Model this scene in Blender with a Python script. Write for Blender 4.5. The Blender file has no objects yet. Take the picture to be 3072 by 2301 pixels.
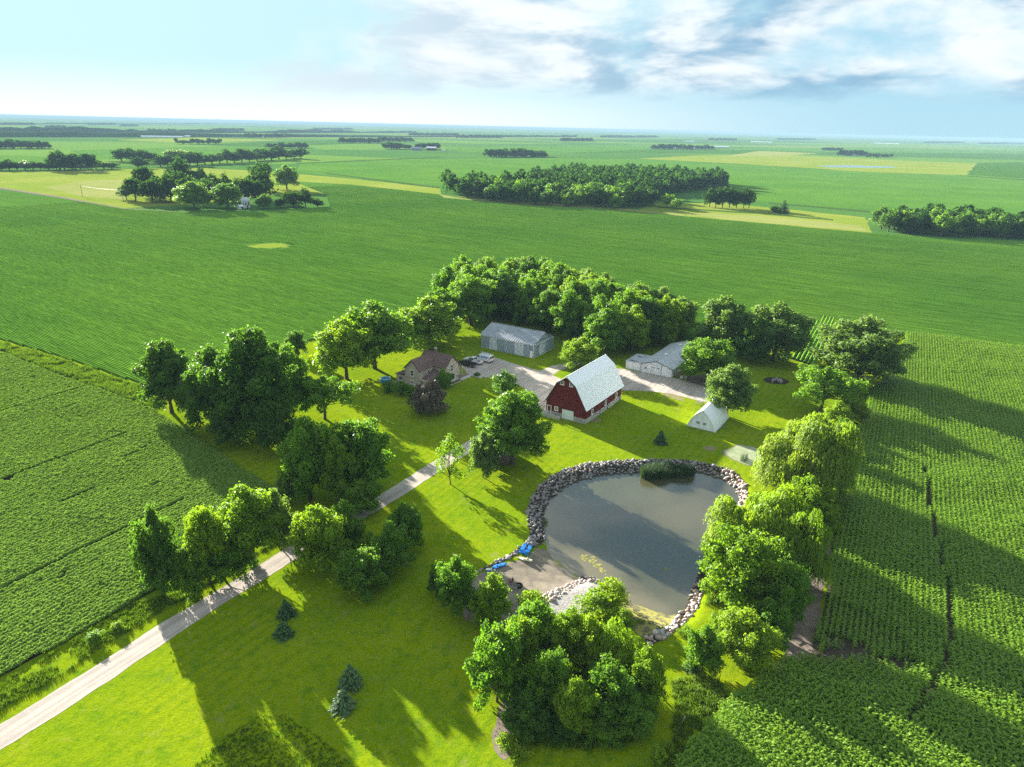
import bpy, bmesh, math, random
import numpy as np
from mathutils import Vector, Matrix
from mathutils.geometry import delaunay_2d_cdt

scene = bpy.context.scene
# ---------------------------------------------------------------- camera
CAM_H, FPX, IW, IH = 65.0, 2130.0, 3072.0, 2301.0
ROLL = math.atan(73 / 3072)
PITCH = math.atan((IH / 2 - 380) / FPX)
cam_data = bpy.data.cameras.new('camera')
cam_data.sensor_fit = 'HORIZONTAL'
cam_data.sensor_width = 36.0
cam_data.lens = 36.0 * FPX / IW
cam_data.clip_start = 0.5
cam_data.clip_end = 90000.0
camera = bpy.data.objects.new('camera', cam_data)
scene.collection.objects.link(camera)
_fwd = Vector((0, math.cos(PITCH), -math.sin(PITCH)))
_up0 = Vector((0, math.sin(PITCH), math.cos(PITCH)))
_right = Vector((1, 0, 0)) * math.cos(ROLL) + _up0 * math.sin(ROLL)
_up = Vector((1, 0, 0)) * -math.sin(ROLL) + _up0 * math.cos(ROLL)
_m = Matrix((_right, _up, -_fwd)).transposed().to_4x4()
_m.translation = (0, 0, CAM_H)
camera.matrix_world = _m
scene.camera = camera

# ---------------------------------------------------------------- light
SUN_AZ = -40.0      # degrees from +Y towards +X
SUN_EL = 15.5
sd = Vector((math.sin(math.radians(SUN_AZ)) * math.cos(math.radians(SUN_EL)),
             math.cos(math.radians(SUN_AZ)) * math.cos(math.radians(SUN_EL)), math.sin(math.radians(SUN_EL))))
sun_data = bpy.data.lights.new('sun', 'SUN')
sun_data.energy = 5.0
sun_data.angle = math.radians(0.6)
sun_data.color = (1.0, 0.95, 0.85)
sun = bpy.data.objects.new('sun', sun_data)
sun.rotation_euler = (-sd).to_track_quat('-Z', 'Y').to_euler()
sun.location = (-100, 100, 200)
scene.collection.objects.link(sun)

scene.view_settings.view_transform = 'Standard'
scene.view_settings.look = 'None'
scene.view_settings.exposure = 2.5
scene.view_settings.gamma = 1.0
scene.view_settings.use_curve_mapping = False
scene.render.engine = 'CYCLES'
cy = scene.cycles
cy.max_bounces = 6
cy.diffuse_bounces = 3
cy.glossy_bounces = 2
cy.transmission_bounces = 3
cy.transparent_max_bounces = 4
cy.volume_bounces = 0
cy.use_denoising = False
cy.sample_clamp_indirect = 4.0
cy.caustics_reflective = False
cy.caustics_refractive = False

world = bpy.data.worlds.new('World')
scene.world = world
world.use_nodes = True
wn, wl = world.node_tree.nodes, world.node_tree.links
wn.clear()
def W(t, **kw):
    n = wn.new(t)
    for k, v in kw.items():
        if k.startswith('i_'):
            n.inputs[int(k[2:])].default_value = v
        else:
            setattr(n, k, v)
    return n
w_out = W('ShaderNodeOutputWorld')
w_bg = W('ShaderNodeBackground')
w_bg.inputs['Strength'].default_value = 0.055
wl.new(w_bg.outputs[0], w_out.inputs[0])
w_sky = W('ShaderNodeTexSky', sky_type='NISHITA')
w_sky.sun_disc = False
w_sky.sun_elevation = math.radians(SUN_EL)
w_sky.sun_rotation = math.radians(SUN_AZ)
w_sky.altitude = 400
w_sky.air_density = 1.0
w_sky.dust_density = 0.5
w_sky.ozone_density = 1.6
w_tc = W('ShaderNodeTexCoord')
w_sep = W('ShaderNodeSeparateXYZ')
wl.new(w_tc.outputs['Generated'], w_sep.inputs[0])
def WM(op, a, b=None, c=None, clamp=False):
    n = W('ShaderNodeMath', operation=op, use_clamp=clamp)
    for i, v in enumerate((a, b, c)):
        if v is None:
            continue
        if isinstance(v, (int, float)):
            n.inputs[i].default_value = v
        else:
            wl.new(v, n.inputs[i])
    return n.outputs[0]
def WR(v, a, b, c=0.0, d=1.0):
    n = W('ShaderNodeMapRange', interpolation_type='SMOOTHSTEP')
    wl.new(v, n.inputs[0])
    for i, x in enumerate((a, b, c, d)):
        n.inputs[i + 1].default_value = x
    return n.outputs[0]
X, Y, Z = w_sep.outputs
# clouds: flattened billows, noise in the direction with the height stretched
w_map = W('ShaderNodeMapping')
w_map.inputs['Scale'].default_value = (1, 1, 2.3)
w_map.inputs['Location'].default_value = (0.35, 0.1, 0.62)
wl.new(w_tc.outputs['Generated'], w_map.inputs[0])
def WNoise(vec, scale, detail, rough, dist=0.0):
    n = W('ShaderNodeTexNoise', noise_dimensions='3D')
    n.inputs['Scale'].default_value = scale
    n.inputs['Detail'].default_value = detail
    n.inputs['Roughness'].default_value = rough
    n.inputs['Distortion'].default_value = dist
    wl.new(vec, n.inputs['Vector'])
    return n.outputs[0]
c_big = WNoise(w_map.outputs[0], 3.8, 10, 0.56, 0.2)
w_map2 = W('ShaderNodeMapping')          # the shaded undersides sit a little lower than the lit tops
w_map2.inputs['Scale'].default_value = (1, 1, 3.4)
w_map2.inputs['Location'].default_value = (1.85, 0.4, 0.2)
wl.new(w_tc.outputs['Generated'], w_map2.inputs[0])
c_sh = WNoise(w_map2.outputs[0], 5.0, 10, 0.57, 0.3)
# clouds all round except a clear gap towards the sun
az = WM('ARCTAN2', X, Y)
bank = WR(WM('ADD', WM('ABSOLUTE', WM('ADD', az, 0.75)), WM('MULTIPLY', WM('SUBTRACT', c_sh, 0.5), 0.5)), 0.39, 0.61)
low = WR(WM('ADD', Z, WM('MULTIPLY', WM('SUBTRACT', c_sh, 0.5), 0.06)), 0.03, 0.065)
cov = WM('MULTIPLY', WM('MULTIPLY', WR(WM('ADD', c_big, WR(Z, 0.15, 0.5, 0.0, 0.10)), 0.36, 0.54), bank), low)
shade = WM('MULTIPLY', WR(c_sh, 0.42, 0.60), WR(az, -0.3, 0.3, 0.35, 1.0))
w_ccol = W('ShaderNodeMixRGB')
w_ccol.inputs[1].default_value = (3.3, 3.45, 3.5, 1)
w_ccol.inputs[2].default_value = (0.95, 1.65, 2.3, 1)
wl.new(shade, w_ccol.inputs[0])
# pale humid air near the horizon
w_air = W('ShaderNodeMixRGB')
wl.new(WR(Z, 0.12, 0.9, 1.0, 0.62), w_air.inputs[0])
wl.new(w_sky.outputs[0], w_air.inputs[1])
w_hum = W('ShaderNodeMixRGB')            # thin veil: paler towards the sun
wl.new(WR(az, -0.55, 0.55), w_hum.inputs[0])
w_hum.inputs[1].default_value = (2.15, 3.15, 3.3, 1)
w_hum.inputs[2].default_value = (1.45, 2.45, 3.0, 1)
w_low = W('ShaderNodeMixRGB')
wl.new(WR(Z, 0.0, 0.075, 1.0, 0.0), w_low.inputs[0])
wl.new(w_hum.outputs[0], w_low.inputs[1])
w_pale = W('ShaderNodeMixRGB')
wl.new(WR(az, -0.2, 0.5), w_pale.inputs[0])
w_pale.inputs[1].default_value = (3.3, 3.65, 3.7, 1)
w_pale.inputs[2].default_value = (1.6, 2.55, 3.0, 1)
wl.new(w_pale.outputs[0], w_low.inputs[2])
wl.new(w_low.outputs[0], w_air.inputs[2])
w_mix = W('ShaderNodeMixRGB')
wl.new(WM('MULTIPLY', cov, 0.9), w_mix.inputs[0])
wl.new(w_air.outputs[0], w_mix.inputs[1])
wl.new(w_ccol.outputs[0], w_mix.inputs[2])
wl.new(w_mix.outputs[0], w_bg.inputs[0])
# ---------------------------------------------------------------- helpers
COL = scene.collection
RNG = np.random.default_rng(7)
random.seed(7)
E1 = np.array([0.53, 0.848]); E2 = np.array([0.848, -0.53])     # the farm's building grid
GRID_ROT = math.atan2(-0.53, 0.848)

def ray(x, y):
    u = (x - IW / 2) / FPX; v = -(y - IH / 2) / FPX
    c, s = math.cos(ROLL), math.sin(ROLL)
    u2 = u * c - v * s; v2 = u * s + v * c
    cp, sp = math.cos(PITCH), math.sin(PITCH)
    return np.array([u2, cp + v2 * sp, -sp + v2 * cp])
def S(x, y, z=0.0):
    """ground point under a photo pixel"""
    r = ray(x, y); t = (z - CAM_H) / r[2]
    return r[:2] * t
DK = 3072 / 2212
def D(x, y, z=0.0):
    return S(x * DK, y * DK, z)
def proj(p):
    q = np.array(p, float) - np.array([0, 0, CAM_H]); cp, sp = math.cos(PITCH), math.sin(PITCH)
    d = q[1] * cp - q[2] * sp; v2 = (q[1] * sp + q[2] * cp) / d; u2 = q[0] / d
    c, s = math.cos(ROLL), math.sin(ROLL)
    return np.array([IW / 2 + (u2 * c + v2 * s) * FPX, IH / 2 - (-u2 * s + v2 * c) * FPX]), d
def height_at(p, ytop):
    lo, hi = 0.0, 62.0
    for _ in range(40):
        m = (lo + hi) / 2
        if proj((p[0], p[1], m))[0][1] > ytop: lo = m
        else: hi = m
    return lo

def tag(o, label=None, cat=None, group=None, kind=None):
    if label: o['label'] = label
    if cat: o['category'] = cat
    if group: o['group'] = group
    if kind: o['kind'] = kind
    return o
def empty(name, loc, rz=0.0, scale=(1, 1, 1)):
    o = bpy.data.objects.new(name, None); COL.objects.link(o)
    o.location = loc if len(loc) == 3 else (loc[0], loc[1], 0)
    o.rotation_euler = (0, 0, rz); o.scale = scale
    o.empty_display_size = 0.5
    return o
def link(name, me, parent=None, loc=None, rot=None, scale=None):
    o = bpy.data.objects.new(name, me); COL.objects.link(o)
    if parent is not None: o.parent = parent
    if loc is not None: o.location = loc
    if rot is not None: o.rotation_euler = rot
    if scale is not None: o.scale = scale
    return o

class MB:
    """collects shapes, then becomes ONE mesh object"""
    def __init__(s): s.v = []; s.f = []; s.m = []
    def add(s, vs, fs, mi=0):
        b = len(s.v); s.v += [tuple(map(float, q)) for q in vs]
        s.f += [tuple(b + i for i in f) for f in fs]; s.m += [mi] * len(fs); return s
    def box(s, x0, x1, y0, y1, z0, z1, mi=0):
        vs = [(x, y, z) for z in (z0, z1) for y in (y0, y1) for x in (x0, x1)]
        return s.add(vs, [(0, 2, 3, 1), (4, 5, 7, 6), (0, 1, 5, 4), (2, 6, 7, 3), (0, 4, 6, 2), (1, 3, 7, 5)], mi)
    def prism(s, poly, axis, a, b, mi=0):
        """2D polygon extruded along axis 'x' (poly in y,z), 'y' (poly in x,z) or 'z' (poly in x,y)"""
        n = len(poly)
        def pt(p, t):
            return {'x': (t, p[0], p[1]), 'y': (p[0], t, p[1]), 'z': (p[0], p[1], t)}[axis]
        vs = [pt(p, a) for p in poly] + [pt(p, b) for p in poly]
        fs = [tuple(range(n))[::-1], tuple(range(n, 2 * n))] + [(i, (i + 1) % n, n + (i + 1) % n, n + i) for i in range(n)]
        return s.add(vs, fs, mi)
    def tube(s, pts, rad, n=8, cap=True, mi=0):
        pts = [Vector(p) for p in pts]; vs = []; fs = []
        if not hasattr(rad, '__len__'): rad = [rad] * len(pts)
        for i, p in enumerate(pts):
            t = (pts[min(i + 1, len(pts) - 1)] - pts[max(i - 1, 0)])
            t = t.normalized() if t.length > 1e-6 else Vector((0, 0, 1))
            a = Vector((1, 0, 0)) if abs(t.x) < 0.8 else Vector((0, 1, 0))
            u = t.cross(a).normalized(); w = t.cross(u)
            for k in range(n):
                an = 2 * math.pi * k / n
                vs.append(p + (u * math.cos(an) + w * math.sin(an)) * rad[i])
        for i in range(len(pts) - 1):
            for k in range(n):
                fs.append((i * n + k, i * n + (k + 1) % n, (i + 1) * n + (k + 1) % n, (i + 1) * n + k))
        if cap:
            fs.append(tuple(range(n))[::-1]); fs.append(tuple(range((len(pts) - 1) * n, len(pts) * n)))
        return s.add(vs, fs, mi)
    def slab(s, quad, th, mi=0):
        """a quad given by 4 points, thickened along its normal (downwards)"""
        q = [Vector(p) for p in quad]; nrm = (q[1] - q[0]).cross(q[3] - q[0]).normalized()
        vs = q + [p - nrm * th for p in q]
        return s.add(vs, [(0, 1, 2, 3), (7, 6, 5, 4), (0, 4, 5, 1), (1, 5, 6, 2), (2, 6, 7, 3), (3, 7, 4, 0)], mi)
    def mesh(s, name, mats, smooth=False, bevel=0.0):
        me = bpy.data.meshes.new(name); me.from_pydata(s.v, [], s.f)
        for m in (mats if isinstance(mats, (list, tuple)) else [mats]): me.materials.append(m)
        me.polygons.foreach_set('material_index', s.m)
        if bevel or True:
            bm = bmesh.new(); bm.from_mesh(me)
            bmesh.ops.recalc_face_normals(bm, faces=bm.faces)
            if bevel: bmesh.ops.bevel(bm, geom=bm.edges[:], offset=bevel, segments=2, affect='EDGES', profile=0.6)
            bm.to_mesh(me); bm.free()
        if smooth: me.polygons.foreach_set('use_smooth', [True] * len(me.polygons))
        me.update(); return me
    def build(s, name, mats, parent=None, smooth=False, bevel=0.0, **kw):
        return link(name, s.mesh(name, mats, smooth, bevel), parent, **kw)

# ---------------------------------------------------------------- materials
class NT:
    def __init__(s, name):
        s.mat = bpy.data.materials.new(name); s.mat.use_nodes = True
        s.n, s.l = s.mat.node_tree.nodes, s.mat.node_tree.links
        s.n.clear(); s.out = s.n.new('ShaderNodeOutputMaterial')
    def new(s, t, **kw):
        n = s.n.new(t)
        for k, v in kw.items(): setattr(n, k, v)
        return n
    def put(s, sock, v):
        if v is None: return
        if isinstance(v, bpy.types.NodeSocket): s.l.new(v, sock)
        elif isinstance(v, tuple) and len(v) == 3 and sock.type == 'RGBA': sock.default_value = (*v, 1)
        else: sock.default_value = v
    def math(s, op, a, b=None, c=None, clamp=False):
        n = s.new('ShaderNodeMath', operation=op, use_clamp=clamp)
        for i, v in enumerate((a, b, c)): s.put(n.inputs[i], v)
        return n.outputs[0]
    def mix(s, f, a, b, mode='MIX'):
        n = s.new('ShaderNodeMixRGB', blend_type=mode)
        s.put(n.inputs[0], f); s.put(n.inputs[1], a); s.put(n.inputs[2], b); return n.outputs[0]
    def noise(s, vec, scale, detail=3, rough=0.55, dist=0.0, dim='3D'):
        n = s.new('ShaderNodeTexNoise', noise_dimensions=dim)
        s.put(n.inputs['Vector'], vec); s.put(n.inputs['Scale'], scale); s.put(n.inputs['Detail'], float(detail))
        s.put(n.inputs['Roughness'], rough); s.put(n.inputs['Distortion'], dist); return n.outputs[0]
    def rng(s, v, a, b, c=0.0, d=1.0, smooth=True):
        n = s.new('ShaderNodeMapRange', interpolation_type='SMOOTHSTEP' if smooth else 'LINEAR')
        s.put(n.inputs[0], v)
        for i, x in enumerate((a, b, c, d)): n.inputs[i + 1].default_value = x
        return n.outputs[0]
    def coord(s, which='Object'): return s.new('ShaderNodeTexCoord').outputs[which]
    def pos(s): return s.new('ShaderNodeNewGeometry').outputs['Position']
    def mapping(s, vec, rot=0.0, scale=(1, 1, 1), loc=(0, 0, 0)):
        n = s.new('ShaderNodeMapping'); s.put(n.inputs[0], vec)
        n.inputs['Rotation'].default_value = (0, 0, rot); n.inputs['Scale'].default_value = scale; n.inputs['Location'].default_value = loc
        return n.outputs[0]
    def sep(s, v):
        n = s.new('ShaderNodeSeparateXYZ'); s.put(n.inputs[0], v); return n.outputs
    def bump(s, h, strength=0.5, dist=0.1):
        n = s.new('ShaderNodeBump'); s.put(n.inputs['Strength'], strength); s.put(n.inputs['Distance'], dist)
        s.put(n.inputs['Height'], h); return n.outputs[0]
    def principled(s, col, rough=0.6, spec=0.3, metal=0.0, normal=None, **kw):
        p = s.new('ShaderNodeBsdfPrincipled')
        s.put(p.inputs['Base Color'], col); s.put(p.inputs['Roughness'], rough)
        s.put(p.inputs['Specular IOR Level'], spec); s.put(p.inputs['Metallic'], metal)
        if normal is not None: s.l.new(normal, p.inputs['Normal'])
        for k, v in kw.items(): s.put(p.inputs[k], v)
        return p.outputs[0]
    def done(s, shader): s.l.new(shader, s.out.inputs[0]); return s.mat

def mat_plain(name, col, rough=0.6, spec=0.3, metal=0.0, var=0.18, vs=1.5, bump=0.0, bs=12.0, bd=0.02, streak=None):
    t = NT(name); co = t.coord('Object')
    if streak: co2 = t.mapping(co, 0, streak)
    else: co2 = co
    nz = t.noise(co2, vs, 5, 0.6)
    c = t.mix(t.rng(nz, 0.3, 0.7), tuple(x * (1 - var) for x in col), tuple(min(1, x * (1 + var)) for x in col))
    fine = t.noise(co, vs * 9, 3, 0.6)
    c = t.mix(t.math('MULTIPLY', t.rng(fine, 0.45, 0.75), var * 0.8), c, tuple(x * 0.6 for x in col))
    nrm = t.bump(t.noise(co, bs, 3), bump, bd) if bump else None
    return t.done(t.principled(c, rough, spec, metal, nrm))

def mat_leaf(name, c1, c2, trans=0.32, rough=0.5, spec=0.25, objvar=0.35, tcol=None):
    """two-sided leaf: reflects and lets light through; tint differs per clump, leaf and plant"""
    t = NT(name)
    a = t.new('ShaderNodeAttribute', attribute_name='tint').outputs['Fac']
    r = t.new('ShaderNodeObjectInfo').outputs['Random']
    f = t.math('ADD', t.math('MULTIPLY', a, 1 - objvar), t.math('MULTIPLY', r, objvar), clamp=True)
    c = t.mix(f, c1, c2)
    p = t.principled(c, rough, spec)
    tr = t.new('ShaderNodeBsdfTranslucent')
    tc = t.mix(1.0, c, tcol or (1.2, 1.25, 0.5), 'MULTIPLY')
    t.l.new(tc, tr.inputs[0])
    m = t.new('ShaderNodeMixShader'); m.inputs[0].default_value = trans
    t.l.new(p, m.inputs[1]); t.l.new(tr.outputs[0], m.inputs[2])
    return t.done(m.outputs[0])
M = {}
# ---------------------------------------------------------------- ground materials
def pip(P, poly):
    P = np.asarray(P); x, y = P[:, 0], P[:, 1]; inside = np.zeros(len(P), bool); n = len(poly); j = n - 1
    for i in range(n):
        xi, yi = poly[i]; xj, yj = poly[j]
        c = ((yi > y) != (yj > y)) & (x < (xj - xi) * (y - yi) / (yj - yi + 1e-12) + xi)
        inside ^= c; j = i
    return inside
def dist_line(P, line, closed=False):
    P = np.asarray(P, float); best = np.full(len(P), 1e9); L = [np.array(q, float) for q in line]
    segs = list(zip(L[:-1], L[1:])) + ([(L[-1], L[0])] if closed else [])
    for a, b in segs:
        ab = b - a; t = np.clip(((P - a) @ ab) / (ab @ ab + 1e-12), 0, 1)
        best = np.minimum(best, np.linalg.norm(P - (a + t[:, None] * ab), axis=1))
    return best
def snoise(P, s, seed=0):
    """cheap smooth value noise in numpy"""
    Q = np.asarray(P, float) / s; i = np.floor(Q).astype(int); f = Q - i; f = f * f * (3 - 2 * f)
    def h(a, b):
        v = np.sin(a * 127.1 + b * 311.7 + seed * 74.7) * 43758.5453; return v - np.floor(v)
    a = h(i[:, 0], i[:, 1]); b = h(i[:, 0] + 1, i[:, 1]); c = h(i[:, 0], i[:, 1] + 1); d = h(i[:, 0] + 1, i[:, 1] + 1)
    return (a * (1 - f[:, 0]) + b * f[:, 0]) * (1 - f[:, 1]) + (c * (1 - f[:, 0]) + d * f[:, 0]) * f[:, 1]

ROAD_DIR = S(870, 1663) - S(0, 2212); ROAD_DIR = ROAD_DIR / np.linalg.norm(ROAD_DIR)
ROAD_ROT = math.atan2(ROAD_DIR[1], ROAD_DIR[0])

def mat_ground():
    t = NT('grass'); p = t.pos(); x, y, z = t.sep(p)
    big = t.noise(p, 0.05, 4, 0.6); mid = t.noise(p, 0.45, 5, 0.65); fine = t.noise(p, 3.2, 4, 0.7)
    c = t.mix(t.rng(big, 0.35, 0.65), (0.142, 0.210, 0.004), (0.195, 0.245, 0.0045))
    c = t.mix(t.rng(mid, 0.45, 0.75), c, (0.090, 0.170, 0.005))
    c = t.mix(t.math('MULTIPLY', t.rng(fine, 0.4, 0.7), 0.45), c, (0.055, 0.115, 0.004))
    # worn, thin turf in places
    worn = t.math('MULTIPLY', t.rng(t.noise(p, 0.16, 6, 0.68), 0.60, 0.70), 0.55)
    c = t.mix(worn, c, (0.19, 0.19, 0.06))
    clov = t.rng(t.noise(p, 0.9, 6, 0.72), 0.52, 0.66)
    c = t.mix(t.math('MULTIPLY', clov, 0.4), c, (0.070, 0.135, 0.006))
    dry = t.rng(t.noise(t.mapping(p, 0.4, (1, 1, 1), (31, 7, 0)), 0.33, 7, 0.7), 0.56, 0.68)
    c = t.mix(t.math('MULTIPLY', dry, 0.4), c, (0.225, 0.235, 0.03))
    # mower passes along the driveway
    q = t.mapping(p, -ROAD_ROT); qy = t.sep(q)[1]
    st = t.math('SINE', t.math('ADD', t.math('MULTIPLY', qy, 2 * math.pi / 1.7), t.math('MULTIPLY', t.noise(p, 0.07, 3), 7.0)))
    c = t.mix(t.math('MULTIPLY', t.math('MULTIPLY', t.rng(st, 0.1, 0.9), t.rng(t.noise(p, 0.03, 3), 0.42, 0.6)), 0.34), c, (0.072, 0.15, 0.004))
    # open farmland beyond the yard: strips and blocks of crops
    g = t.mapping(p, math.atan2(0.53, 0.848), (1 / 800.0, 1 / 400.0, 1))
    fl = t.new('ShaderNodeVectorMath', operation='FLOOR'); t.l.new(g, fl.inputs[0])
    wn_ = t.new('ShaderNodeTexWhiteNoise', noise_dimensions='2D'); t.l.new(fl.outputs[0], wn_.inputs['Vector'])
    v = wn_.outputs['Value']
    far = t.mix(t.rng(v, 0.3, 0.7), (0.052, 0.130, 0.026), (0.110, 0.205, 0.028))
    far = t.mix(t.rng(v, 0.86, 0.9), far, (0.15, 0.20, 0.045))
    far = t.mix(t.math('MULTIPLY', t.rng(t.noise(p, 0.004, 5), 0.4, 0.7), 0.5), far, (0.09, 0.165, 0.03))
    far = t.mix(t.math('MULTIPLY', t.rng(t.noise(p, 0.3, 4), 0.4, 0.7), 0.3), far, (0.04, 0.10, 0.015))
    c = t.mix(t.rng(y, 300, 420), c, far)
    h = t.math('ADD', t.math('MULTIPLY', t.noise(p, 1.6, 5, 0.7), 0.6), t.math('MULTIPLY', t.noise(p, 7.0, 3, 0.7), 0.4))
    h = t.math('ADD', h, t.math('MULTIPLY', st, 0.03))
    return t.done(t.principled(c, 1.0, 0.0, normal=t.bump(h, 0.8, 0.14)))
M['grass'] = mat_ground()

def mat_crop_rows(name, c1, c2, gap, rowdir, spacing=0.762, depth=0.3, patch=None):
    t = NT(name); p = t.pos()
    q = t.mapping(p, -math.atan2(rowdir[1], rowdir[0])); qy = t.sep(q)[1]
    wob = t.math('MULTIPLY', t.math('SUBTRACT', t.noise(p, 0.9, 3), 0.5), 0.7)
    s = t.math('SINE', t.math('ADD', t.math('MULTIPLY', qy, 2 * math.pi / spacing), wob))
    big = t.noise(p, 0.012, 5, 0.55); mid = t.noise(t.mapping(q, 0, (0.25, 1, 1)), 0.25, 5, 0.6); fine = t.noise(p, 2.2, 4, 0.7)
    c = t.mix(t.rng(big, 0.35, 0.68), c1, c2)
    c = t.mix(t.math('MULTIPLY', t.rng(mid, 0.45, 0.8), 0.35), c, tuple(k * 0.7 for k in c1))
    c = t.mix(t.math('MULTIPLY', t.rng(fine, 0.42, 0.7), 0.4), c, tuple(k * 0.6 for k in c1))
    lane = t.noise(t.mapping(q, 0, (0.012, 0.35, 1)), 1.0, 4, 0.6)
    c = t.mix(t.math('MULTIPLY', t.rng(lane, 0.42, 0.68), 0.32), c, tuple(k * 0.62 for k in c1))
    c = t.mix(t.math('MULTIPLY', t.rng(lane, 0.42, 0.30), 0.25), c, tuple(min(1, k * 1.35) for k in c2))
    if patch:
        c = t.mix(t.math('MULTIPLY', t.rng(t.noise(p, 0.02, 5, 0.6), 0.66, 0.74), 0.6), c, patch)
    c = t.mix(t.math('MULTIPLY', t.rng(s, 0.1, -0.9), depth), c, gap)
    h = t.math('ADD', t.math('MULTIPLY', s, 0.5), t.noise(p, 2.5, 4, 0.7))
    return t.done(t.principled(c, 1.0, 0.0, normal=t.bump(h, 0.45, 0.2)))
ROW_A = np.array([0.821, -0.571])                       # rows of the big bean field
ROW_B = np.array([0.47, 0.883])                         # rows of the near bean field and of the corn
ROW_H = np.array([0.80, 0.60])                          # corn headland
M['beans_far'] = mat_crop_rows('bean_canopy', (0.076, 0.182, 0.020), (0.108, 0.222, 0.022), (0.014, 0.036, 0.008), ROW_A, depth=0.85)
M['beans_far2'] = mat_crop_rows('bean_canopy_far', (0.074, 0.178, 0.024), (0.104, 0.215, 0.026), (0.03, 0.08, 0.012), ROW_A, depth=0.4)
M['pasture'] = mat_crop_rows('pasture_grass', (0.165, 0.225, 0.026), (0.225, 0.255, 0.045), (0.12, 0.17, 0.024), ROW_A, spacing=7, depth=0.3, patch=(0.30, 0.29, 0.11))
M['hay'] = mat_crop_rows('mown_hay', (0.205, 0.235, 0.060), (0.255, 0.265, 0.085), (0.17, 0.20, 0.05), ROW_A, spacing=6, depth=0.25)
M['corn_far'] = mat_crop_rows('corn_canopy_far', (0.048, 0.125, 0.016), (0.062, 0.145, 0.016), (0.03, 0.09, 0.015), ROW_B, depth=0.2)

def mat_soil(name, c1, c2, bump=0.5, vs=0.9):
    t = NT(name); p = t.pos()
    a = t.noise(p, vs, 6, 0.65); f = t.noise(p, 6, 4, 0.7)
    c = t.mix(t.rng(a, 0.3, 0.7), c1, c2)
    c = t.mix(t.math('MULTIPLY', t.rng(f, 0.5, 0.75), 0.4), c, tuple(k * 0.55 for k in c1))
    return t.done(t.principled(c, 1.0, 0.0, normal=t.bump(t.math('ADD', a, t.math('MULTIPLY', f, 0.5)), bump, 0.12)))
M['soil'] = mat_soil('field_soil', (0.030, 0.025, 0.019), (0.055, 0.046, 0.034))
M['dirt'] = mat_soil('bare_dirt', (0.13, 0.105, 0.085), (0.22, 0.18, 0.145))
M['sand'] = mat_soil('beach_sand', (0.15, 0.13, 0.105), (0.25, 0.21, 0.16), 0.4, 0.6)
M['worn'] = mat_soil('worn_turf', (0.16, 0.16, 0.05), (0.24, 0.20, 0.12), 0.5, 1.2)
M['pea_gravel'] = mat_soil('pea_gravel', (0.22, 0.20, 0.19), (0.36, 0.34, 0.325), 0.9, 3.0)

def mat_drive():
    t = NT('gravel_drive'); p = t.pos()
    q = t.mapping(p, -ROAD_ROT); q2 = t.mapping(q, 0, (0.05, 1.3, 1))
    a = t.noise(p, 0.28, 6, 0.62); tr = t.noise(q2, 1.0, 3, 0.5); f = t.noise(p, 9, 4, 0.75)
    c = t.mix(t.rng(a, 0.3, 0.7), (0.37, 0.32, 0.275), (0.45, 0.395, 0.34))
    c = t.mix(t.math('MULTIPLY', t.rng(tr, 0.40, 0.62), 0.6), c, (0.26, 0.235, 0.21))
    c = t.mix(t.math('MULTIPLY', t.rng(f, 0.45, 0.75), 0.4), c, (0.22, 0.20, 0.19))
    c = t.mix(t.math('MULTIPLY', t.rng(t.noise(p, 0.7, 5, 0.7), 0.62, 0.74), 0.35), c, (0.50, 0.46, 0.42))
    return t.done(t.principled(c, 1.0, 0.0, normal=t.bump(t.math('ADD', f, t.math('MULTIPLY', tr, 0.6)), 0.5, 0.06)))
M['drive'] = mat_drive()

# ---------------------------------------------------------------- pond outline and terrain
def Z4(x, y, z=0.0): return S(1400 + x * 0.40742, 1320 + y * 0.40742, z)
ZW = -1.0
shore_px = [(557, 620), (556, 585), (575, 520), (602, 450), (650, 400), (750, 330), (870, 285), (1000, 260), (1150, 245), (1290, 238), (1480, 234),
            (1680, 235), (1800, 255), (1900, 290), (1970, 340), (2000, 400), (2008, 460), (1995, 540), (1955, 630), (1885, 730), (1825, 810), (1780, 880),
            (1735, 930), (1708, 1000), (1685, 1060), (1655, 1130), (1615, 1220), (1560, 1285), (1480, 1290), (1400, 1262), (1300, 1232), (1210, 1195),
            (1150, 1150), (1075, 1090), (985, 1035), (920, 1012), (850, 1012), (795, 1025), (730, 985), (660, 915), (610, 840), (588, 780), (572, 700)]
SHORE = [Z4(x, y, ZW) for x, y in shore_px]
BEACH_C = Z4(340, 1080, -0.5); FLAT_C = Z4(1330, 1380, -0.6)
def hz(P):
    P = np.atleast_2d(np.asarray(P, float)); out = np.zeros(len(P))
    c = np.mean(SHORE, axis=0); m = np.linalg.norm(P - c, axis=1) < 70
    if m.any():
        Q = P[m]; d = dist_line(Q, SHORE, True); d = np.where(pip(Q, SHORE), -d, d)
        w = 2.6 + 8.0 * np.exp(-(np.linalg.norm(Q - BEACH_C, axis=1) / 8.0) ** 2) + 4 * np.exp(-(np.linalg.norm(Q - FLAT_C, axis=1) / 6.0) ** 2)
        tt = np.clip(d / w, 0, 1); h = ZW * (1 - tt * tt * (3 - 2 * tt))
        h = np.where(d < 0, ZW - np.minimum(1.2, -d * 0.45), h)
        out[m] = h
    return out
def hz1(p): return float(hz([p])[0])

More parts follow.
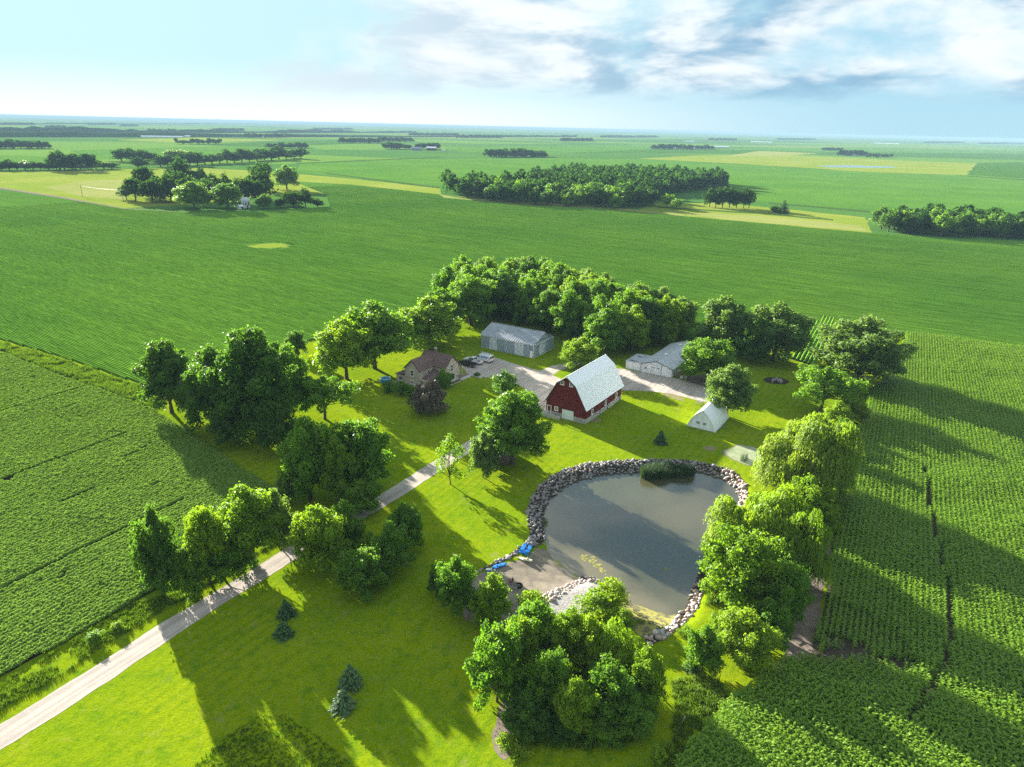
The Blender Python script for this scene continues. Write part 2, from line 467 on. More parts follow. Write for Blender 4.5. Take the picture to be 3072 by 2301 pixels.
xs = np.concatenate([[-45000, -20000, -8000, -3000, -1200, -600, -350, -220], np.arange(-160, -20, 8), np.arange(-20, 72, 0.8), np.arange(72, 190, 8), [220, 350, 600, 1200, 3000, 8000, 20000, 45000]])
ys = np.concatenate([[-45000, -20000, -6000, -1500, -400, -100, -20, 20], np.arange(40, 76, 6), np.arange(76, 146, 0.8), np.arange(146, 300, 8), [320, 400, 500, 700, 1000, 1600, 3000, 6000, 12000, 24000, 45000]])
gx, gy = np.meshgrid(xs, ys); gp = np.stack([gx.ravel(), gy.ravel()], 1); gz = hz(gp)
nx, ny = len(xs), len(ys)
ii = (np.arange(ny - 1)[:, None] * nx + np.arange(nx - 1)[None, :]).ravel()
faces = np.stack([ii, ii + 1, ii + 1 + nx, ii + nx], 1)
def fast_mesh(name, V, Fq, mat, smooth=False, tint=None):
    V = np.asarray(V, np.float32); Fq = np.asarray(Fq, np.int32); k = Fq.shape[1]
    me = bpy.data.meshes.new(name)
    me.vertices.add(len(V)); me.vertices.foreach_set('co', V.ravel())
    me.loops.add(Fq.size); me.loops.foreach_set('vertex_index', Fq.ravel())
    me.polygons.add(len(Fq)); me.polygons.foreach_set('loop_start', np.arange(0, Fq.size, k, dtype=np.int32))
    if smooth: me.polygons.foreach_set('use_smooth', np.ones(len(Fq), bool))
    if tint is not None:
        at = me.attributes.new('tint', 'FLOAT', 'FACE'); at.data.foreach_set('value', np.asarray(tint, np.float32))
    me.materials.append(mat); me.update(calc_edges=True)
    return me
ground = link('ground', fast_mesh('ground', np.column_stack([gp, gz]), faces, M['grass'], True))
tag(ground, 'green lawn and grass of the farmyard running out to the flat horizon', 'ground', kind='structure')

def densify(poly, step, jit, seed=0):
    out = []; n = len(poly)
    for i in range(n):
        a, b = np.array(poly[i]), np.array(poly[(i + 1) % n]); L = np.linalg.norm(b - a); k = max(1, int(L / step))
        d = (b - a) / max(L, 1e-9); nn = np.array([-d[1], d[0]])
        for j in range(k):
            p = a + (b - a) * j / k
            s = (snoise([p], 2.5, seed)[0] - 0.5) * 2 * jit + (snoise([p], 0.7, seed + 3)[0] - 0.5) * jit
            out.append(p + nn * s)
    return out
def chaikin(poly, n):
    for _ in range(n):
        out = []
        for i in range(len(poly)):
            a, b = np.asarray(poly[i]), np.asarray(poly[(i + 1) % len(poly)]); out += [a * 0.75 + b * 0.25, a * 0.25 + b * 0.75]
        poly = out
    return poly
def sheet(name, poly, z, mat, step=None, jit=0.0, drape=False, res=0.8, label=None, cat=None, seed=0, kind='structure', smooth=0):
    poly = chaikin([np.asarray(p, float) for p in poly], smooth)
    if step: poly = densify(poly, step, jit, seed)
    if drape:
        P = np.array(poly); mn, mx = P.min(0), P.max(0)
        G = np.stack(np.meshgrid(np.arange(mn[0], mx[0], res), np.arange(mn[1], mx[1], res)), -1).reshape(-1, 2)
        G = G[pip(G, poly)]; G = G[dist_line(G, poly, True) > res * 0.4] if len(G) else G
        pts = [Vector(p) for p in poly] + [Vector(p) for p in G]; n = len(poly)
        v2, _, f2, _, _, _ = delaunay_2d_cdt(pts, [], [list(range(n))], 1, 1e-4)
        V = np.array([(p[0], p[1]) for p in v2]); zz = hz(V) + z
        me = bpy.data.meshes.new(name); me.from_pydata(np.column_stack([V, zz]).tolist(), [], [list(f) for f in f2])
    else:
        me = bpy.data.meshes.new(name); me.from_pydata([(p[0], p[1], z) for p in poly], [], [list(range(len(poly)))])
    bm = bmesh.new(); bm.from_mesh(me)
    for f in bm.faces:
        f.normal_update()
        if f.normal.z < 0: f.normal_flip()
        f.smooth = True
    bm.to_mesh(me); bm.free(); me.materials.append(mat)
    o = link(name, me); tag(o, label, cat, kind=kind); return o
DP = lambda pts: [D(x, y) for x, y in pts]
SP = lambda pts: [S(x, y) for x, y in pts]

# far fields and pastures
beanA_px = [(-700, 470), (-300, 440), (0, 412), (130, 428), (265, 452), (430, 462), (600, 456), (715, 447), (705, 420), (640, 394), (760, 399), (945, 420), (960, 429), (1100, 441),
            (1300, 452), (1480, 468), (1700, 488), (1880, 504), (2060, 516), (2212, 521), (2500, 538), (2900, 560), (2900, 815), (2212, 753), (1945, 723), (1790, 738), (1742, 760),
            (1640, 745), (1480, 735), (1380, 702), (1250, 662), (1050, 640), (960, 655), (900, 690), (640, 742), (420, 792), (312, 832), (130, 771), (0, 733), (-300, 660), (-700, 560)]
BEAN_A = DP(beanA_px)
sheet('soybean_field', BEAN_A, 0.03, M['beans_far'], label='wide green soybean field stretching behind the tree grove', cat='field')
sheet('soybean_field', DP([(640, 372), (650, 352), (780, 345), (1200, 341), (1430, 346), (1760, 366), (2090, 379), (2212, 387), (2800, 420), (2800, 520), (2212, 476), (1870, 452), (1640, 438), (1560, 400), (1200, 360), (960, 402)]), 0.03,
      M['beans_far2'], label='bright green soybean field beyond the round grove', cat='field')
sheet('pasture', DP([(-300, 385), (0, 371), (230, 366), (420, 362), (640, 374), (640, 393), (700, 418), (600, 420), (430, 440), (265, 450), (130, 426), (0, 407), (-300, 430)]), 0.02, M['pasture'], step=14, jit=2.5,
      label='yellowish rough pasture around the left farmstead grove', cat='pasture')
sheet('hay_field', DP([(90, 404), (200, 390), (275, 388), (270, 432), (180, 424)]), 0.05, M['hay'], step=12, jit=2.5, label='pale mown hay strip left of the farmstead grove', cat='field')
sheet('pasture', DP([(640, 376), (760, 386), (950, 407), (952, 421), (760, 399), (640, 392)]), 0.05, M['pasture'], step=14, jit=2.0, label='yellow grass waterway left of the round grove', cat='pasture')
sheet('pasture', DP([(1400, 440), (1560, 438), (1660, 448), (1870, 470), (1885, 503), (1700, 487), (1480, 467), (1380, 456)]), 0.05, M['pasture'], step=14, jit=2.0, label='tan and yellow grass strip between the two right groves', cat='pasture')
sheet('hay_field', DP([(1430, 455), (1660, 468), (1860, 488), (1872, 500), (1700, 486), (1490, 466)]), 0.08, M['hay'], step=9, jit=2, label='pale mown strip along the right edge of the bean field', cat='field')
sheet('pasture', DP([(1380, 343), (1500, 336), (1700, 334), (1950, 347), (2112, 353), (2088, 378), (1900, 373), (1760, 364), (1560, 352)]), 0.06, M['pasture'], step=20, jit=5, label='yellow pasture surrounding the distant pond', cat='pasture')
sheet('corn_field', DP([(2112, 352), (2090, 378), (2212, 386), (2700, 410), (2700, 372), (2212, 350)]), 0.06, M['corn_far'], label='dark green corn field at the far right', cat='field')
sheet('corn_field', DP([(1100, 318), (1700, 325), (2212, 330), (2212, 345), (1700, 333), (1200, 330)]), 0.04, M['corn_far'], label='long dark green corn strip in the far distance', cat='field')
sheet('pasture', DP([(1560, 338), (1640, 326), (1770, 331), (1700, 336)]), 0.07, M['hay'], label='small straw coloured patch before the distant farm', cat='pasture')
sheet('soybean_field', DP([(-200, 345), (0, 335), (150, 341), (110, 352), (0, 356), (-200, 362)]), 0.05, M['beans_far2'], label='vivid green field strip at the far left', cat='field')
sheet('thin_crop', SP([(730, 742), (800, 728), (880, 733), (850, 745), (780, 748)]), 0.06, M['pasture'], step=2, jit=2, smooth=1, label='pale thin spot in the wide bean field', cat='field')
sheet('country_road', DP([(-300, 428), (0, 405), (130, 424.5), (268, 450), (420, 460), (422, 462), (268, 453), (130, 427.5), (0, 408), (-300, 433)]), 0.09, M['dirt'],
      label='pale gravel country road left of the farmstead grove', cat='road')

sheet('field_edge', DP([(950, 420), (960, 427), (1100, 440), (1300, 451), (1480, 467), (1480, 463), (1300, 446), (1100, 434), (960, 422)]), 0.10, M['hay'], step=14, jit=1.2, label='pale line along the front of the big round grove', cat='field edge')
M['ditch'] = mat_soil('ditch_scrub', (0.035, 0.075, 0.018), (0.06, 0.11, 0.025), 0.8, 0.3)
for k, (pts_, lb) in enumerate((([(700, 373), (800, 385), (950, 405), (950, 407.5), (800, 387.5), (700, 375)], 'dark ditch line above the yellow waterway'), ([(1660, 437), (1760, 445), (1875, 455), (1875, 459), (1760, 448), (1660, 440)], 'dark corn edge above the tan grass strip'),
        ([(2085, 379), (2212, 387.5), (2400, 398), (2400, 400.5), (2212, 389.5), (2085, 380.5)], 'dark field edge at the far right'), ([(1420, 446), (1660, 461), (1800, 474), (1800, 476.5), (1660, 464), (1420, 449)], 'brushy ditch running through the tan grass strip'),
        ([(640, 352), (830, 344), (950, 339), (950, 340.5), (830, 346), (640, 354)], 'dark hedge line before the distant farm'), ([(0, 356), (200, 350), (600, 333), (600, 334.5), (200, 352), (0, 358.5)], 'dark hedge line across the left distance'))):
    sheet('ditch', DP(pts_), 0.12, M['ditch'], step=10, jit=2.0, label=lb, cat='ditch')
for k, (pts_, m_, lb) in enumerate((([(150, 325), (640, 312), (700, 322), (420, 338), (200, 345)], 'beans_far2', 'light green field strip behind the left hedgerow'), ([(400, 312), (820, 300), (830, 308), (560, 318)], 'corn_far', 'dark green strip in the left distance'),
        ([(960, 318), (1400, 312), (1420, 322), (1180, 332), (1000, 329)], 'beans_far2', 'light green strip right of the distant farm'), ([(1540, 322), (1900, 318), (2212, 326), (2212, 332), (1760, 328)], 'beans_far2', 'light green strip in the right distance'),
        ([(0, 284), (330, 284), (640, 292), (500, 300), (150, 296)], 'corn_far', 'dark strip in the far left distance'), ([(1100, 302), (1500, 300), (1800, 306), (1500, 309)], 'corn_far', 'dark strip in the far right distance'), ([(250, 302), (430, 297), (620, 303), (400, 309)], 'pasture', 'pale strip round the left hog barns'))):
    sheet('field_strip', DP(pts_), 0.045 + 0.004 * k, M[m_], label=lb, cat='field')

# the driveway and yard
drive_px = [(1379, 1094), (1440, 1070), (1484, 1072), (1553, 1094), (1618, 1112), (1640, 1104), (1658, 1097), (1712, 1088), (1740, 1080), (1745, 1092), (1712, 1101), (1675, 1113), (1660, 1126),
            (1690, 1140), (1750, 1135), (1830, 1100), (1857, 1105), (1921, 1115), (2014, 1130), (2063, 1146), (2123, 1162), (2150, 1180), (2139, 1195), (2120, 1206), (2075, 1197), (2012, 1181),
            (1949, 1174), (1869, 1171), (1800, 1190), (1640, 1243), (1604, 1242), (1560, 1264), (1500, 1301), (1415, 1355), (1303, 1424), (1219, 1480), (1100, 1551), (870, 1688), (754, 1761),
            (628, 1838), (483, 1937), (193, 2133), (0, 2251), (-260, 2420), (-250, 2326), (0, 2174), (160, 2075), (309, 1983), (454, 1889), (580, 1814), (725, 1727), (870, 1638), (1040, 1540), (1147, 1480),
            (1296, 1387), (1422, 1313), (1500, 1265), (1545, 1228), (1572, 1190), (1574, 1166), (1549, 1152), (1480, 1134), (1444, 1130), (1404, 1126), (1393, 1108)]
DRIVE = SP(drive_px)
sheet('driveway', DRIVE, 0.02, M['drive'], step=0.5, jit=0.11, label='pale gravel driveway and yard winding between the buildings', cat='driveway')

# bare track, dirt spots
def Z8(x, y, z=0): return S(1900 + x * 0.5298, 1500 + y * 0.5298, z)
def Z6(x, y, z=0): return S(2000 + x * 0.4846, 850 + y * 0.4846, z)
def Z7(x, y, z=0): return S(1300 + x * 0.40687, 1700 + y * 0.40687, z)
def Z2(x, y, z=0): return S(1600 + x * 0.31689, 940 + y * 0.31689, z)
sheet('dirt_track', [Z8(*p) for p in [(1150, 140), (1115, 300), (1090, 450), (1065, 640), (1010, 850), (935, 945), (840, 970), (760, 1010), (700, 1010), (860, 900), (880, 760), (920, 640), (970, 500), (1000, 350), (1050, 200)]],
      0.012, M['dirt'], step=0.5, jit=0.35, smooth=2, label='bare brown dirt track between the willows and the corn', cat='track')
sheet('bare_ground', [Z7(*p) for p in [(480, 960), (620, 940), (620, 1080), (600, 1260), (560, 1400), (520, 1430), (430, 1290), (425, 1230), (470, 1110)]], 0.012, M['dirt'], step=0.4, jit=0.3, smooth=2,
      label='bare dirt patch left of the foreground thicket', cat='ground')
sheet('bare_ground', [Z2(*p) for p in [(1420, 600), (1700, 570), (1760, 660), (1640, 700), (1480, 660)]], 0.012, M['dirt'], step=0.6, jit=0.2, label='bare dusty ground beside the white workshop', cat='ground')
for pts_, lb in (([(1190, 720), (1330, 760), (1440, 810), (1430, 835), (1300, 800), (1220, 765)], 'worn bare strip of lawn along the yard gravel'), ([(1600, 1265), (1690, 1255), (1740, 1285), (1680, 1310), (1620, 1295)], 'bare worn spot on the lawn above the pond'), ([(560, 1010), (600, 990), (640, 1005), (610, 1030)], 'small scuffed spot on the lawn near the barn')):
    sheet('bare_ground', [Z2(*p) for p in pts_], 0.012, M['worn'], step=0.35, jit=0.5, smooth=2, label=lb, cat='ground')
# beach and gravel spit
BEACH = [Z4(x, y, -0.4) for x, y in [(30, 1035), (120, 988), (300, 925), (440, 885), (540, 770), (640, 830), (700, 910), (790, 990), (850, 1025), (760, 1110), (620, 1170), (540, 1215), (430, 1245), (385, 1330), (270, 1375), (90, 1380), (-30, 1330), (-30, 1180), (5, 1090)]]
sheet('beach', BEACH, 0.05, M['sand'], step=0.5, jit=0.25, drape=True, smooth=1, label='sandy beach at the left end of the pond', cat='beach')
SPIT = [Z4(x, y, -0.35) for x, y in [(590, 1215), (700, 1140), (800, 1078), (880, 1035), (970, 1040), (1000, 1090), (1010, 1170), (960, 1240), (860, 1290), (740, 1330), (620, 1300)]]
sheet('gravel_spit', SPIT, 0.08, M['pea_gravel'], step=0.5, jit=0.1, drape=True, label='grey pea gravel spit reaching into the pond', cat='gravel')

def mat_algae_shore():
    t = NT('algae_mud'); p = t.pos(); a = t.noise(p, 0.9, 7, 0.72); b = t.noise(p, 3.5, 5, 0.7)
    c = t.mix(t.rng(a, 0.42, 0.58), (0.085, 0.075, 0.050), (0.27, 0.245, 0.055)); c = t.mix(t.rng(b, 0.55, 0.7), c, (0.16, 0.20, 0.03))
    return t.done(t.principled(c, 0.8, 0.2, normal=t.bump(b, 0.4, 0.05)))
M['algae_mud'] = mat_algae_shore()
sheet('algae_shore', [Z4(x, y, -0.7) for x, y in [(1130, 1130), (1250, 1190), (1350, 1220), (1450, 1255), (1560, 1285), (1540, 1330), (1500, 1390), (1420, 1450), (1310, 1500), (1230, 1460), (1190, 1340), (1140, 1240)]], 0.05, M['algae_mud'], step=0.5, jit=0.25, drape=True, smooth=1,
      label='muddy shore crusted with yellow algae at the near end of the pond', cat='shore')

# water
def mat_water():
    t = NT('pond_water'); p = t.pos(); x, y, z = t.sep(p)
    a = t.noise(p, 0.07, 4, 0.6); c = t.mix(t.rng(a, 0.3, 0.7), (0.046, 0.046, 0.024), (0.062, 0.060, 0.030))
    at = t.new('ShaderNodeAttribute', attribute_name='shoal').outputs['Fac']
    f = t.math('ADD', at, t.math('MULTIPLY', t.math('SUBTRACT', t.noise(p, 0.5, 5, 0.65), 0.5), 0.5))
    c = t.mix(t.rng(f, 0.15, 0.9), c, (0.115, 0.10, 0.055))
    # floating scum drawn out by the wind
    sc = t.rng(t.noise(t.mapping(p, 0.6, (0.35, 1.2, 1)), 0.5, 7, 0.72), 0.62, 0.72)
    c = t.mix(t.math('MULTIPLY', sc, 0.25), c, (0.16, 0.15, 0.085))
    h = t.noise(p, 2.2, 3, 0.5)
    return t.done(t.principled(c, 0.05, 0.9, normal=t.bump(h, 0.05, 0.05), IOR=1.6))
M['water'] = mat_water()
cen = np.mean(SHORE, axis=0)
wpoly = [cen + (p - cen) * 1.012 for p in SHORE]
PW = np.array(wpoly); mn, mx = PW.min(0), PW.max(0)
G = np.stack(np.meshgrid(np.arange(mn[0], mx[0], 1.0), np.arange(mn[1], mx[1], 1.0)), -1).reshape(-1, 2)
G = G[pip(G, wpoly)]
v2, _, f2, _, _, _ = delaunay_2d_cdt([Vector(p) for p in wpoly] + [Vector(p) for p in G], [], [list(range(len(wpoly)))], 1, 1e-4)
V = np.array([(p[0], p[1]) for p in v2]); me = bpy.data.meshes.new('pond')
me.from_pydata([(p[0], p[1], ZW) for p in V], [], [list(f) for f in f2])
sh = np.exp(-(np.linalg.norm(V - Z4(680, 1010, ZW), axis=1) / 7) ** 2) + 0.55 * np.exp(-(np.linalg.norm(V - Z4(950, 960, ZW), axis=1) / 7) ** 2) + 1.1 * np.exp(-(np.linalg.norm(V - Z4(1330, 1290, ZW), axis=1) / 5) ** 2)
at = me.attributes.new('shoal', 'FLOAT', 'POINT'); at.data.foreach_set('value', np.clip(sh, 0, 1).astype(np.float32))
bm = bmesh.new(); bm.from_mesh(me)
for f in bm.faces:
    if f.normal.z < 0: f.normal_flip()
bm.to_mesh(me); bm.free(); me.materials.append(M['water'])
tag(link('pond', me), 'still murky grey green pond ringed with boulders', 'pond', kind='structure')

def mat_weed():
    t = NT('duckweed'); p = t.pos(); a = t.noise(p, 0.8, 6, 0.7)
    c = t.mix(t.rng(a, 0.35, 0.6), (0.29, 0.31, 0.20), (0.20, 0.24, 0.11))
    return t.done(t.principled(c, 0.45, 0.4))
M['weed'] = mat_weed()
sp = [(1790, 1300), (1850, 1285), (1950, 1247), (2040, 1255), (2120, 1272), (2160, 1340), (2130, 1440), (2040, 1442), (1940, 1405), (1850, 1355)]
sc_ = np.mean([Z2(*p) for p in sp], axis=0)
sheet('mud_bank', [sc_ + (Z2(*p) - sc_) * 1.07 for p in sp], 0.010, M['dirt'], step=0.4, jit=0.5, smooth=2, label='muddy rim of the small scum covered pond', cat='bank')
sheet('small_pond', [Z2(*p) for p in sp], 0.025, M['weed'], step=0.4, jit=0.3, smooth=2, label='small pond covered with pale green scum under the willow', cat='pond')
sheet('pond', DP([(1765, 358), (1830, 357), (1930, 360), (1935, 362.5), (1850, 362), (1790, 361)]), 0.12, M['water'], label='distant thin pond in the yellow pasture', cat='pond')
# ---------------------------------------------------------------- buildings
def mat_boards(name, col, axis_scale, rough=0.75, pitch=4.0, dep=0.25):
    """painted boards: thin grooves and streaky weathering"""
    t = NT(name); co = t.coord('Object'); x, y, z = t.sep(co)
    xy = t.math('ADD', x, y)
    g = t.math('FRACT', t.math('MULTIPLY', xy, pitch)) if axis_scale == 'v' else t.math('FRACT', t.math('MULTIPLY', z, pitch))
    gr = t.rng(g, 0.0, 0.10)
    st = t.noise(t.mapping(co, 0, (1.2, 1.2, 0.18) if axis_scale == 'v' else (0.2, 0.2, 1.5)), 1.2, 5, 0.65)
    c = t.mix(t.rng(st, 0.3, 0.75), tuple(k * 0.82 for k in col), tuple(min(1, k * 1.12) for k in col))
    c = t.mix(t.math('MULTIPLY', t.math('SUBTRACT', 1.0, gr), dep), c, tuple(k * 0.4 for k in col))
    return t.done(t.principled(c, rough, 0.25, normal=t.bump(gr, 0.4, 0.02)))
def mat_steel(name, col, rough=0.35, metal=0.0, streak=0.2, rust=None):
    t = NT(name); co = t.coord('Object')
    st = t.noise(t.mapping(co, 0, (0.5, 0.5, 0.3)), 1.4, 5, 0.65); fi = t.noise(co, 12, 3)
    c = t.mix(t.rng(st, 0.3, 0.7), tuple(k * (1 - streak) for k in col), tuple(min(1, k * (1 + streak * 0.5)) for k in col))
    if rust:
        c = t.mix(t.math('MULTIPLY', t.rng(t.noise(co, 0.5, 6, 0.7), 0.62, 0.70), 0.7), c, rust)
    r = t.math('ADD', rough, t.math('MULTIPLY', t.math('SUBTRACT', fi, 0.5), 0.2))
    return t.done(t.principled(c, r, 0.5, metal))
M['barn_red'] = mat_boards('red_barn_boards', (0.125, 0.012, 0.015), 'v', pitch=4.2)
M['trim_white'] = mat_plain('white_trim', (0.74, 0.74, 0.72), 0.5, var=0.06)
M['white_roof'] = mat_steel('white_steel_roof', (0.88, 0.89, 0.90), 0.6, streak=0.02)
M['white_side'] = mat_boards('white_siding', (0.74, 0.77, 0.80), 'v', pitch=3.0, dep=0.12)
M['concrete'] = mat_plain('concrete', (0.40, 0.385, 0.36), 0.85, var=0.2, vs=0.8, bump=0.3)
M['block'] = mat_plain('foundation_block', (0.36, 0.345, 0.33), 0.9, var=0.22, vs=0.7, bump=0.3)
M['shed_steel'] = mat_boards('grey_shed_steel', (0.24, 0.30, 0.36), 'v', pitch=3.3, dep=0.2)
M['shed_door'] = mat_boards('pale_shed_door', (0.47, 0.53, 0.58), 'v', pitch=3.3, dep=0.12)
M['shed_roof'] = mat_steel('grey_shed_roof', (0.26, 0.28, 0.31), 0.42, streak=0.25, rust=(0.16, 0.085, 0.04))
M['galv'] = mat_steel('galvanised_roof', (0.44, 0.47, 0.50), 0.36, streak=0.15)
M['tan'] = mat_boards('tan_siding', (0.43, 0.365, 0.305), 'h', pitch=5.0, dep=0.15)
M['shingle'] = mat_boards('brown_shingles', (0.135, 0.088, 0.078), 'h', rough=0.9, pitch=4.0, dep=0.2)
M['fascia'] = mat_plain('dark_fascia', (0.05, 0.04, 0.045), 0.5)
M['brick'] = mat_plain('chimney_brick', (0.17, 0.115, 0.10), 0.9, var=0.3, vs=4)
M['wood'] = mat_plain('weathered_wood', (0.20, 0.155, 0.115), 0.85, var=0.3, vs=1.2, streak=(1, 6, 6))
M['wood_grey'] = mat_plain('grey_wood', (0.22, 0.205, 0.185), 0.85, var=0.3, vs=1.5)
M['dark'] = mat_plain('dark_opening', (0.02, 0.02, 0.022), 0.7)
def mat_glass():
    t = NT('window_glass'); return t.done(t.principled((0.025, 0.03, 0.035), 0.05, 0.8))
M['glass'] = mat_glass()

def window(parent, axis, pos, a0, a1, z0, z1, cols=2, rows=2, fr=0.11, out=0.06, sill=True, face=-1, trim='trim_white'):
    """axis 'y': window in a wall of constant y=pos (a = x); axis 'x': wall of constant x=pos (a = y). face = outward sign."""
    def bx(b, lo, hi, u0, u1, w0, w1):
        p0, p1 = sorted((pos + face * lo, pos + face * hi))
        if axis == 'y': b.box(u0, u1, p0, p1, w0, w1)
        else: b.box(p0, p1, u0, u1, w0, w1)
    f = MB()
    bx(f, -0.02, out, a0 - fr, a0, z0 - fr, z1 + fr); bx(f, -0.02, out, a1, a1 + fr, z0 - fr, z1 + fr)
    bx(f, -0.02, out - 0.003, a0, a1, z1, z1 + fr); bx(f, -0.02, out - 0.003, a0, a1, z0 - fr, z0)
    w = f.build('window', M[trim], parent)
    p = MB()
    n = 0
    mt = 0.05; cw = (a1 - a0 - (cols - 1) * mt) / cols; ch = (z1 - z0 - (rows - 1) * mt) / rows
    for i in range(cols):
        for j in range(rows):
            q = MB(); u = a0 + i * (cw + mt); zz = z0 + j * (ch + mt)
            bx(q, -0.02, 0.015, u, u + cw, zz, zz + ch); q.build('pane', M['glass'], w)
    if cols > 1 or rows > 1:
        for i in range(1, cols):
            u = a0 + i * (cw + mt) - mt; bx(p, -0.02, 0.035, u, u + mt, z0, z1)
        for j in range(1, rows):
            zz = z0 + j * (ch + mt) - mt; bx(p, -0.02, 0.032, a0, a1, zz, zz + mt)
        p.build('muntin', M[trim], w)
    if sill:
        s_ = MB(); bx(s_, 0.0, out + 0.05, a0 - fr - 0.04, a1 + fr + 0.04, z0 - fr - 0.06, z0 - fr); s_.build('sill', M[trim], w)
    return w

def ribbed(quad, n, rib=0.05, rw=0.06, th=0.04):
    """roof plane as real ribbed sheet: quad p0 (eave a) p1 (eave b) p2 (ridge b) p3 (ridge a); ribs run eave to ridge"""
    b = MB(); q = [Vector(p) for p in quad]
    nrm = (q[1] - q[0]).cross(q[3] - q[0]).normalized()
    if nrm.z < 0: nrm = -nrm
    b.slab(q if (q[1] - q[0]).cross(q[3] - q[0]).z > 0 else [q[1], q[0], q[3], q[2]], th)
    L = (q[1] - q[0]).length
    for i in range(1, n):
        t = i / n; e = q[0].lerp(q[1], t); r = q[3].lerp(q[2], t); d = (q[1] - q[0]).normalized() * rw / 2
        a = [e - d, e + d, r + d, r - d]
        vs = [p + nrm * 0.002 for p in a] + [p.lerp(a[(k // 1)], 0) + nrm * rib + (d * 0.4 if k in (0, 3) else -d * 0.4) for k, p in enumerate(a)]
        b.add(vs, [(4, 5, 6, 7), (0, 1, 5, 4), (1, 2, 6, 5), (2, 3, 7, 6), (3, 0, 4, 7)])
    return b

# ---- red gambrel barn: origin at its near right corner, X along the front (negative = left), Y along the side
bp = S(1756, 1273)
barn = empty('barn', (bp[0], bp[1], 0), GRID_ROT)
tag(barn, 'big dark red gambrel barn with white steel roof', 'barn')
BW, BL, FH = 10.6, 19.9, 1.25
prof = [(0, FH), (0, 4.0), (-2.75, 8.8), (-BW / 2, 10.65), (-BW + 2.75, 8.8), (-BW, 4.0), (-BW, FH)]
MB().box(-BW - 0.06, 0.06, -0.06, BL + 0.06, -0.6, FH).build('foundation', M['block'], barn)
MB().prism(prof, 'y', 0, BL).build('wall', M['barn_red'], barn)
# joints of the foundation along the long side (dark posts between the concrete panels)
for yy in (7.35, 11.7, 18.7):
    MB().box(0.055, 0.10, yy, yy + 0.28, -0.1, FH + 0.35).build('foundation_post', M['fascia'], barn)
ov, ey = 0.55, 0.75
segs = [((0.42, 3.42), (0.0, 4.02)), ((0.0, 4.02), (-2.75, 8.86)), ((-2.75, 8.86), (-BW / 2, 10.75))]
for side in (1, -1):
    for k, ((xa, za), (xb, zb)) in enumerate(segs):
        if side < 0: xa, xb = -BW - xa, -BW - xb
        b = ribbed([(xa, -ov, za + 0.07), (xa, BL + ey, za + 0.07), (xb, BL + ey, zb + 0.07), (xb, -ov, zb + 0.07)], 22, 0.025, 0.04, 0.06)
        b.build('roof_panel', M['white_roof'], barn)
MB().tube([(-BW / 2, -ov, 10.84), (-BW / 2, BL + ey, 10.84)], 0.11, 8).build('ridge_cap', M['white_roof'], barn)
rk = MB()
rp = [(0.42, 3.40), (0.0, 4.0), (-2.75, 8.82), (-BW / 2, 10.7), (-BW + 2.75, 8.82), (-BW, 4.0), (-BW - 0.42, 3.40)]
for a, c in zip(rp[:-1], rp[1:]):
    rk.prism([(a[0], a[1]), (c[0], c[1]), (c[0], c[1] - 0.24), (a[0], a[1] - 0.24)], 'y', -ov - 0.02, -ov + 0.06)
rk.build('rake_board', M['fascia'], barn)
for s0, s1, z0, z1 in ((6.25, 7.0, 8.6, 9.3), (3.85, 4.55, 8.6, 9.3), (7.5, 8.2, 1.8, 2.5)):
    window(barn, 'y', 0, -s1, -s0, z0, z1, fr=0.16)
for y0 in (2.95, 10.3, 16.5):
    window(barn, 'x', 0, y0, y0 + 0.8, 1.55, 2.6, fr=0.16, face=1)
wd = MB().box(-6.2, -3.2, -0.12, -0.02, 0.12, 2.5).build('sliding_door', M['white_side'], barn)
MB().box(-6.6, -2.9, -0.17, -0.02, 2.5, 2.62).build('door_track', M['fascia'], wd)
dr = MB().box(-10.15, -9.35, -0.05, -0.01, 0.55, 2.45).build('walk_door', M['barn_red'], barn)
fr_ = MB(); fr_.box(-10.33, -10.15, -0.08, -0.01, 0.5, 2.6); fr_.box(-9.35, -9.17, -0.08, -0.01, 0.5, 2.6); fr_.box(-10.15, -9.35, -0.077, -0.01, 2.45, 2.6)
fr_.build('door_frame', M['trim_white'], dr)
MB().box(-9.47, -9.41, -0.1, -0.05, 1.4, 1.5).build('door_handle', M['fascia'], dr)
MB().box(-BW - 0.14, -BW - 0.005, -0.06, 0.10, 0.4, 4.0).build('corner_board', M['trim_white'], barn)
ld = MB(); ld.box(-6.1, -3.9, -0.035, -0.003, 5.0, 7.1)
lo = ld.build('loft_door', M['barn_red'], barn); MB().box(-6.3, -3.7, -0.07, -0.004, 7.1, 7.18).build('door_track', M['barn_red'], lo)
# stoop and retaining wall by the door
rw = empty('retaining_wall', (0, 0, 0)); bx_ = bp - E2 * 8.9 - E1 * 1.15
rw.location = (bx_[0], bx_[1], 0); rw.rotation_euler = (0, 0, GRID_ROT)
tag(rw, 'low concrete retaining wall and stoop at the barn door', 'wall')
MB().box(-2.0, 2.7, -0.12, 0.12, -0.3, 0.85).build('wall', M['concrete'], rw, bevel=0.02)
MB().box(-2.0, 0.2, 0.13, 1.06, -0.3, 0.5).build('stoop', M['concrete'], rw, bevel=0.02)

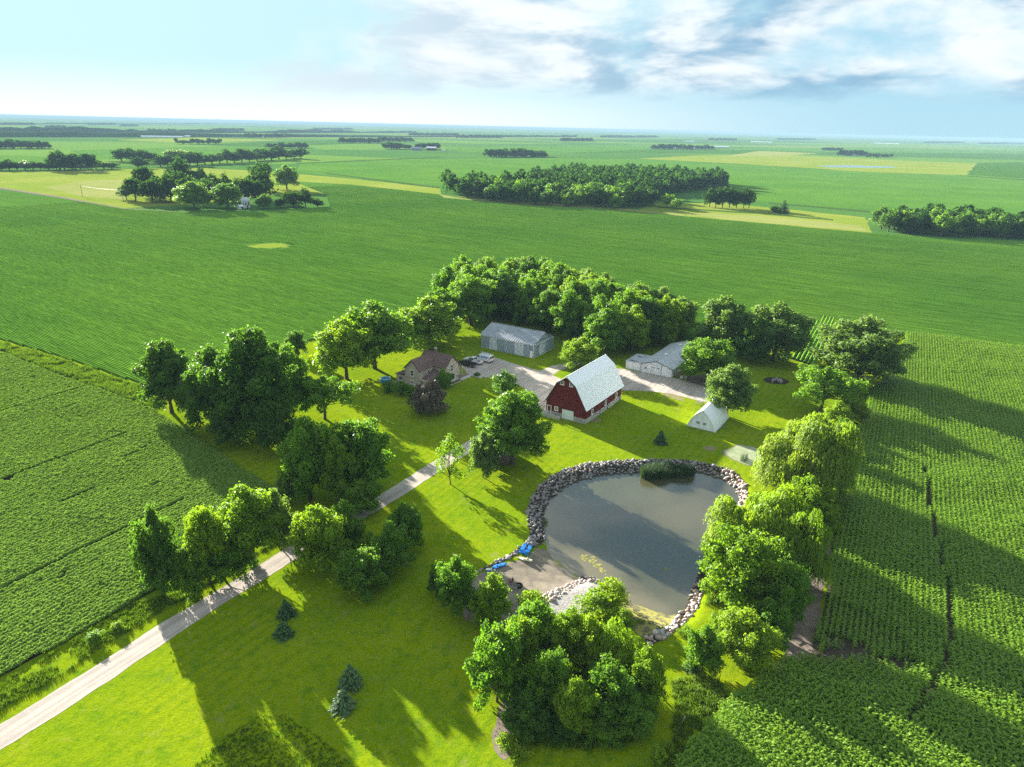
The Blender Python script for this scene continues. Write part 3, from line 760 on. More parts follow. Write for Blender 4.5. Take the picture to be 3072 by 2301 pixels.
# ---- grey machine shed
p0 = S(1600, 1075)
shed = empty('machine_shed', (p0[0], p0[1], 0), GRID_ROT)
tag(shed, 'long grey steel machine shed in front of the grove', 'shed')
SL, SW, SE, SR = 19.0, 12.3, 4.2, 6.6
MB().box(-SL - 0.05, 0.05, -0.05, SW + 0.05, -0.2, 0.18).build('foundation', M['concrete'], shed)
MB().prism([(0, 0.18), (SW, 0.18), (SW, SE), (SW / 2, SR), (0, SE)], 'x', -SL, 0).build('wall', M['shed_steel'], shed)
for ya, yb in ((-0.35, SW / 2), (SW + 0.35, SW / 2)):
    za = SE - 0.35 * (SR - SE) / (SW / 2)
    ribbed([(-SL - 0.3, ya, za + 0.09), (0.3, ya, za + 0.09), (0.3, yb, SR + 0.09), (-SL - 0.3, yb, SR + 0.09)], 24, 0.04, 0.05).build('roof_panel', M['shed_roof'], shed)
MB().tube([(-SL - 0.3, SW / 2, SR + 0.12), (0.3, SW / 2, SR + 0.12)], 0.12, 8).build('ridge_cap', M['shed_roof'], shed)
for a, b_, k in ((-15.75, -13.0, 'shed_door'), (-12.9, -9.75, 'shed_steel'), (-9.6, -6.75, 'shed_steel'), (-6.65, -3.35, 'shed_door'), (-3.25, -1.55, 'shed_steel')):
    MB().box(a, b_, -0.14, -0.06, 0.1, SE - 0.35).build('sliding_door', M[k], shed)
MB().box(-9.73, -9.62, -0.17, -0.06, 0.1, SE - 0.3).build('door_post', M['trim_white'], shed)
MB().box(-SL, -0.1, -0.2, -0.02, SE - 0.34, SE - 0.2).build('door_track', M['trim_white'], shed)
wdd = MB().box(-1.2, -0.3, -0.09, -0.01, 0.15, 2.1).build('walk_door', M['trim_white'], shed)
MB().box(-0.45, -0.38, -0.13, -0.09, 1.1, 1.2).build('door_handle', M['fascia'], wdd)
MB().box(0.02, 0.12, 3.4, 6.9, 0.1, 3.9).build('sliding_door', M['shed_door'], shed)
MB().box(0.02, 0.16, 0.3, SW - 0.2, 3.95, 4.12).build('door_track', M['trim_white'], shed)
MB().box(-0.06, 0.06, -0.1, 0.02, 0.1, SE).build('corner_trim', M['trim_white'], shed)
gl_ = MB(); gl_.box(0.02, 0.18, 6.2, 6.5, 5.3, 5.5); gl_.build('yard_light', M['trim_white'], shed)

# ---- white workshop with low lean-to
p0 = S(2014, 1134)
ws = empty('workshop', (p0[0], p0[1], 0), GRID_ROT)
tag(ws, 'white workshop with ribbed silver gable roof and low lean-to', 'workshop')
WW, WL, WE, WR_ = 9.2, 24.0, 2.6, 4.07
MB().box(-WW - 0.05, 0.05, -0.05, WL + 0.05, -0.2, 0.12).build('foundation', M['concrete'], ws)
MB().prism([(0, 0.12), (0, WE), (-WW / 2, WR_), (-WW, WE), (-WW, 0.12)], 'y', 0, WL).build('wall', M['white_side'], ws)
for xa, xb in ((0.4, -WW / 2), (-WW - 0.1, -WW / 2)):
    za = WE - (xa if xa > 0 else -WW - xa) * (WR_ - WE) / (WW / 2) if xa > 0 else WE - 0.03
    ribbed([(xa, -0.35, za + 0.08), (xa, WL + 0.3, za + 0.08), (xb, WL + 0.3, WR_ + 0.08), (xb, -0.35, WR_ + 0.08)], 36, 0.06, 0.10).build('roof_panel', M['galv'], ws)
MB().tube([(-WW / 2, -0.35, WR_ + 0.12), (-WW / 2, WL + 0.3, WR_ + 0.12)], 0.13, 8).build('ridge_cap', M['galv'], ws)
for yy in (6.6, 18.5):
    MB().box(-WW / 2 - 0.45, -WW / 2 + 0.45, yy, yy + 1.0, WR_ + 0.1, WR_ + 0.34).build('ridge_vent', M['trim_white'], ws)
rk = MB()
for (a, c) in (((0.4, 2.5), (-WW / 2, WR_ + 0.02)), ((-WW / 2, WR_ + 0.02), (-WW - 0.1, 2.58))):
    rk.prism([(a[0], a[1] + 0.03), (c[0], c[1] + 0.03), (c[0], c[1] - 0.14), (a[0], a[1] - 0.14)], 'y', -0.38, -0.33)
rk.build('rake_board', M['fascia'], ws)
for k, (a, b_) in enumerate(((-6.1, -4.72), (-4.68, -3.2))):
    gd = MB().box(a, b_, -0.1, -0.02, 0.12, 2.85).build('garage_door', M['white_side'], ws)
    MB().box((a + b_) / 2 - 0.3, (a + b_) / 2 + 0.3, -0.13, -0.1, 1.85, 2.1).build('pane', M['dark'], gd)
for xx in (-6.16, -3.19):
    MB().box(xx, xx + 0.06, -0.13, -0.01, 0.1, 2.95).build('door_frame', M['fascia'], ws)
MB().box(0.005, 0.07, -0.08, 0.02, 0.1, 2.5).build('corner_trim', M['fascia'], ws)
MB().box(-WW - 0.05, -WW + 0.03, -0.1, -0.01, 0.1, 2.5).build('corner_trim', M['fascia'], ws)
window(ws, 'y', 0, -8.1, -7.45, 1.15, 1.8, 2, 2, 0.08)
window(ws, 'x', 0, 3.0, 4.2, 1.1, 1.9, 2, 1, 0.08, face=1)
MB().prism([(-WW - 0.01, 0.0), (-WW - 0.01, 2.35), (-14.0, 2.2), (-14.0, 0.0)], 'y', 0.3, 8.6).build('lean_to_wall', M['white_side'], ws)
lr = ribbed([(-14.2, 0.1, 2.28), (-14.2, 8.8, 2.28), (-WW - 0.02, 8.8, 2.48), (-WW - 0.02, 0.1, 2.48)], 14, 0.04, 0.05).build('lean_to_roof', M['galv'], ws)
MB().box(-13.2, -10.6, 1.0, 1.3, 2.44, 2.5).build('skylight', M['fascia'], lr)
MB().box(-12.6, -11.0, 5.6, 5.9, 2.46, 2.53).build('skylight', M['fascia'], lr)
MB().tube([(-10.6, 6.2, 2.35), (-10.6, 6.2, 3.1)], 0.09, 8).build('vent_pipe', M['fascia'], lr)

# ---- white gothic arch shed
p0 = S(2145, 1298)
af = empty('arched_shed', (p0[0], p0[1], 0), GRID_ROT)
tag(af, 'small white pointed arch shed with two dark windows', 'shed')
AW, AL, AH = 6.65, 10.6, 4.7
half = [(1.0, 0.0), (0.955, 0.10), (0.87, 0.25), (0.745, 0.43), (0.58, 0.61), (0.40, 0.77), (0.20, 0.90), (0.0, 1.0)]
arch = [(-AW / 2 + AW / 2 * u, AH * w_) for u, w_ in half] + [(-AW / 2 - AW / 2 * u, AH * w_) for u, w_ in half[-2::-1]]
MB().box(-AW - 0.06, 0.06, -0.06, AL + 0.06, -0.3, 0.14).build('foundation', M['block'], af)
M['white_panel'] = mat_boards('white_end_wall', (0.80, 0.84, 0.88), 'v', pitch=1.6, dep=0.10)
MB().prism([(x, max(z, 0.12)) for x, z in arch], 'y', 0.02, 0.12).build('end_wall', M['white_panel'], af)
MB().prism([(x, max(z, 0.12)) for x, z in arch], 'y', AL - 0.12, AL - 0.02).build('end_wall', M['white_panel'], af)
rs = MB(); n = len(arch)
outer = [(-AW / 2 + (x + AW / 2) * 1.025, z * 1.02 + 0.03) for x, z in arch]
NY = 2
for i in range(n - 1):
    a, b_ = outer[i], outer[i + 1]; c, d = arch[i], arch[i + 1]
    for y0, y1 in ((-0.25, AL + 0.25),):
        vs = [(a[0], y0, a[1]), (a[0], y1, a[1]), (b_[0], y1, b_[1]), (b_[0], y0, b_[1]), (c[0], y0, c[1]), (c[0], y1, c[1]), (d[0], y1, d[1]), (d[0], y0, d[1])]
        rs.add(vs, [(0, 1, 2, 3), (7, 6, 5, 4), (0, 3, 7, 4), (1, 5, 6, 2)])
M['white_shell'] = mat_steel('white_roof_shell', (0.88, 0.89, 0.90), 0.4, streak=0.03)
rs.build('arched_roof', M['white_shell'], af)
for s0 in (2.15, 3.62):
    window(af, 'y', 0.02, -AW + s0 - 0.05, -AW + s0 + 0.72, 1.25, 1.8, 3, 2, 0.05, out=0.04, sill=False, trim='trim_white')
jk = MB()
for q in range(6): jk.tube([(0.15 + 0.06 * q, 1.2 + q * 0.9, 0.1), (0.3 + 0.05 * q, 2.6 + q * 0.8, 0.14 + 0.05 * (q % 2))], 0.07, 6)
jo = jk.build('timber_pile', M['wood_grey'], None); jo.location = af.location; jo.rotation_euler = (0, 0, GRID_ROT)
tag(jo, 'grey timbers lying along the arched shed', 'timber')

# ---- house
ho = S(1140 + 1550 * 0.12676, 1020 + 1095 * 0.12676)
hs = empty('house', (ho[0], ho[1], 0), GRID_ROT)
tag(hs, 'tan two storey farmhouse with brown cross gable roof', 'house')
# X = e2 (towards right front), Y = e1 (towards back)
x0, x1 = -9.1, -0.4; y0, y1 = 0.25, 6.2; HE, HR = 5.0, 7.5; lx0, lx1, ly0 = -9.1, -4.0, -5.55
MB().box(x0 - 0.04, x1 + 0.04, y0 - 0.04, y1 + 0.04, -0.2, 0.4).build('foundation', M['concrete'], hs)
MB().prism([(y0, 0.4), (y1, 0.4), (y1, HE), ((y0 + y1) / 2, HR), (y0, HE)], 'x', x0, x1).build('wall', M['tan'], hs)
MB().box(lx0 - 0.03, lx1 + 0.03, ly0 - 0.04, y0 - 0.05, -0.2, 0.4).build('foundation', M['concrete'], hs)
lm = (lx0 + lx1) / 2
MB().prism([(lx1, 0.4), (lx1, HE), (lm, HR), (lx0 + 0.003, HE), (lx0 + 0.003, 0.4)], 'y', ly0, y0 + 0.3).build('wall', M['tan'], hs)
def gable_roof(parent, axis, c, hw, e0, e1_, ze, zr, ov, mat, th=0.14):
    sl = (zr - ze) / hw
    for sgn in (1, -1):
        a = c + sgn * (hw + ov); za = ze - ov * sl + 0.16; zc = zr + 0.16
        q = [(a, e0, za), (a, e1_, za), (c, e1_, zc), (c, e0, zc)] if axis == 'y' else [(e0, a, za), (e1_, a, za), (e1_, c, zc), (e0, c, zc)]
        v = [Vector(p) for p in q]
        if (v[1] - v[0]).cross(v[3] - v[0]).z < 0: q = [q[1], q[0], q[3], q[2]]
        MB().slab(q, th).build('roof_panel', mat, parent)
yc = (y0 + y1) / 2
gable_roof(hs, 'x', yc, (y1 - y0) / 2, x0 - 0.4, x1 + 0.4, HE, HR, 0.35, M['shingle'])
# left wing roof, run into the main roof and cut at its ridge
sl = (HR - HE) / ((lx1 - lx0) / 2); hw = (lx1 - lx0) / 2
for sgn in (1, -1):
    a = lm + sgn * (hw + 0.35); za = HE - 0.35 * sl + 0.163
    q = [(a, ly0 - 0.4, za), (a, y0 - 0.3, za), (lm + sgn * 0.01, yc - 0.05, HR + 0.163), (lm, ly0 - 0.4, HR + 0.163)]
    v = [Vector(p) for p in q]
    if (v[1] - v[0]).cross(v[3] - v[0]).z < 0: q = q[::-1]
    MB().slab(q, 0.14).build('roof_panel', M['shingle'], hs)
rk = MB()
for sgn in (1, -1):
    rk.prism([(lm + sgn * (hw + 0.35), HE - 0.35 * sl + 0.10), (lm, HR + 0.1), (lm, HR - 0.12), (lm + sgn * (hw + 0.35), HE - 0.35 * sl - 0.12)], 'y', ly0 - 0.44, ly0 - 0.38)
rk.build('rake_board', M['fascia'], hs); rk = MB()
sl2 = (HR - HE) / ((y1 - y0) / 2)
for sgn in (1, -1):
    rk.prism([(yc + sgn * ((y1 - y0) / 2 + 0.35), HE - 0.35 * sl2 + 0.10), (yc, HR + 0.1), (yc, HR - 0.12), (yc + sgn * ((y1 - y0) / 2 + 0.35), HE - 0.35 * sl2 - 0.12)], 'x', x1 + 0.38, x1 + 0.44)
rk.build('rake_board', M['fascia'], hs)
# chimney, windows
ch = MB().box(-6.35, -5.75, 3.35, 3.95, 6.4, 8.5).build('chimney', M['brick'], hs)
MB().box(-6.42, -5.68, 3.28, 4.02, 8.5, 8.62).build('chimney_cap', M['concrete'], ch)
window(hs, 'x', x1, 2.7, 3.75, 3.3, 5.0, 2, 2, 0.1, face=1)
window(hs, 'x', x1, 2.1, 4.5, 0.75, 2.4, 1, 1, 0.12, face=1)
window(hs, 'y', ly0, -7.1, -6.25, 3.1, 4.6, 1, 2, 0.1)
window(hs, 'y', ly0, -7.2, -6.4, 0.95, 1.6, 2, 1, 0.1)
window(hs, 'x', lx1, -2.4, -1.6, 3.5, 4.3, 1, 1, 0.08, face=1)
# corner porch with hip roof
MB().box(lx1 + 0.02, -1.15, ly0 + 0.6, y0 - 0.06, 0.0, 2.45).build('porch_wall', M['tan'], hs)
MB().slab([(lx1 - 0.0, ly0 + 0.35, 2.55), (-0.85, ly0 + 0.35, 2.55), (-0.85, y0 - 0.02, 3.3), (lx1, y0 - 0.02, 4.2)], 0.12).build('porch_roof', M['shingle'], hs)
MB().box(lx1, -0.8, ly0 + 0.29, ly0 + 0.34, 2.36, 2.58).build('gutter', M['trim_white'], hs)
# enclosed side porch (left) and entry porch (right back)
MB().box(-12.6, x0 - 0.01, -5.0, -1.2, 0.0, 2.4).build('side_porch_wall', M['tan'], hs)
MB().slab([(-12.9, -5.3, 2.5), (x0 - 0.02, -5.3, 3.1), (x0 - 0.02, -0.9, 3.1), (-12.9, -0.9, 2.5)], 0.12).build('side_porch_roof', M['shingle'], hs)
window(hs, 'y', -5.0, -11.6, -10.4, 0.9, 2.0, 2, 1, 0.1)
MB().box(-6.2, -2.3, y1 + 0.01, 9.6, 0.0, 2.75).build('entry_wall', M['tan'], hs)
MB().slab([(-6.5, y1 + 0.05, 3.5), (-1.7, y1 + 0.05, 3.5), (-1.7, 10.2, 2.8), (-6.5, 10.2, 2.8)], 0.12).build('entry_roof', M['shingle'], hs)
dd = MB().box(-2.3, -2.22, 7.1, 8.0, 0.2, 2.25).build('entry_door', M['dark'], hs)
MB().box(-2.22, -2.15, 7.85, 7.92, 1.15, 1.25).build('door_handle', M['trim_white'], dd)
MB().tube([(-1.85, 9.9, 0), (-1.85, 9.9, 2.75)], 0.07, 8).build('porch_post', M['trim_white'], hs)
MB().box(-0.3, 1.0, 6.4, 11.2, -0.1, 0.14).build('patio', M['concrete'], hs)
MB().box(-2.1, -0.31, 6.25, 11.2, -0.1, 0.15).build('patio', M['wood'], hs)
MB().box(0.55, 0.75, -3.2, 6.35, -0.1, 0.12).build('edging', M['concrete'], hs)
MB().box(-0.3, 0.54, -3.0, 6.3, -0.1, 0.05).build('flower_bed', M['soil'], hs)
dk = MB()
for k in range(12): dk.box(-12.55 + k * 0.3, -12.29 + k * 0.3, -7.4, -5.1, 0.28, 0.34)
dko = dk.build('deck', M['wood_grey'], hs)
rl = MB()
for k in range(5): rl.box(-12.6 + k * 0.87, -12.5 + k * 0.87, -7.45, -7.35, 0.0, 1.25)
rl.box(-12.6, -9.0, -7.46, -7.34, 1.25, 1.33); rl.build('railing', M['wood_grey'], hs)

# ---- small white shed hidden by trees
p0 = S(1484, 1384)
ph = empty('garden_shed', (p0[0], p0[1], 0), GRID_ROT)
tag(ph, 'small white shed half hidden behind the driveway tree', 'shed')
MB().box(-5.1, 0.05, -0.05, 6.1, -0.2, 0.2).build('foundation', M['concrete'], ph)
MB().prism([(0, 0.2), (0, 2.3), (-2.5, 3.6), (-5.0, 2.3), (-5.0, 0.2)], 'y', 0, 6.0).build('wall', M['white_side'], ph)
gable_roof(ph, 'y', -2.5, 2.5, -0.3, 6.3, 2.3, 3.6, 0.3, M['white_roof'], 0.08)
dg = MB().box(-3.1, -2.1, -0.06, -0.01, 0.2, 2.1).build('door', M['trim_white'], ph)
MB().box(-2.22, -2.16, -0.1, -0.06, 1.1, 1.2).build('door_handle', M['fascia'], dg)
window(ph, 'x', 0, 2.2, 3.2, 1.1, 1.9, 2, 1, 0.08, face=1)
dkk = empty('deck', (p0[0], p0[1], 0), GRID_ROT); tag(dkk, 'low brown plank deck beside the small white shed', 'deck')
for k in range(11): MB().box(0.2 + k * 0.26, 0.44 + k * 0.26, -0.6, 3.6, 0.22, 0.27).build('plank', M['wood'], dkk)
jb = MB(); [jb.box(0.25, 3.0, yy, yy + 0.08, -0.05, 0.219) for yy in (-0.4, 1.4, 3.3)]; jb.build('joist', M['wood'], dkk)
# ---------------------------------------------------------------- vehicles
def mat_paint(name, col, rough=0.25):
    t = NT(name); co = t.coord('Object'); d = t.noise(co, 1.5, 5, 0.65)
    c = t.mix(t.math('MULTIPLY', t.rng(d, 0.45, 0.75), 0.25), col, (0.25, 0.22, 0.18))
    return t.done(t.principled(c, t.math('ADD', rough, t.math('MULTIPLY', d, 0.15)), 0.5, **{'Coat Weight': 0.5, 'Coat Roughness': 0.1}))
M['paint_white'] = mat_paint('white_car_paint', (0.66, 0.67, 0.69))
M['paint_black'] = mat_paint('black_car_paint', (0.016, 0.017, 0.021))
M['tyre'] = mat_plain('tyre_rubber', (0.018, 0.018, 0.018), 0.85)
M['chrome'] = mat_plain('bright_metal', (0.55, 0.55, 0.56), 0.25, metal=0.9)
M['lamp_red'] = mat_plain('tail_lamp', (0.35, 0.02, 0.02), 0.3)
M['lamp_clear'] = mat_plain('head_lamp', (0.7, 0.7, 0.68), 0.15)
M['bedliner'] = mat_plain('bed_liner', (0.02, 0.02, 0.022), 0.8)
M['blue_print'] = mat_plain('blue_vehicle_print', (0.10, 0.26, 0.50), 0.4)
HEAD = math.atan2(0.57, -0.82)
def wheel(parent, x, y, r=0.39, w=0.25):
    sg = 1 if y > 0 else -1
    t = MB(); n = 20
    ring = [(0.62 * r, -w / 2), (0.95 * r, -w / 2), (r, -w / 2 + 0.03), (r, w / 2 - 0.03), (0.95 * r, w / 2), (0.62 * r, w / 2)]
    vs = []; fs = []
    for k in range(n):
        a = 2 * math.pi * k / n
        vs += [(math.cos(a) * q, b, math.sin(a) * q) for q, b in ring]
    m = len(ring)
    for k in range(n):
        for j in range(m): fs.append((k * m + j, k * m + (j + 1) % m, ((k + 1) % n) * m + (j + 1) % m, ((k + 1) % n) * m + j))
    t.add(vs, fs)
    wo = t.build('wheel', M['tyre'], parent, loc=(x, y, r))
    c = MB(); c.tube([(0, -w * 0.35 * sg, 0), (0, w * 0.42 * sg, 0)], r * 0.63, 16)
    for k in range(5):
        a = 2 * math.pi * k / 5
        c.tube([(math.cos(a) * 0.1 * r, w * 0.43 * sg, math.sin(a) * 0.1 * r), (math.cos(a) * 0.55 * r, w * 0.45 * sg, math.sin(a) * 0.55 * r)], 0.03, 6)
    c.build('rim', M['chrome'], wo)
def pickup(loc, paint, label):
    t = empty('pickup_truck', (loc[0], loc[1], 0.02), HEAD); tag(t, label, 'truck', 'vehicles parked by the house')
    L = 2.9; W_ = 0.98
    body = MB()
    body.prism([(2.9, 0.55), (2.9, 1.0), (2.72, 1.12), (1.25, 1.2), (1.05, 1.22), (-0.85, 1.22), (-0.85, 0.5), (2.4, 0.5)], 'y', -W_, W_)
    bo = body.build('body', M[paint], t, bevel=0.06)
    cab = MB(); lo_ = [(1.25, 1.2), (-0.85, 1.2)]; hi = [(0.45, 1.86), (-0.72, 1.86)]
    vs = [(x, s * 0.95, z) for s in (-1, 1) for x, z in lo_] + [(x, s * 0.74, z) for s in (-1, 1) for x, z in hi]
    cab.add(vs, [(0, 1, 5, 4), (2, 6, 7, 3), (4, 5, 7, 6), (0, 4, 6, 2), (1, 3, 7, 5)])
    cb = cab.build('cab', M[paint], t, bevel=0.03)
    g = MB(); g.add([(1.2, -0.85, 1.26), (1.2, 0.85, 1.26), (0.54, 0.70, 1.82), (0.54, -0.70, 1.82)], [(0, 1, 2, 3)])
    for v in range(4): pass
    g.v = [(x + 0.025, y, z + 0.02) for x, y, z in g.v]; g.build('windscreen', M['glass'], cb)
    g = MB(); g.add([(-0.875, -0.80, 1.3), (-0.875, 0.80, 1.3), (-0.765, 0.66, 1.8), (-0.765, -0.66, 1.8)], [(0, 1, 2, 3)]); g.build('rear_window', M['glass'], cb)
    for s in (-1, 1):
        for a, b in (((1.02, 0.55), (0.18, 0.25)), ((0.10, 0.10), (-0.72, -0.66))):
            g = MB(); g.add([(a[0], s * 0.955, 1.27), (b[0], s * 0.955, 1.27), (b[1], s * 0.79, 1.76), (a[1], s * 0.79, 1.76)], [(0, 1, 2, 3)]); g.build('side_window', M['glass'], cb)
        MB().box(0.95, 1.15, *sorted((s * 1.0, s * 1.22)), 1.18, 1.4).build('mirror', M[paint], cb, bevel=0.02)
        MB().box(2.86, 2.93, *sorted((s * 0.6, s * 0.95)), 0.8, 1.0).build('headlight', M['lamp_clear'], bo)
        bw = MB().box(-2.88, -0.88, *sorted((s * 0.98, s * 0.88)), 0.55, 1.18).build('bed_side', M[paint], t, bevel=0.03)
        MB().box(-2.93, -2.87, *sorted((s * 0.83, s * 0.97)), 0.8, 1.12).build('tail_light', M['lamp_red'], bw)
    MB().box(-2.84, -0.88, -0.87, 0.87, 0.55, 0.62).build('bed_floor', M['bedliner'], t)
    MB().box(-2.90, -2.82, -0.86, 0.86, 0.62, 1.17).build('tailgate', M[paint], t, bevel=0.02)
    MB().box(-3.06, -2.9, -0.95, 0.95, 0.48, 0.66).build('bumper', M['chrome'], t, bevel=0.03)
    MB().box(2.88, 3.02, -0.95, 0.95, 0.48, 0.68).build('bumper', M['chrome'], t, bevel=0.03)
    MB().box(2.88, 2.94, -0.55, 0.55, 0.72, 1.0).build('grille', M['fascia'], t)
    MB().box(-2.6, 2.5, -0.8, 0.8, 0.32, 0.5).build('chassis', M['tyre'], t)
    for x in (1.85, -1.75):
        for y in (-0.88, 0.88): wheel(t, x, y)
    return t
pickup((-12.95, 193.75), 'paint_black', 'black pickup truck parked nearest the house')
pickup((-11.45, 196.45), 'paint_white', 'white pickup truck with open bed parked between black truck and van')
van = empty('van', (-8.5, 198.5, 0.02), HEAD)
tag(van, 'white work van with blue side print and roof ladder', 'van', 'vehicles parked by the house')
vb = MB(); vb.prism([(2.85, 0.45), (2.85, 0.95), (2.6, 1.12), (1.95, 1.28), (1.2, 2.12), (0.9, 2.2), (-2.75, 2.2), (-2.85, 2.05), (-2.85, 0.45)], 'y', -1.0, 1.0)
vo = vb.build('body', M['paint_white'], van, bevel=0.09)
g = MB(); g.add([(1.90, -0.85, 1.42), (1.90, 0.85, 1.42), (1.36, 0.8, 2.03), (1.36, -0.8, 2.03)], [(0, 1, 2, 3)]); g.v = [(x + 0.05, y, z + 0.04) for x, y, z in g.v]; g.build('windscreen', M['glass'], vo)
for s in (-1, 1):
    g = MB(); g.add([(1.75, s * 1.008, 1.32), (0.75, s * 1.008, 1.32), (0.75, s * 1.008, 1.9), (1.25, s * 1.008, 1.9)], [(0, 1, 2, 3)]); g.build('side_window', M['glass'], vo)
    MB().box(-2.3, 0.3, *sorted((s * 1.002, s * 1.01)), 1.45, 1.85).build('printed_band', M['blue_print'], vo)
    MB().box(-2.0, 0.4, *sorted((s * 1.002, s * 1.01)), 1.2, 1.32).build('printed_band', M['blue_print'], vo)
    MB().box(1.5, 1.66, *sorted((s * 1.02, s * 1.25)), 1.3, 1.6).build('mirror', M['fascia'], vo)
    MB().box(-2.89, -2.84, *sorted((s * 0.82, s * 0.98)), 1.0, 1.6).build('tail_light', M['lamp_red'], vo)
    MB().box(2.8, 2.88, *sorted((s * 0.6, s * 0.94)), 0.75, 0.98).build('headlight', M['lamp_clear'], vo)
    g = MB(); g.box(-2.88, -2.845, *sorted((s * 0.08, s * 0.78)), 1.35, 1.95); g.build('rear_window', M['glass'], vo)
MB().box(-3.0, -2.86, -0.95, 0.95, 0.42, 0.6).build('bumper', M['fascia'], van, bevel=0.03)
MB().box(2.84, 2.98, -0.95, 0.95, 0.42, 0.62).build('bumper', M['fascia'], van, bevel=0.03)
for x in (1.85, -1.75):
    for y in (-0.88, 0.88): wheel(van, x, y, 0.37)
rk = MB()
for x in (-2.3, -0.9, 0.5):
    rk.tube([(x, -0.85, 2.18), (x, -0.85, 2.5), (x, 0.85, 2.5), (x, 0.85, 2.18)], 0.03, 6)
rk.build('roof_rack', M['fascia'], van)
ldr = MB()
for y in (-0.5, -0.1): ldr.tube([(-3.2, y, 2.58), (1.3, y, 2.58)], 0.035, 6)
for k in range(14): ldr.tube([(-3.1 + k * 0.33, -0.5, 2.58), (-3.1 + k * 0.33, -0.1, 2.58)], 0.02, 6)
lo = ldr.build('ladder', M['chrome'], None); lo.location = van.location; lo.rotation_euler = van.rotation_euler
tag(lo, 'aluminium ladder lying on the van roof rack', 'ladder')

# ---------------------------------------------------------------- yard pole, pool, boats, small things
yp = S(1502, 1187)
pole = empty('utility_pole', (yp[0], yp[1], 0)); tag(pole, 'wooden yard pole with meter box in front of the round bush', 'pole')
MB().tube([(0, 0, -0.3), (0, 0, 8.0)], [0.16, 0.11], 10).build('pole', M['wood_grey'], pole)
MB().box(-0.28, 0.28, -0.22, 0.0, 0.3, 1.7).build('meter_box', M['galv'], pole)
MB().tube([(0, -0.15, 5.6), (0, -0.8, 5.9)], 0.04, 6).build('lamp_arm', M['galv'], pole)
MB().tube([(0, -0.8, 5.95), (0, -0.8, 5.7)], [0.1, 0.24], 10).build('lamp_head', M['trim_white'], pole)
MB().tube([(0.12, 0, 1.7), (0.12, 0, 7.6)], 0.03, 6).build('conduit', M['galv'], pole)
bx3 = empty('propane_tank', (*S(1517, 1191), 0), 0.5); tag(bx3, 'white propane tank beside the yard pole', 'tank')
MB().tube([(-0.9, 0, 0.75), (-0.75, 0, 0.75), (0.75, 0, 0.75), (0.9, 0, 0.75)], [0.2, 0.42, 0.42, 0.2], 14).build('tank', M['trim_white'], bx3, smooth=True)
lg = MB(); [lg.box(x - 0.08, x + 0.08, -0.3, 0.3, -0.02, 0.45) for x in (-0.5, 0.5)]; lg.build('foot', M['galv'], bx3)

M['blue_plastic'] = mat_plain('blue_plastic', (0.012, 0.20, 0.62), 0.35, 0.5, var=0.1)
M['cream_plastic'] = mat_plain('cream_plastic', (0.62, 0.58, 0.40), 0.4, 0.5, var=0.1)
M['pool_water'] = mat_plain('pool_water', (0.05, 0.30, 0.42), 0.05, 0.6)
pp = np.array([ho[0], ho[1]]) + E1 * -6.4 + E2 * -15.2
pool = empty('swimming_pool', (pp[0], pp[1], 0)); tag(pool, 'round blue above ground pool left of the house', 'pool')
b = MB(); n = 28; rr = 1.35
vs = []
for z, r in ((0, rr), (0.95, rr), (0.95, rr - 0.08), (0.1, rr - 0.08)): vs += [(math.cos(2 * math.pi * k / n) * r, math.sin(2 * math.pi * k / n) * r, z) for k in range(n)]
b.add(vs, [(j * n + k, j * n + (k + 1) % n, (j + 1) * n + (k + 1) % n, (j + 1) * n + k) for j in range(3) for k in range(n)]); b.build('pool_wall', M['blue_plastic'], pool)
b = MB(); b.add([(math.cos(2 * math.pi * k / n) * (rr - 0.07), math.sin(2 * math.pi * k / n) * (rr - 0.07), 0.8) for k in range(n)], [tuple(range(n))]); b.build('water_surface', M['pool_water'], pool)
b = MB(); b.tube([(math.cos(2 * math.pi * k / n) * (rr - 0.03), math.sin(2 * math.pi * k / n) * (rr - 0.03), 0.97) for k in range(n + 1)], 0.06, 6, False); b.build('rim', M['trim_white'], pool)
b = MB()
for y in (-0.2, 0.2): b.tube([(-1.75, y, 0), (-1.45, y, 1.5), (-1.15, y, 1.5), (-1.1, y, 0.4)], 0.03, 6)
for k in range(4): b.box(-1.72 + k * 0.07, -1.6 + k * 0.07, -0.2, 0.2, 0.25 + k * 0.27, 0.29 + k * 0.27)
b.build('steps', M['trim_white'], pool)

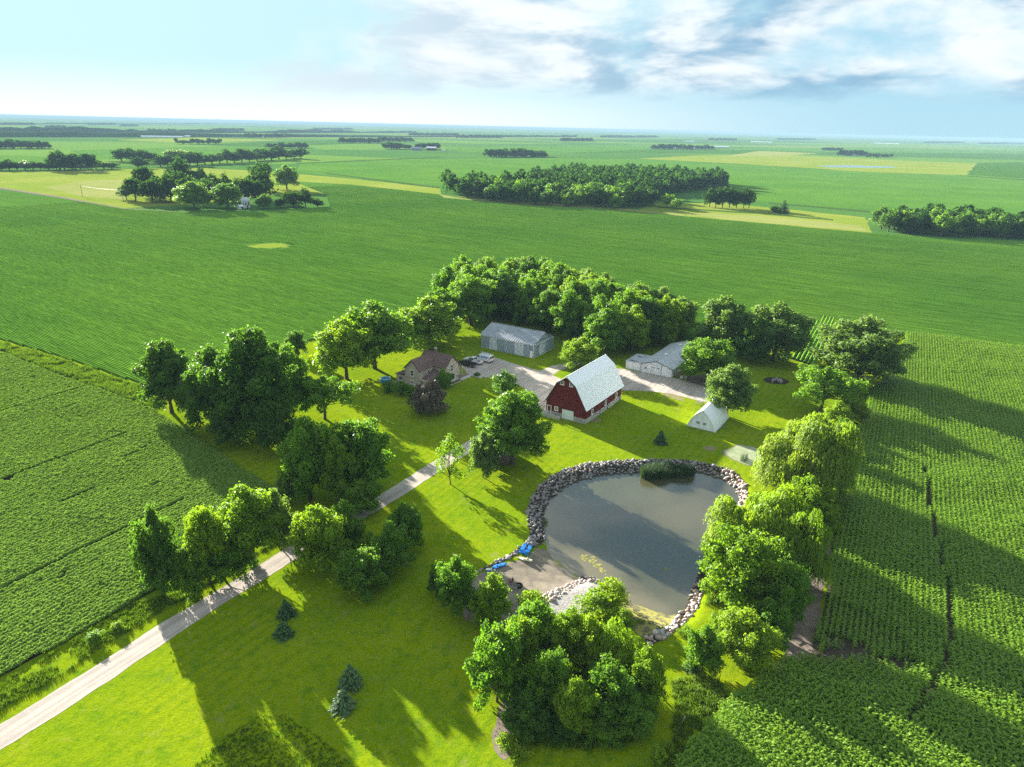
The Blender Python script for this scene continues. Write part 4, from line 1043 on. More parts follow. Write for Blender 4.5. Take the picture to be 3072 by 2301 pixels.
def hull(name, L, Wd, dep, mat, loc, rz, label, cat='kayak', stern=0.25, tilt=0.0, group=None):
    t = empty(name, loc, rz); tag(t, label, cat, group); t.rotation_euler = (tilt, 0, rz)
    N_ = 16; m = 9; vs = []; fs = []
    for i in range(N_ + 1):
        u = i / N_; x = (u - 0.5) * L
        w = Wd / 2 * max(0.02, (1 - max(0, (u - 0.45) / 0.55) ** 2.2)) * (1 if u > 0.2 else stern + (1 - stern) * (u / 0.2) ** 0.6)
        rise = 0.18 * max(0, (u - 0.7) / 0.3) ** 2
        for k in range(m):
            a = math.pi * k / (m - 1); vs.append((x, math.cos(a) * w, dep - math.sin(a) ** 0.7 * dep * (1 - 0.2 * rise) + rise * 0.4))
    for i in range(N_):
        for k in range(m - 1): fs.append((i * m + k, i * m + k + 1, (i + 1) * m + k + 1, (i + 1) * m + k))
    fs.append(tuple(range(m))); fs.append(tuple(range(N_ * m, (N_ + 1) * m)))
    MB().add(vs, fs).build('hull', mat, t, smooth=True)
    dk_ = MB(); v2_ = []
    for i in range(N_ + 1):
        a, c = vs[i * m], vs[i * m + m - 1]
        v2_ += [a, ((a[0]), 0, a[2] + 0.05), c]
    f2_ = []
    for i in range(N_):
        f2_ += [(i * 3, i * 3 + 1, i * 3 + 4, i * 3 + 3), (i * 3 + 1, i * 3 + 2, i * 3 + 5, i * 3 + 4)]
    dko = dk_.add(v2_, f2_).build('deck', mat, t)
    b_ = MB(); b_.tube([(0.5 * math.cos(2 * math.pi * k / 16) - 0.15, Wd * 0.32 * math.sin(2 * math.pi * k / 16), dep + 0.05) for k in range(17)], 0.035, 6, False); b_.build('cockpit_rim', M['fascia'] if cat == 'kayak' else mat, t)
    b_ = MB(); b_.box(-0.45, 0.05, -Wd * 0.22, Wd * 0.22, dep - 0.02, dep + 0.07); b_.box(-0.52, -0.42, -Wd * 0.22, Wd * 0.22, dep + 0.0, dep + 0.28); b_.build('seat', mat, t, bevel=0.015)
    return t
a, c = S(1551, 1682, -0.5), S(1596, 1692, -0.5); m_ = (a + c) / 2
hull('kayak', 2.6, 0.75, 0.28, M['cream_plastic'], (m_[0], m_[1], hz1(m_) + 0.04), math.atan2(*(a - c)[::-1]), 'cream coloured small kayak lying on the beach', group='boats on the beach')
a, c = S(1478, 1715, -0.4), S(1519, 1701, -0.4); m_ = (a + c) / 2
hull('kayak', 2.7, 0.8, 0.3, M['blue_plastic'], (m_[0], m_[1], hz1(m_) + 0.04), math.atan2(*(c - a)[::-1]), 'long blue kayak at the left end of the beach', group='boats on the beach')
m_ = S(1576, 1660, -0.45)
pb = empty('paddle_boat', (m_[0], m_[1], hz1(m_) + 0.12), math.atan2(*(S(1582, 1644) - S(1564, 1674))[::-1]))
tag(pb, 'blue two hulled paddle boat pulled up against the boulders', 'boat', 'boats on the beach'); pb.rotation_euler = (0.12, -0.05, pb.rotation_euler[2])
for s in (-1, 1):
    q = MB(); q.prism([(-1.15, 0.0), (-1.2, 0.32), (0.9, 0.36), (1.3, 0.42), (1.1, 0.08), (0.85, 0.0)], 'y', *sorted((s * 0.18, s * 0.78))); q.build('hull', M['blue_plastic'], pb, bevel=0.06)
MB().box(-1.0, 0.5, -0.2, 0.2, 0.14, 0.28).build('centre_deck', M['blue_plastic'], pb, bevel=0.03)
for s in (-1, 1):
    q = MB(); q.box(-0.95, -0.45, *sorted((s * 0.26, s * 0.7)), 0.36, 0.48); q.box(-1.05, -0.93, *sorted((s * 0.26, s * 0.7)), 0.40, 0.78); q.build('seat', M['blue_plastic'], pb, bevel=0.03)
MB().box(0.05, 0.4, -0.1, 0.1, 0.28, 0.5).build('pedal_box', M['fascia'], pb)

fr0 = S(1556, 1765, -0.35)
ring = empty('fire_ring', (fr0[0], fr0[1], hz1(fr0) + 0.05)); tag(ring, 'dark round fire ring on the sand', 'fire ring')
b = MB(); n = 24; vs = []
for z, r in ((0, 0.62), (0.32, 0.62), (0.34, 0.55), (0.32, 0.48), (0.02, 0.48)): vs += [(math.cos(2 * math.pi * k / n) * r, math.sin(2 * math.pi * k / n) * r, z) for k in range(n)]
b.add(vs, [(j * n + k, j * n + (k + 1) % n, (j + 1) * n + (k + 1) % n, (j + 1) * n + k) for j in range(4) for k in range(n)]); b.build('ring', M['tyre'], ring)
b = MB(); b.add([(math.cos(2 * math.pi * k / n) * 0.5, math.sin(2 * math.pi * k / n) * 0.5, 0.04) for k in range(n)], [tuple(range(n))]); b.build('ash_bed', M['dark'], ring)
for k in range(5):
    a = k * 1.25; MB().tube([(math.cos(a) * 0.38, math.sin(a) * 0.38, 0.08), (-math.cos(a) * 0.1, -math.sin(a) * 0.1, 0.3)], 0.05, 6).build('log', M['wood_grey'], ring)
def camp_chair(loc, rz, label, mat):
    t = empty('camp_chair', loc, rz); tag(t, label, 'chair', 'chairs by the fire ring')
    q = MB(); q.add([(-0.28, -0.25, 0.42), (0.28, -0.25, 0.42), (0.28, 0.25, 0.38), (-0.28, 0.25, 0.38)], [(0, 1, 2, 3)]); MB().slab(q.v, 0.02).build('seat', mat, t)
    MB().slab([(-0.28, 0.25, 0.38), (0.28, 0.25, 0.38), (0.28, 0.42, 0.98), (-0.28, 0.42, 0.98)], 0.02).build('backrest', mat, t)
    for x in (-0.3, 0.3):
        for y0_, y1_ in ((-0.3, 0.3), (0.3, -0.3)): MB().tube([(x, y0_, 0), (x, y1_, 0.5 if y1_ > 0 else 0.62)], 0.018, 6).build('leg', M['chrome'], t)
        MB().tube([(x, 0.3, 0.45), (x, 0.44, 1.0)], 0.018, 6).build('back_post', M['chrome'], t)
        MB().box(x - 0.05, x + 0.05, -0.3, 0.3, 0.62, 0.65).build('armrest', mat, t)
M['maroon'] = mat_plain('maroon_fabric', (0.16, 0.035, 0.04), 0.8)
for px, rz, lab, mm in (((1531, 1758), -1.2, 'maroon folding chair nearest the blue kayak by the fire ring', 'maroon'), ((1543, 1777), -0.6, 'grey folding chair in front of the fire ring', 'wood_grey')):
    q = S(*px, -0.3); camp_chair((q[0], q[1], hz1(q) + 0.05), rz, lab, M[mm])
for px, mat, nm, lab, dims in (((1464, 1718), 'blue_plastic', 'cooler', 'small blue cooler box on the beach by the boulders', (0.3, 0.2, 0.3)), ((1473, 1718), 'trim_white', 'bucket', 'white bucket standing by the blue cooler', None), ((1484, 1720), 'cream_plastic', 'bucket', 'cream bucket beside the blue kayak', None)):
    q = S(*px, -0.25); t = empty(nm, (q[0], q[1], hz1(q) + 0.05)); tag(t, lab, nm)
    if dims:
        MB().box(-0.3, 0.3, -0.2, 0.2, 0, 0.3).build('box', M[mat], t, bevel=0.03); MB().box(-0.32, 0.32, -0.22, 0.22, 0.3, 0.36).build('lid', M['trim_white'], t, bevel=0.02)
    else:
        MB().tube([(0, 0, 0), (0, 0, 0.36)], [0.14, 0.18], 14).build('body', M[mat], t); b = MB(); b.tube([(0.18 * math.cos(a), 0.0, 0.36 + 0.14 * math.sin(a)) for a in np.linspace(0, math.pi, 8)], 0.012, 5); b.build('handle', M['chrome'], t)

# burn pile on the lawn
q = S(2328, 1142)
sheet('ash_patch', [q + np.array([math.cos(a) * 3.6, math.sin(a) * 2.9]) for a in np.linspace(0, 6.2, 20)], 0.013, M['soil'], step=0.6, jit=0.35, label='dark burnt patch of ground on the lawn', cat='ground')
bpile = empty('brush_pile', (q[0], q[1], 0)); tag(bpile, 'pile of grey logs and branches on the burnt patch', 'brush pile')
rr_ = random.Random(3)
for k in range(16):
    a = rr_.uniform(0, 6.28); l = rr_.uniform(0.7, 1.5); x, y = rr_.gauss(0, 0.6), rr_.gauss(0, 0.5)
    MB().tube([(x + math.cos(a) * l, y + math.sin(a) * l, 0.08), (x - math.cos(a) * l * 0.4, y - math.sin(a) * l * 0.4, rr_.uniform(0.3, 0.9))], [rr_.uniform(0.1, 0.16), 0.06], 7).build('log', M['wood_grey'] if k % 3 else M['concrete'], bpile)
# picnic table behind the arched shed
q = S(2099, 1212)
pt = empty('picnic_table', (q[0], q[1], 0), GRID_ROT); tag(pt, 'small wooden picnic table behind the arched shed', 'table')
for k in range(5): MB().box(-0.95, 0.95, -0.36 + k * 0.15, -0.23 + k * 0.15, 0.72, 0.76).build('plank', M['wood_grey'], pt)
for s in (-1, 1):
    MB().box(-0.95, 0.95, *sorted((s * 0.6, s * 0.85)), 0.42, 0.46).build('bench', M['wood_grey'], pt)
    for x in (-0.7, 0.7): MB().tube([(x, s * 0.8, 0), (x, s * 0.2, 0.72)], 0.05, 6).build('leg', M['wood_grey'], pt)
# scrap beside the workshop
for px, nm, lab in (((2032, 1128), 'scrap_pile', 'rusty scrap heap along the workshop side wall'), ((2050, 1137), 'scrap_pile', 'brown junk heap under the maple by the workshop')):
    q = S(*px); t = empty(nm, (q[0], q[1], 0), rr_.uniform(0, 3)); tag(t, lab, 'scrap')
    for k in range(9):
        b = MB(); sx, sy, sz = rr_.uniform(0.2, 0.6), rr_.uniform(0.15, 0.5), rr_.uniform(0.15, 0.5); x, y = rr_.uniform(-1, 1), rr_.uniform(-0.8, 0.8)
        b.box(x - sx, x + sx, y - sy, y + sy, 0 if k < 6 else 0.3, (0 if k < 6 else 0.3) + sz * 2)
        b.build('scrap_piece', [M['wood'], M['wood_grey'], M['brick'], M['galv']][k % 4], t, bevel=0.02)
q = S(1430, 1131)
pot = empty('planter', (q[0], q[1], 0), GRID_ROT); tag(pot, 'low concrete planter with a bushy plant beside the yard', 'planter')
MB().box(-1.6, 1.6, -0.4, 0.4, -0.02, 0.3).build('planter_box', M['concrete'], pot, bevel=0.03); PLANTER = pot
# fence post leaning in the long grass
a, c = Z7(1800, 1220), Z7(1855, 1125)
fp = MB().tube([(a[0], a[1], 0.05), (c[0], c[1], 0.5)], [0.05, 0.045], 8).build('fallen_pipe', M['galv']); tag(fp, 'pale metal pipe lying in the tall grass before the corn', 'pipe')
# ---------------------------------------------------------------- boulders round the pond
def mat_rock(name, cols):
    t = NT(name); r = t.new('ShaderNodeObjectInfo').outputs['Random']
    a = t.new('ShaderNodeAttribute', attribute_name='tint').outputs['Fac']
    v = t.math('FRACT', t.math('ADD', t.math('MULTIPLY', r, 7.31), a))
    c = t.mix(t.rng(v, 0.0, 0.5), cols[0], cols[1]); c = t.mix(t.rng(v, 0.6, 0.95), c, cols[2])
    n = t.noise(t.coord('Object'), 5, 5, 0.65)
    c = t.mix(t.math('MULTIPLY', t.rng(n, 0.4, 0.7), 0.4), c, cols[3])
    zz = t.sep(t.pos())[2]; wet = t.rng(t.math('ADD', zz, t.math('MULTIPLY', n, 0.3)), -0.55, -0.72)      # damp, weedy foot at the waterline
    c = t.mix(t.math('MULTIPLY', wet, 0.75), c, (0.045, 0.045, 0.032))
    return t.done(t.principled(c, 0.8, 0.3, normal=t.bump(n, 0.4, 0.05)))
M['rock_grey'] = mat_rock('grey_boulder', ((0.15, 0.147, 0.152), (0.27, 0.255, 0.25), (0.29, 0.23, 0.21), (0.07, 0.07, 0.072)))
M['rock_pink'] = mat_rock('pink_quartzite', ((0.34, 0.25, 0.22), (0.42, 0.34, 0.31), (0.36, 0.36, 0.35), (0.24, 0.16, 0.14)))
M['rock_dark'] = mat_rock('dark_boulder', ((0.07, 0.075, 0.085), (0.11, 0.115, 0.125), (0.15, 0.15, 0.15), (0.05, 0.05, 0.05)))
rock_shapes = []
for k in range(7):
    bm = bmesh.new(); bmesh.ops.create_icosphere(bm, subdivisions=2, radius=1.0)
    rg = np.random.default_rng(50 + k)
    A = rg.normal(size=(9, 3)); A /= np.linalg.norm(A, axis=1)[:, None]; off = rg.uniform(0.62, 0.92, 9)
    sc3 = rg.uniform((0.85, 0.65, 0.5), (1.15, 0.95, 0.75))
    V = np.array([v.co for v in bm.verts])
    for _ in range(2):
        for a, o in zip(A, off):
            d = V @ a; V -= np.outer(np.maximum(0, d - o) * 0.85, a)
    V *= sc3; V += rg.normal(size=V.shape) * 0.02
    Fr = np.array([[v.index for v in f.verts] for f in bm.faces]); bm.free(); rock_shapes.append((V, Fr))
def pairs(o, i): return [(np.array(Z4(*a)), np.array(Z4(*b, -0.85))) for a, b in zip(o, i)]
def rock_band(name, label, quads, mats, dens, size, group, n_own, zmix=True):
    root = empty(name, (0, 0, 0)); tag(root, label, 'boulders', group)
    rg = np.random.default_rng(len(label)); pts = []
    for (o0, i0), (o1, i1) in zip(quads[:-1], quads[1:]):
        L = (np.linalg.norm(o1 - o0) + np.linalg.norm(i1 - i0)) / 2; Wd = (np.linalg.norm(o0 - i0) + np.linalg.norm(o1 - i1)) / 2
        nL = max(1, int(round(L / dens))); nW = max(1, int(round(Wd / dens)))
        for a in range(nL):
            for b in range(nW):
                u = (a + 0.5 + rg.uniform(-0.55, 0.55)) / nL; w = (b + 0.5 + rg.uniform(-0.6, 0.6)) / nW
                pts.append((o0 * (1 - u) + o1 * u) * (1 - w) + (i0 * (1 - u) + i1 * u) * w)
    pts = np.array(pts); c = pts.mean(0); root.location = (c[0], c[1], 0)
    zz = hz(pts); sz = rg.uniform(size[0] * 0.8, size[1], len(pts)) * rg.choice([0.7, 1.0, 1.15, 1.6], len(pts), p=[0.25, 0.45, 0.2, 0.10])
    dist = np.hypot(pts[:, 0], pts[:, 1]); order = np.argsort(-sz / dist)
    own = set(order[:n_own].tolist())
    meshes = {}
    VV, FF, TT = [], [], []; nb = 0
    for j, p in enumerate(pts):
        k = int(rg.integers(len(rock_shapes))); V, Fr = rock_shapes[k]; mt = mats if isinstance(mats, str) else mats(p)
        rot = Matrix.Rotation(rg.uniform(0, 6.28), 3, 'Z') @ Matrix.Rotation(rg.normal() * 0.35, 3, 'X') @ Matrix.Rotation(rg.normal() * 0.3, 3, 'Y')
        z = zz[j] + sz[j] * 0.22
        if j in own:
            if (k, mt) not in meshes: meshes[(k, mt)] = fast_mesh('rock', V, Fr, M[mt], False)
            o = link('rock', meshes[(k, mt)], root, loc=(p[0] - c[0], p[1] - c[1], z), rot=rot.to_euler(), scale=(sz[j],) * 3)
        else:
            Q = (V * sz[j]) @ np.array(rot).T + np.array([p[0] - c[0], p[1] - c[1], z])
            VV.append(Q); FF.append(Fr + nb); TT.append((np.full(len(Fr), rg.random()), mt)); nb += len(V)
    if VV:
        mm = TT[0][1]
        o = link('rock_fill', fast_mesh('rock_fill', np.vstack(VV), np.vstack(FF), M[mm], False, np.concatenate([a for a, _ in TT])), root); o['kind'] = 'stuff'
    bed = [o for o, _ in quads] + [i for _, i in quads[::-1]]
    sheet('rock_bed', bed, 0.045, M['soil'], step=0.5, jit=0.1, drape=True, res=0.7, label='dark earth under the ' + label.split(' of ')[0].replace('boulder ', '')[:40].strip() + ' at the pond', cat='ground')
    return root
outer = [(455, 620), (446, 540), (456, 480), (490, 410), (540, 340), (620, 270), (720, 220), (850, 180), (1000, 156), (1200, 146), (1400, 141), (1600, 146), (1750, 166), (1900, 206)]
inner = [(560, 625), (560, 575), (585, 515), (610, 452), (660, 402), (757, 335), (875, 290), (1000, 266), (1150, 251), (1290, 245), (1480, 240), (1680, 240), (1800, 262), (1895, 295)]
rock_band('boulder_bank', 'broad bank of grey boulders along the far shore of the pond', pairs(outer, inner), 'rock_grey', 0.54, (0.24, 0.40), 'boulder banks round the pond', 190)
outer = [(455, 620), (470, 690), (445, 738), (400, 780), (300, 850), (200, 900), (100, 958), (15, 1010)]
inner = [(560, 625), (582, 700), (560, 765), (470, 830), (350, 890), (240, 945), (125, 988), (30, 1040)]
rock_band('boulder_bank', 'line of rounded grey boulders behind the beach and boats', pairs(outer, inner), 'rock_grey', 0.62, (0.28, 0.45), 'boulder banks round the pond', 110)
outer = [(1900, 206), (2000, 255), (2060, 320), (2072, 385), (2062, 450), (2040, 540)]
inner = [(1895, 295), (1965, 345), (1998, 402), (2006, 460), (1995, 540), (1960, 620)]
rock_band('boulder_bank', 'pinkish rock bank at the right end of the pond', pairs(outer, inner), 'rock_pink', 0.7, (0.3, 0.48), 'boulder banks round the pond', 40)
outer = [(1850, 800), (1815, 880), (1795, 975)]; inner = [(1770, 840), (1735, 915), (1708, 1000)]
rock_band('boulder_bank', 'short heap of dark wet boulders below the willow', pairs(outer, inner), 'rock_dark', 0.72, (0.32, 0.5), 'boulder banks round the pond', 20)
outer = [(1795, 975), (1765, 1060), (1742, 1135), (1712, 1212), (1645, 1292), (1585, 1370), (1485, 1452), (1320, 1532)]
inner = [(1706, 1000), (1682, 1062), (1650, 1140), (1605, 1240), (1535, 1310), (1505, 1375), (1432, 1432), (1308, 1492)]
rock_band('boulder_bank', 'pink quartzite rock bank along the lower right shore', pairs(outer, inner), 'rock_pink', 0.62, (0.28, 0.44), 'boulder banks round the pond', 130)
outer = [(990, 1055), (935, 1030), (865, 1032), (800, 1082), (710, 1145), (630, 1195), (560, 1238)]
inner = [(975, 1020), (920, 1000), (850, 1002), (780, 1050), (690, 1108), (610, 1158), (540, 1198)]
rock_band('boulder_bank', 'curved pink rock edge of the gravel spit', pairs(outer, inner), 'rock_pink', 0.52, (0.25, 0.38), 'boulder banks round the pond', 60)
outer = [(270, 1400), (330, 1372), (375, 1340)]; inner = [(262, 1375), (318, 1345), (368, 1322)]
rock_band('boulder_bank', 'few grey rocks at the lower beach edge by the thicket', pairs(outer, inner), 'rock_grey', 0.55, (0.26, 0.38), 'boulder banks round the pond', 12)
q = Z7(1655, 510, -0.3)
for k, (px, s, lab) in enumerate((((1650, 515), 0.75, 'big single grey boulder on the algae shore'), ((905, 545), 0.0, ''))):
    if s:
        o = link('boulder', fast_mesh('boulder', rock_shapes[2][0], rock_shapes[2][1], M['rock_grey']), None, loc=(q[0], q[1], hz1(q) + 0.25), scale=(s,) * 3); tag(o, lab, 'boulder')
# ---------------------------------------------------------------- trees
GREENS = {
    'dark':   ((0.048, 0.125, 0.020), (0.120, 0.220, 0.028)),
    'mid':    ((0.074, 0.182, 0.018), (0.185, 0.315, 0.026)),
    'bright': ((0.112, 0.225, 0.014), (0.240, 0.345, 0.020)),
    'lime':   ((0.140, 0.260, 0.016), (0.275, 0.370, 0.024)),
    'willow': ((0.135, 0.235, 0.022), (0.270, 0.345, 0.038)),
    'olive':  ((0.095, 0.180, 0.040), (0.200, 0.285, 0.080)),
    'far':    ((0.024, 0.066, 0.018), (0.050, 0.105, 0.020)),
    'spruce': ((0.036, 0.100, 0.032), (0.085, 0.165, 0.055)),
    'blue':   ((0.050, 0.120, 0.040), (0.125, 0.215, 0.080)),
    'purple': ((0.055, 0.052, 0.036), (0.150, 0.125, 0.095)),
    'grass':  ((0.050, 0.115, 0.012), (0.110, 0.190, 0.020)),
}
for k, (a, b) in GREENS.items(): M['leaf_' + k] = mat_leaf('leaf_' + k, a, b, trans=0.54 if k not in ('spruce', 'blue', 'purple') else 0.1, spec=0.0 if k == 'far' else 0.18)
M['bark'] = mat_plain('bark', (0.085, 0.066, 0.050), 0.9, var=0.3, vs=3, bump=0.6, bs=8)
M['bark_pale'] = mat_plain('pale_bark', (0.20, 0.175, 0.15), 0.9, var=0.3, vs=3)

def leaf_quads(C, Nn, size, asp, rg, dirs=None):
    """diamond leaves: centre, normal, size; long axis random or along dirs"""
    n = len(C); Nn = Nn / (np.linalg.norm(Nn, axis=1)[:, None] + 1e-9)
    T = rg.normal(size=(n, 3)) if dirs is None else dirs + rg.normal(size=(n, 3)) * 0.25
    T -= Nn * np.sum(T * Nn, 1)[:, None]; T /= np.linalg.norm(T, axis=1)[:, None] + 1e-9
    B = np.cross(Nn, T); s = size[:, None]
    V = np.stack([C + T * s, C + B * s * asp + Nn * s * 0.12, C - T * s, C - B * s * asp + Nn * s * 0.12], 1).reshape(-1, 3)
    return V, np.arange(4 * n).reshape(n, 4)
def unit(rg, n):
    v = rg.normal(size=(n, 3)); return v / np.linalg.norm(v, axis=1)[:, None]

def crown_broad(seed, h=12.0, r=5.0, zb=2.6, nl=30, nleaf=14000, ls=0.24, top=0.0, lobe=(0.24, 0.40), asp=0.6, fill=0.78, spike=0.55):
    rg = np.random.default_rng(seed); cz, rz = (zb + h) / 2, (h - zb) / 2; L = []
    for i in range(nl):
        v = unit(rg, 1)[0]; v[2] = np.clip(v[2] * 1.05 + 0.08, -0.98, 1); rad = rg.uniform(0.42, fill)
        hv = v[:2] / (np.linalg.norm(v[:2]) + 1e-6)
        hr = math.sqrt(max(0.0, 1 - v[2] ** 2)) if v[2] > 0 else (1 - 0.22 * v[2] ** 2)
        if rg.random() < 0.25: rad *= 0.6
        p = np.array([hv[0] * r * rad * hr, hv[1] * r * rad * hr, cz + v[2] * rz * rad])
        k = 1 + top * (p[2] - cz) / rz; p[:2] *= k; L.append((*p, r * rg.uniform(*lobe), rg.random()))
    L = np.array(L); w = L[:, 3] ** 2; idx = rg.choice(nl, nleaf, p=w / w.sum())
    d = unit(rg, nleaf); d[:, 2] += 0.22; d /= np.linalg.norm(d, axis=1)[:, None]
    rr = L[idx, 3] * (rg.uniform(0.66, 1.08, nleaf) + (rg.random(nleaf) < 0.16) * rg.uniform(0.05, 0.5, nleaf))
    ax = L[:, :3] - np.array([0, 0, zb + (h - zb) * 0.25]); ax /= np.linalg.norm(ax, axis=1)[:, None] + 1e-6; ax = ax[idx]
    ds = d + ax * np.sum(d * ax, 1)[:, None] * spike
    C = L[idx, :3] + ds * rr[:, None] * np.array([1, 1, 0.9])
    inside = np.zeros(nleaf, int)
    for j in range(nl):
        inside += (np.linalg.norm(C - L[j, :3], axis=1) < L[j, 3] * 0.62)
    keep = (inside == 0) & (C[:, 2] > zb * 0.6); C, d, idx = C[keep], d[keep], idx[keep]
    Nn = d + rg.normal(size=C.shape) * 0.75
    V, Fq = leaf_quads(C, Nn, rg.uniform(0.6, 1.35, len(C)) * ls, asp, rg)
    return V, Fq, np.clip(L[idx, 4] * 0.55 + rg.random(len(C)) * 0.45, 0, 1), L
def crown_willow(seed, h=12.0, r=5.5, zb=0.4, nl=56, nstr=2600, ls=0.23, drop=(0.7, 2.4)):
    rg = np.random.default_rng(seed); L = []
    for i in range(nl):
        v = unit(rg, 1)[0]; rad = rg.uniform(0.40, 0.80); hv = v[:2] / (np.linalg.norm(v[:2]) + 1e-6); hr = math.sqrt(max(0.0, 1 - v[2] ** 2)) if v[2] > 0 else 1.0
        L.append((hv[0] * r * rad * hr, hv[1] * r * rad * hr, h * 0.52 + v[2] * h * (0.42 if v[2] > 0 else 0.26) * rad / 0.8, r * rg.uniform(0.18, 0.30), rg.random()))
    L = np.array(L); Cs, Ns, Ds, Ts = [], [], [], []
    for s in range(nstr):
        j = rg.integers(nl); d = unit(rg, 1)[0]; d[2] = abs(d[2]) * 0.9
        p0 = L[j, :3] + d * L[j, 3]; out = np.array([p0[0], p0[1], 0]) - np.array([L[j, 0], L[j, 1], 0]) * 0.6; out /= np.linalg.norm(out) + 1e-6
        ln = rg.uniform(*drop); m = int(ln / 0.20) + 2; u = np.linspace(0, 1, m)
        P = p0 + np.outer(u, out) * ln * 0.22 + np.outer(np.sin(u * math.pi) * 0.25, [0, 0, 1]) - np.outer(u ** 1.6 * ln, [0, 0, 1])
        P += rg.normal(size=P.shape) * 0.09; ok = P[:, 2] > zb
        P = P[ok]; k = len(P)
        Cs.append(P); Ns.append(out + np.array([0, 0, 0.5]) + rg.normal(size=(k, 3)) * 0.5); Ds.append(np.tile([out[0] * 0.3, out[1] * 0.3, -1.0], (k, 1)))
        Ts.append(np.clip(L[j, 4] * 0.5 + rg.random(k) * 0.35 + rg.random() * 0.2, 0, 1))
    C, Nn, Dd, T = map(np.concatenate, (Cs, Ns, Ds, Ts))
    V, Fq = leaf_quads(C, Nn, rg.uniform(0.7, 1.3, len(C)) * ls, 0.36, rg, Dd)
    return V, Fq, T, L
def trunk_mesh(seed, h, zb, L, r0=0.30, nl=9, mat='bark', reach=0.85):
    rg = np.random.default_rng(seed); b = MB()
    lean = rg.normal(size=2) * 0.25; top = h * 0.66
    pts = [(0, 0, -0.3), (0, 0, 0.0), (lean[0] * 0.3, lean[1] * 0.3, zb * 0.6), (lean[0] * 0.6, lean[1] * 0.6, zb * 1.1), (lean[0], lean[1], top)]
    b.tube(pts, [r0 * 1.35, r0 * 1.15, r0 * 0.92, r0 * 0.75, r0 * 0.18], 8)
    order = rg.permutation(len(L))[:nl]
    for j in order:
        e = np.array(L[j, :3]); z0 = min(max(zb * rg.uniform(0.7, 1.2), 0.3), e[2] - 0.3)
        s = np.array([lean[0] * 0.5, lean[1] * 0.5, max(z0, zb * 0.6)]); mid = s * 0.45 + e * 0.55 + np.array([0, 0, -0.25]) + rg.normal(size=3) * 0.2
        b.tube([s, mid, s + (e - s) * reach], [r0 * 0.42, r0 * 0.26, r0 * 0.08], 6, False)
    return b.mesh('trunk', M[mat], True)
PROTO = {}
def proto(key, crown, leaf, h, r, zb, r0, mat='bark', nl=9, seed=1):
    V, Fq, T, L = crown
    PROTO[key] = dict(crown=(V, Fq, T), L=L, h=h, r=r, trunk=trunk_mesh(seed, h, zb, L, r0, nl, mat), leafmesh={})
for k in range(5): proto('broad%d' % k, crown_broad(100 + k, zb=0.9, nl=95 + 5 * k, top=(0.05, -0.1, 0.1, -0.1, -0.15)[k], nleaf=28000, ls=0.21, lobe=(0.12, 0.25), fill=0.83, spike=0.4), None, 12, 5, 2.2, 0.28, seed=k)
for k in range(2): proto('big%d' % k, crown_broad(130 + k, h=18, r=7.5, zb=1.2, nl=150, nleaf=44000, ls=0.25, lobe=(0.10, 0.20), fill=0.87, spike=0.4), None, 18, 7.5, 3.0, 0.5, seed=20 + k, nl=12)
for k in range(3): proto('lowtree%d' % k, crown_broad(160 + k, h=10, r=4.6, zb=0.2, nl=90, nleaf=23000, ls=0.2, lobe=(0.12, 0.25), top=-0.2, fill=0.84, spike=0.6), None, 10, 4.6, 1.2, 0.2, seed=30 + k)
for k in range(3): proto('willow%d' % k, crown_willow(200 + k), None, 12, 5.5, 2.0, 0.38, seed=40 + k)
for k in range(2): proto('shrub%d' % k, crown_broad(230 + k, h=3.6, r=2.2, zb=0.1, nl=20, nleaf=4500, ls=0.16, lobe=(0.26, 0.42)), None, 3.6, 2.2, 0.3, 0.06, seed=50 + k, nl=7)
proto('ornament', crown_broad(243, h=4.5, r=3.4, zb=0.3, nl=60, nleaf=16000, ls=0.14, lobe=(0.12, 0.24), fill=0.86), None, 4.5, 3.4, 0.5, 0.14, seed=63, nl=12)
proto('feather', crown_broad(240, h=9, r=2.6, zb=1.2, nl=30, nleaf=2300, ls=0.17, lobe=(0.16, 0.28), top=-0.55, fill=0.95), None, 9, 2.6, 1.6, 0.10, seed=60, nl=24)
proto('open', crown_broad(241, h=12, r=6.0, zb=3.0, nl=60, nleaf=13000, ls=0.22, lobe=(0.10, 0.19), top=0.1, fill=0.96), None, 12, 6, 3.2, 0.28, seed=61, nl=20)
proto('sapling', crown_broad(242, h=5, r=1.5, zb=0.5, nl=14, nleaf=1400, ls=0.17, lobe=(0.22, 0.36)), None, 5, 1.5, 0.8, 0.05, seed=62, nl=8)
for k in range(5): proto('far%d' % k, crown_broad(260 + k, h=12, r=5, zb=1.2, nl=20, nleaf=2600, ls=0.52, top=(0.1, -0.15, 0.2, 0, -0.3)[k], lobe=(0.26, 0.42)), None, 12, 5, 2.0, 0.35, seed=70 + k, nl=5)
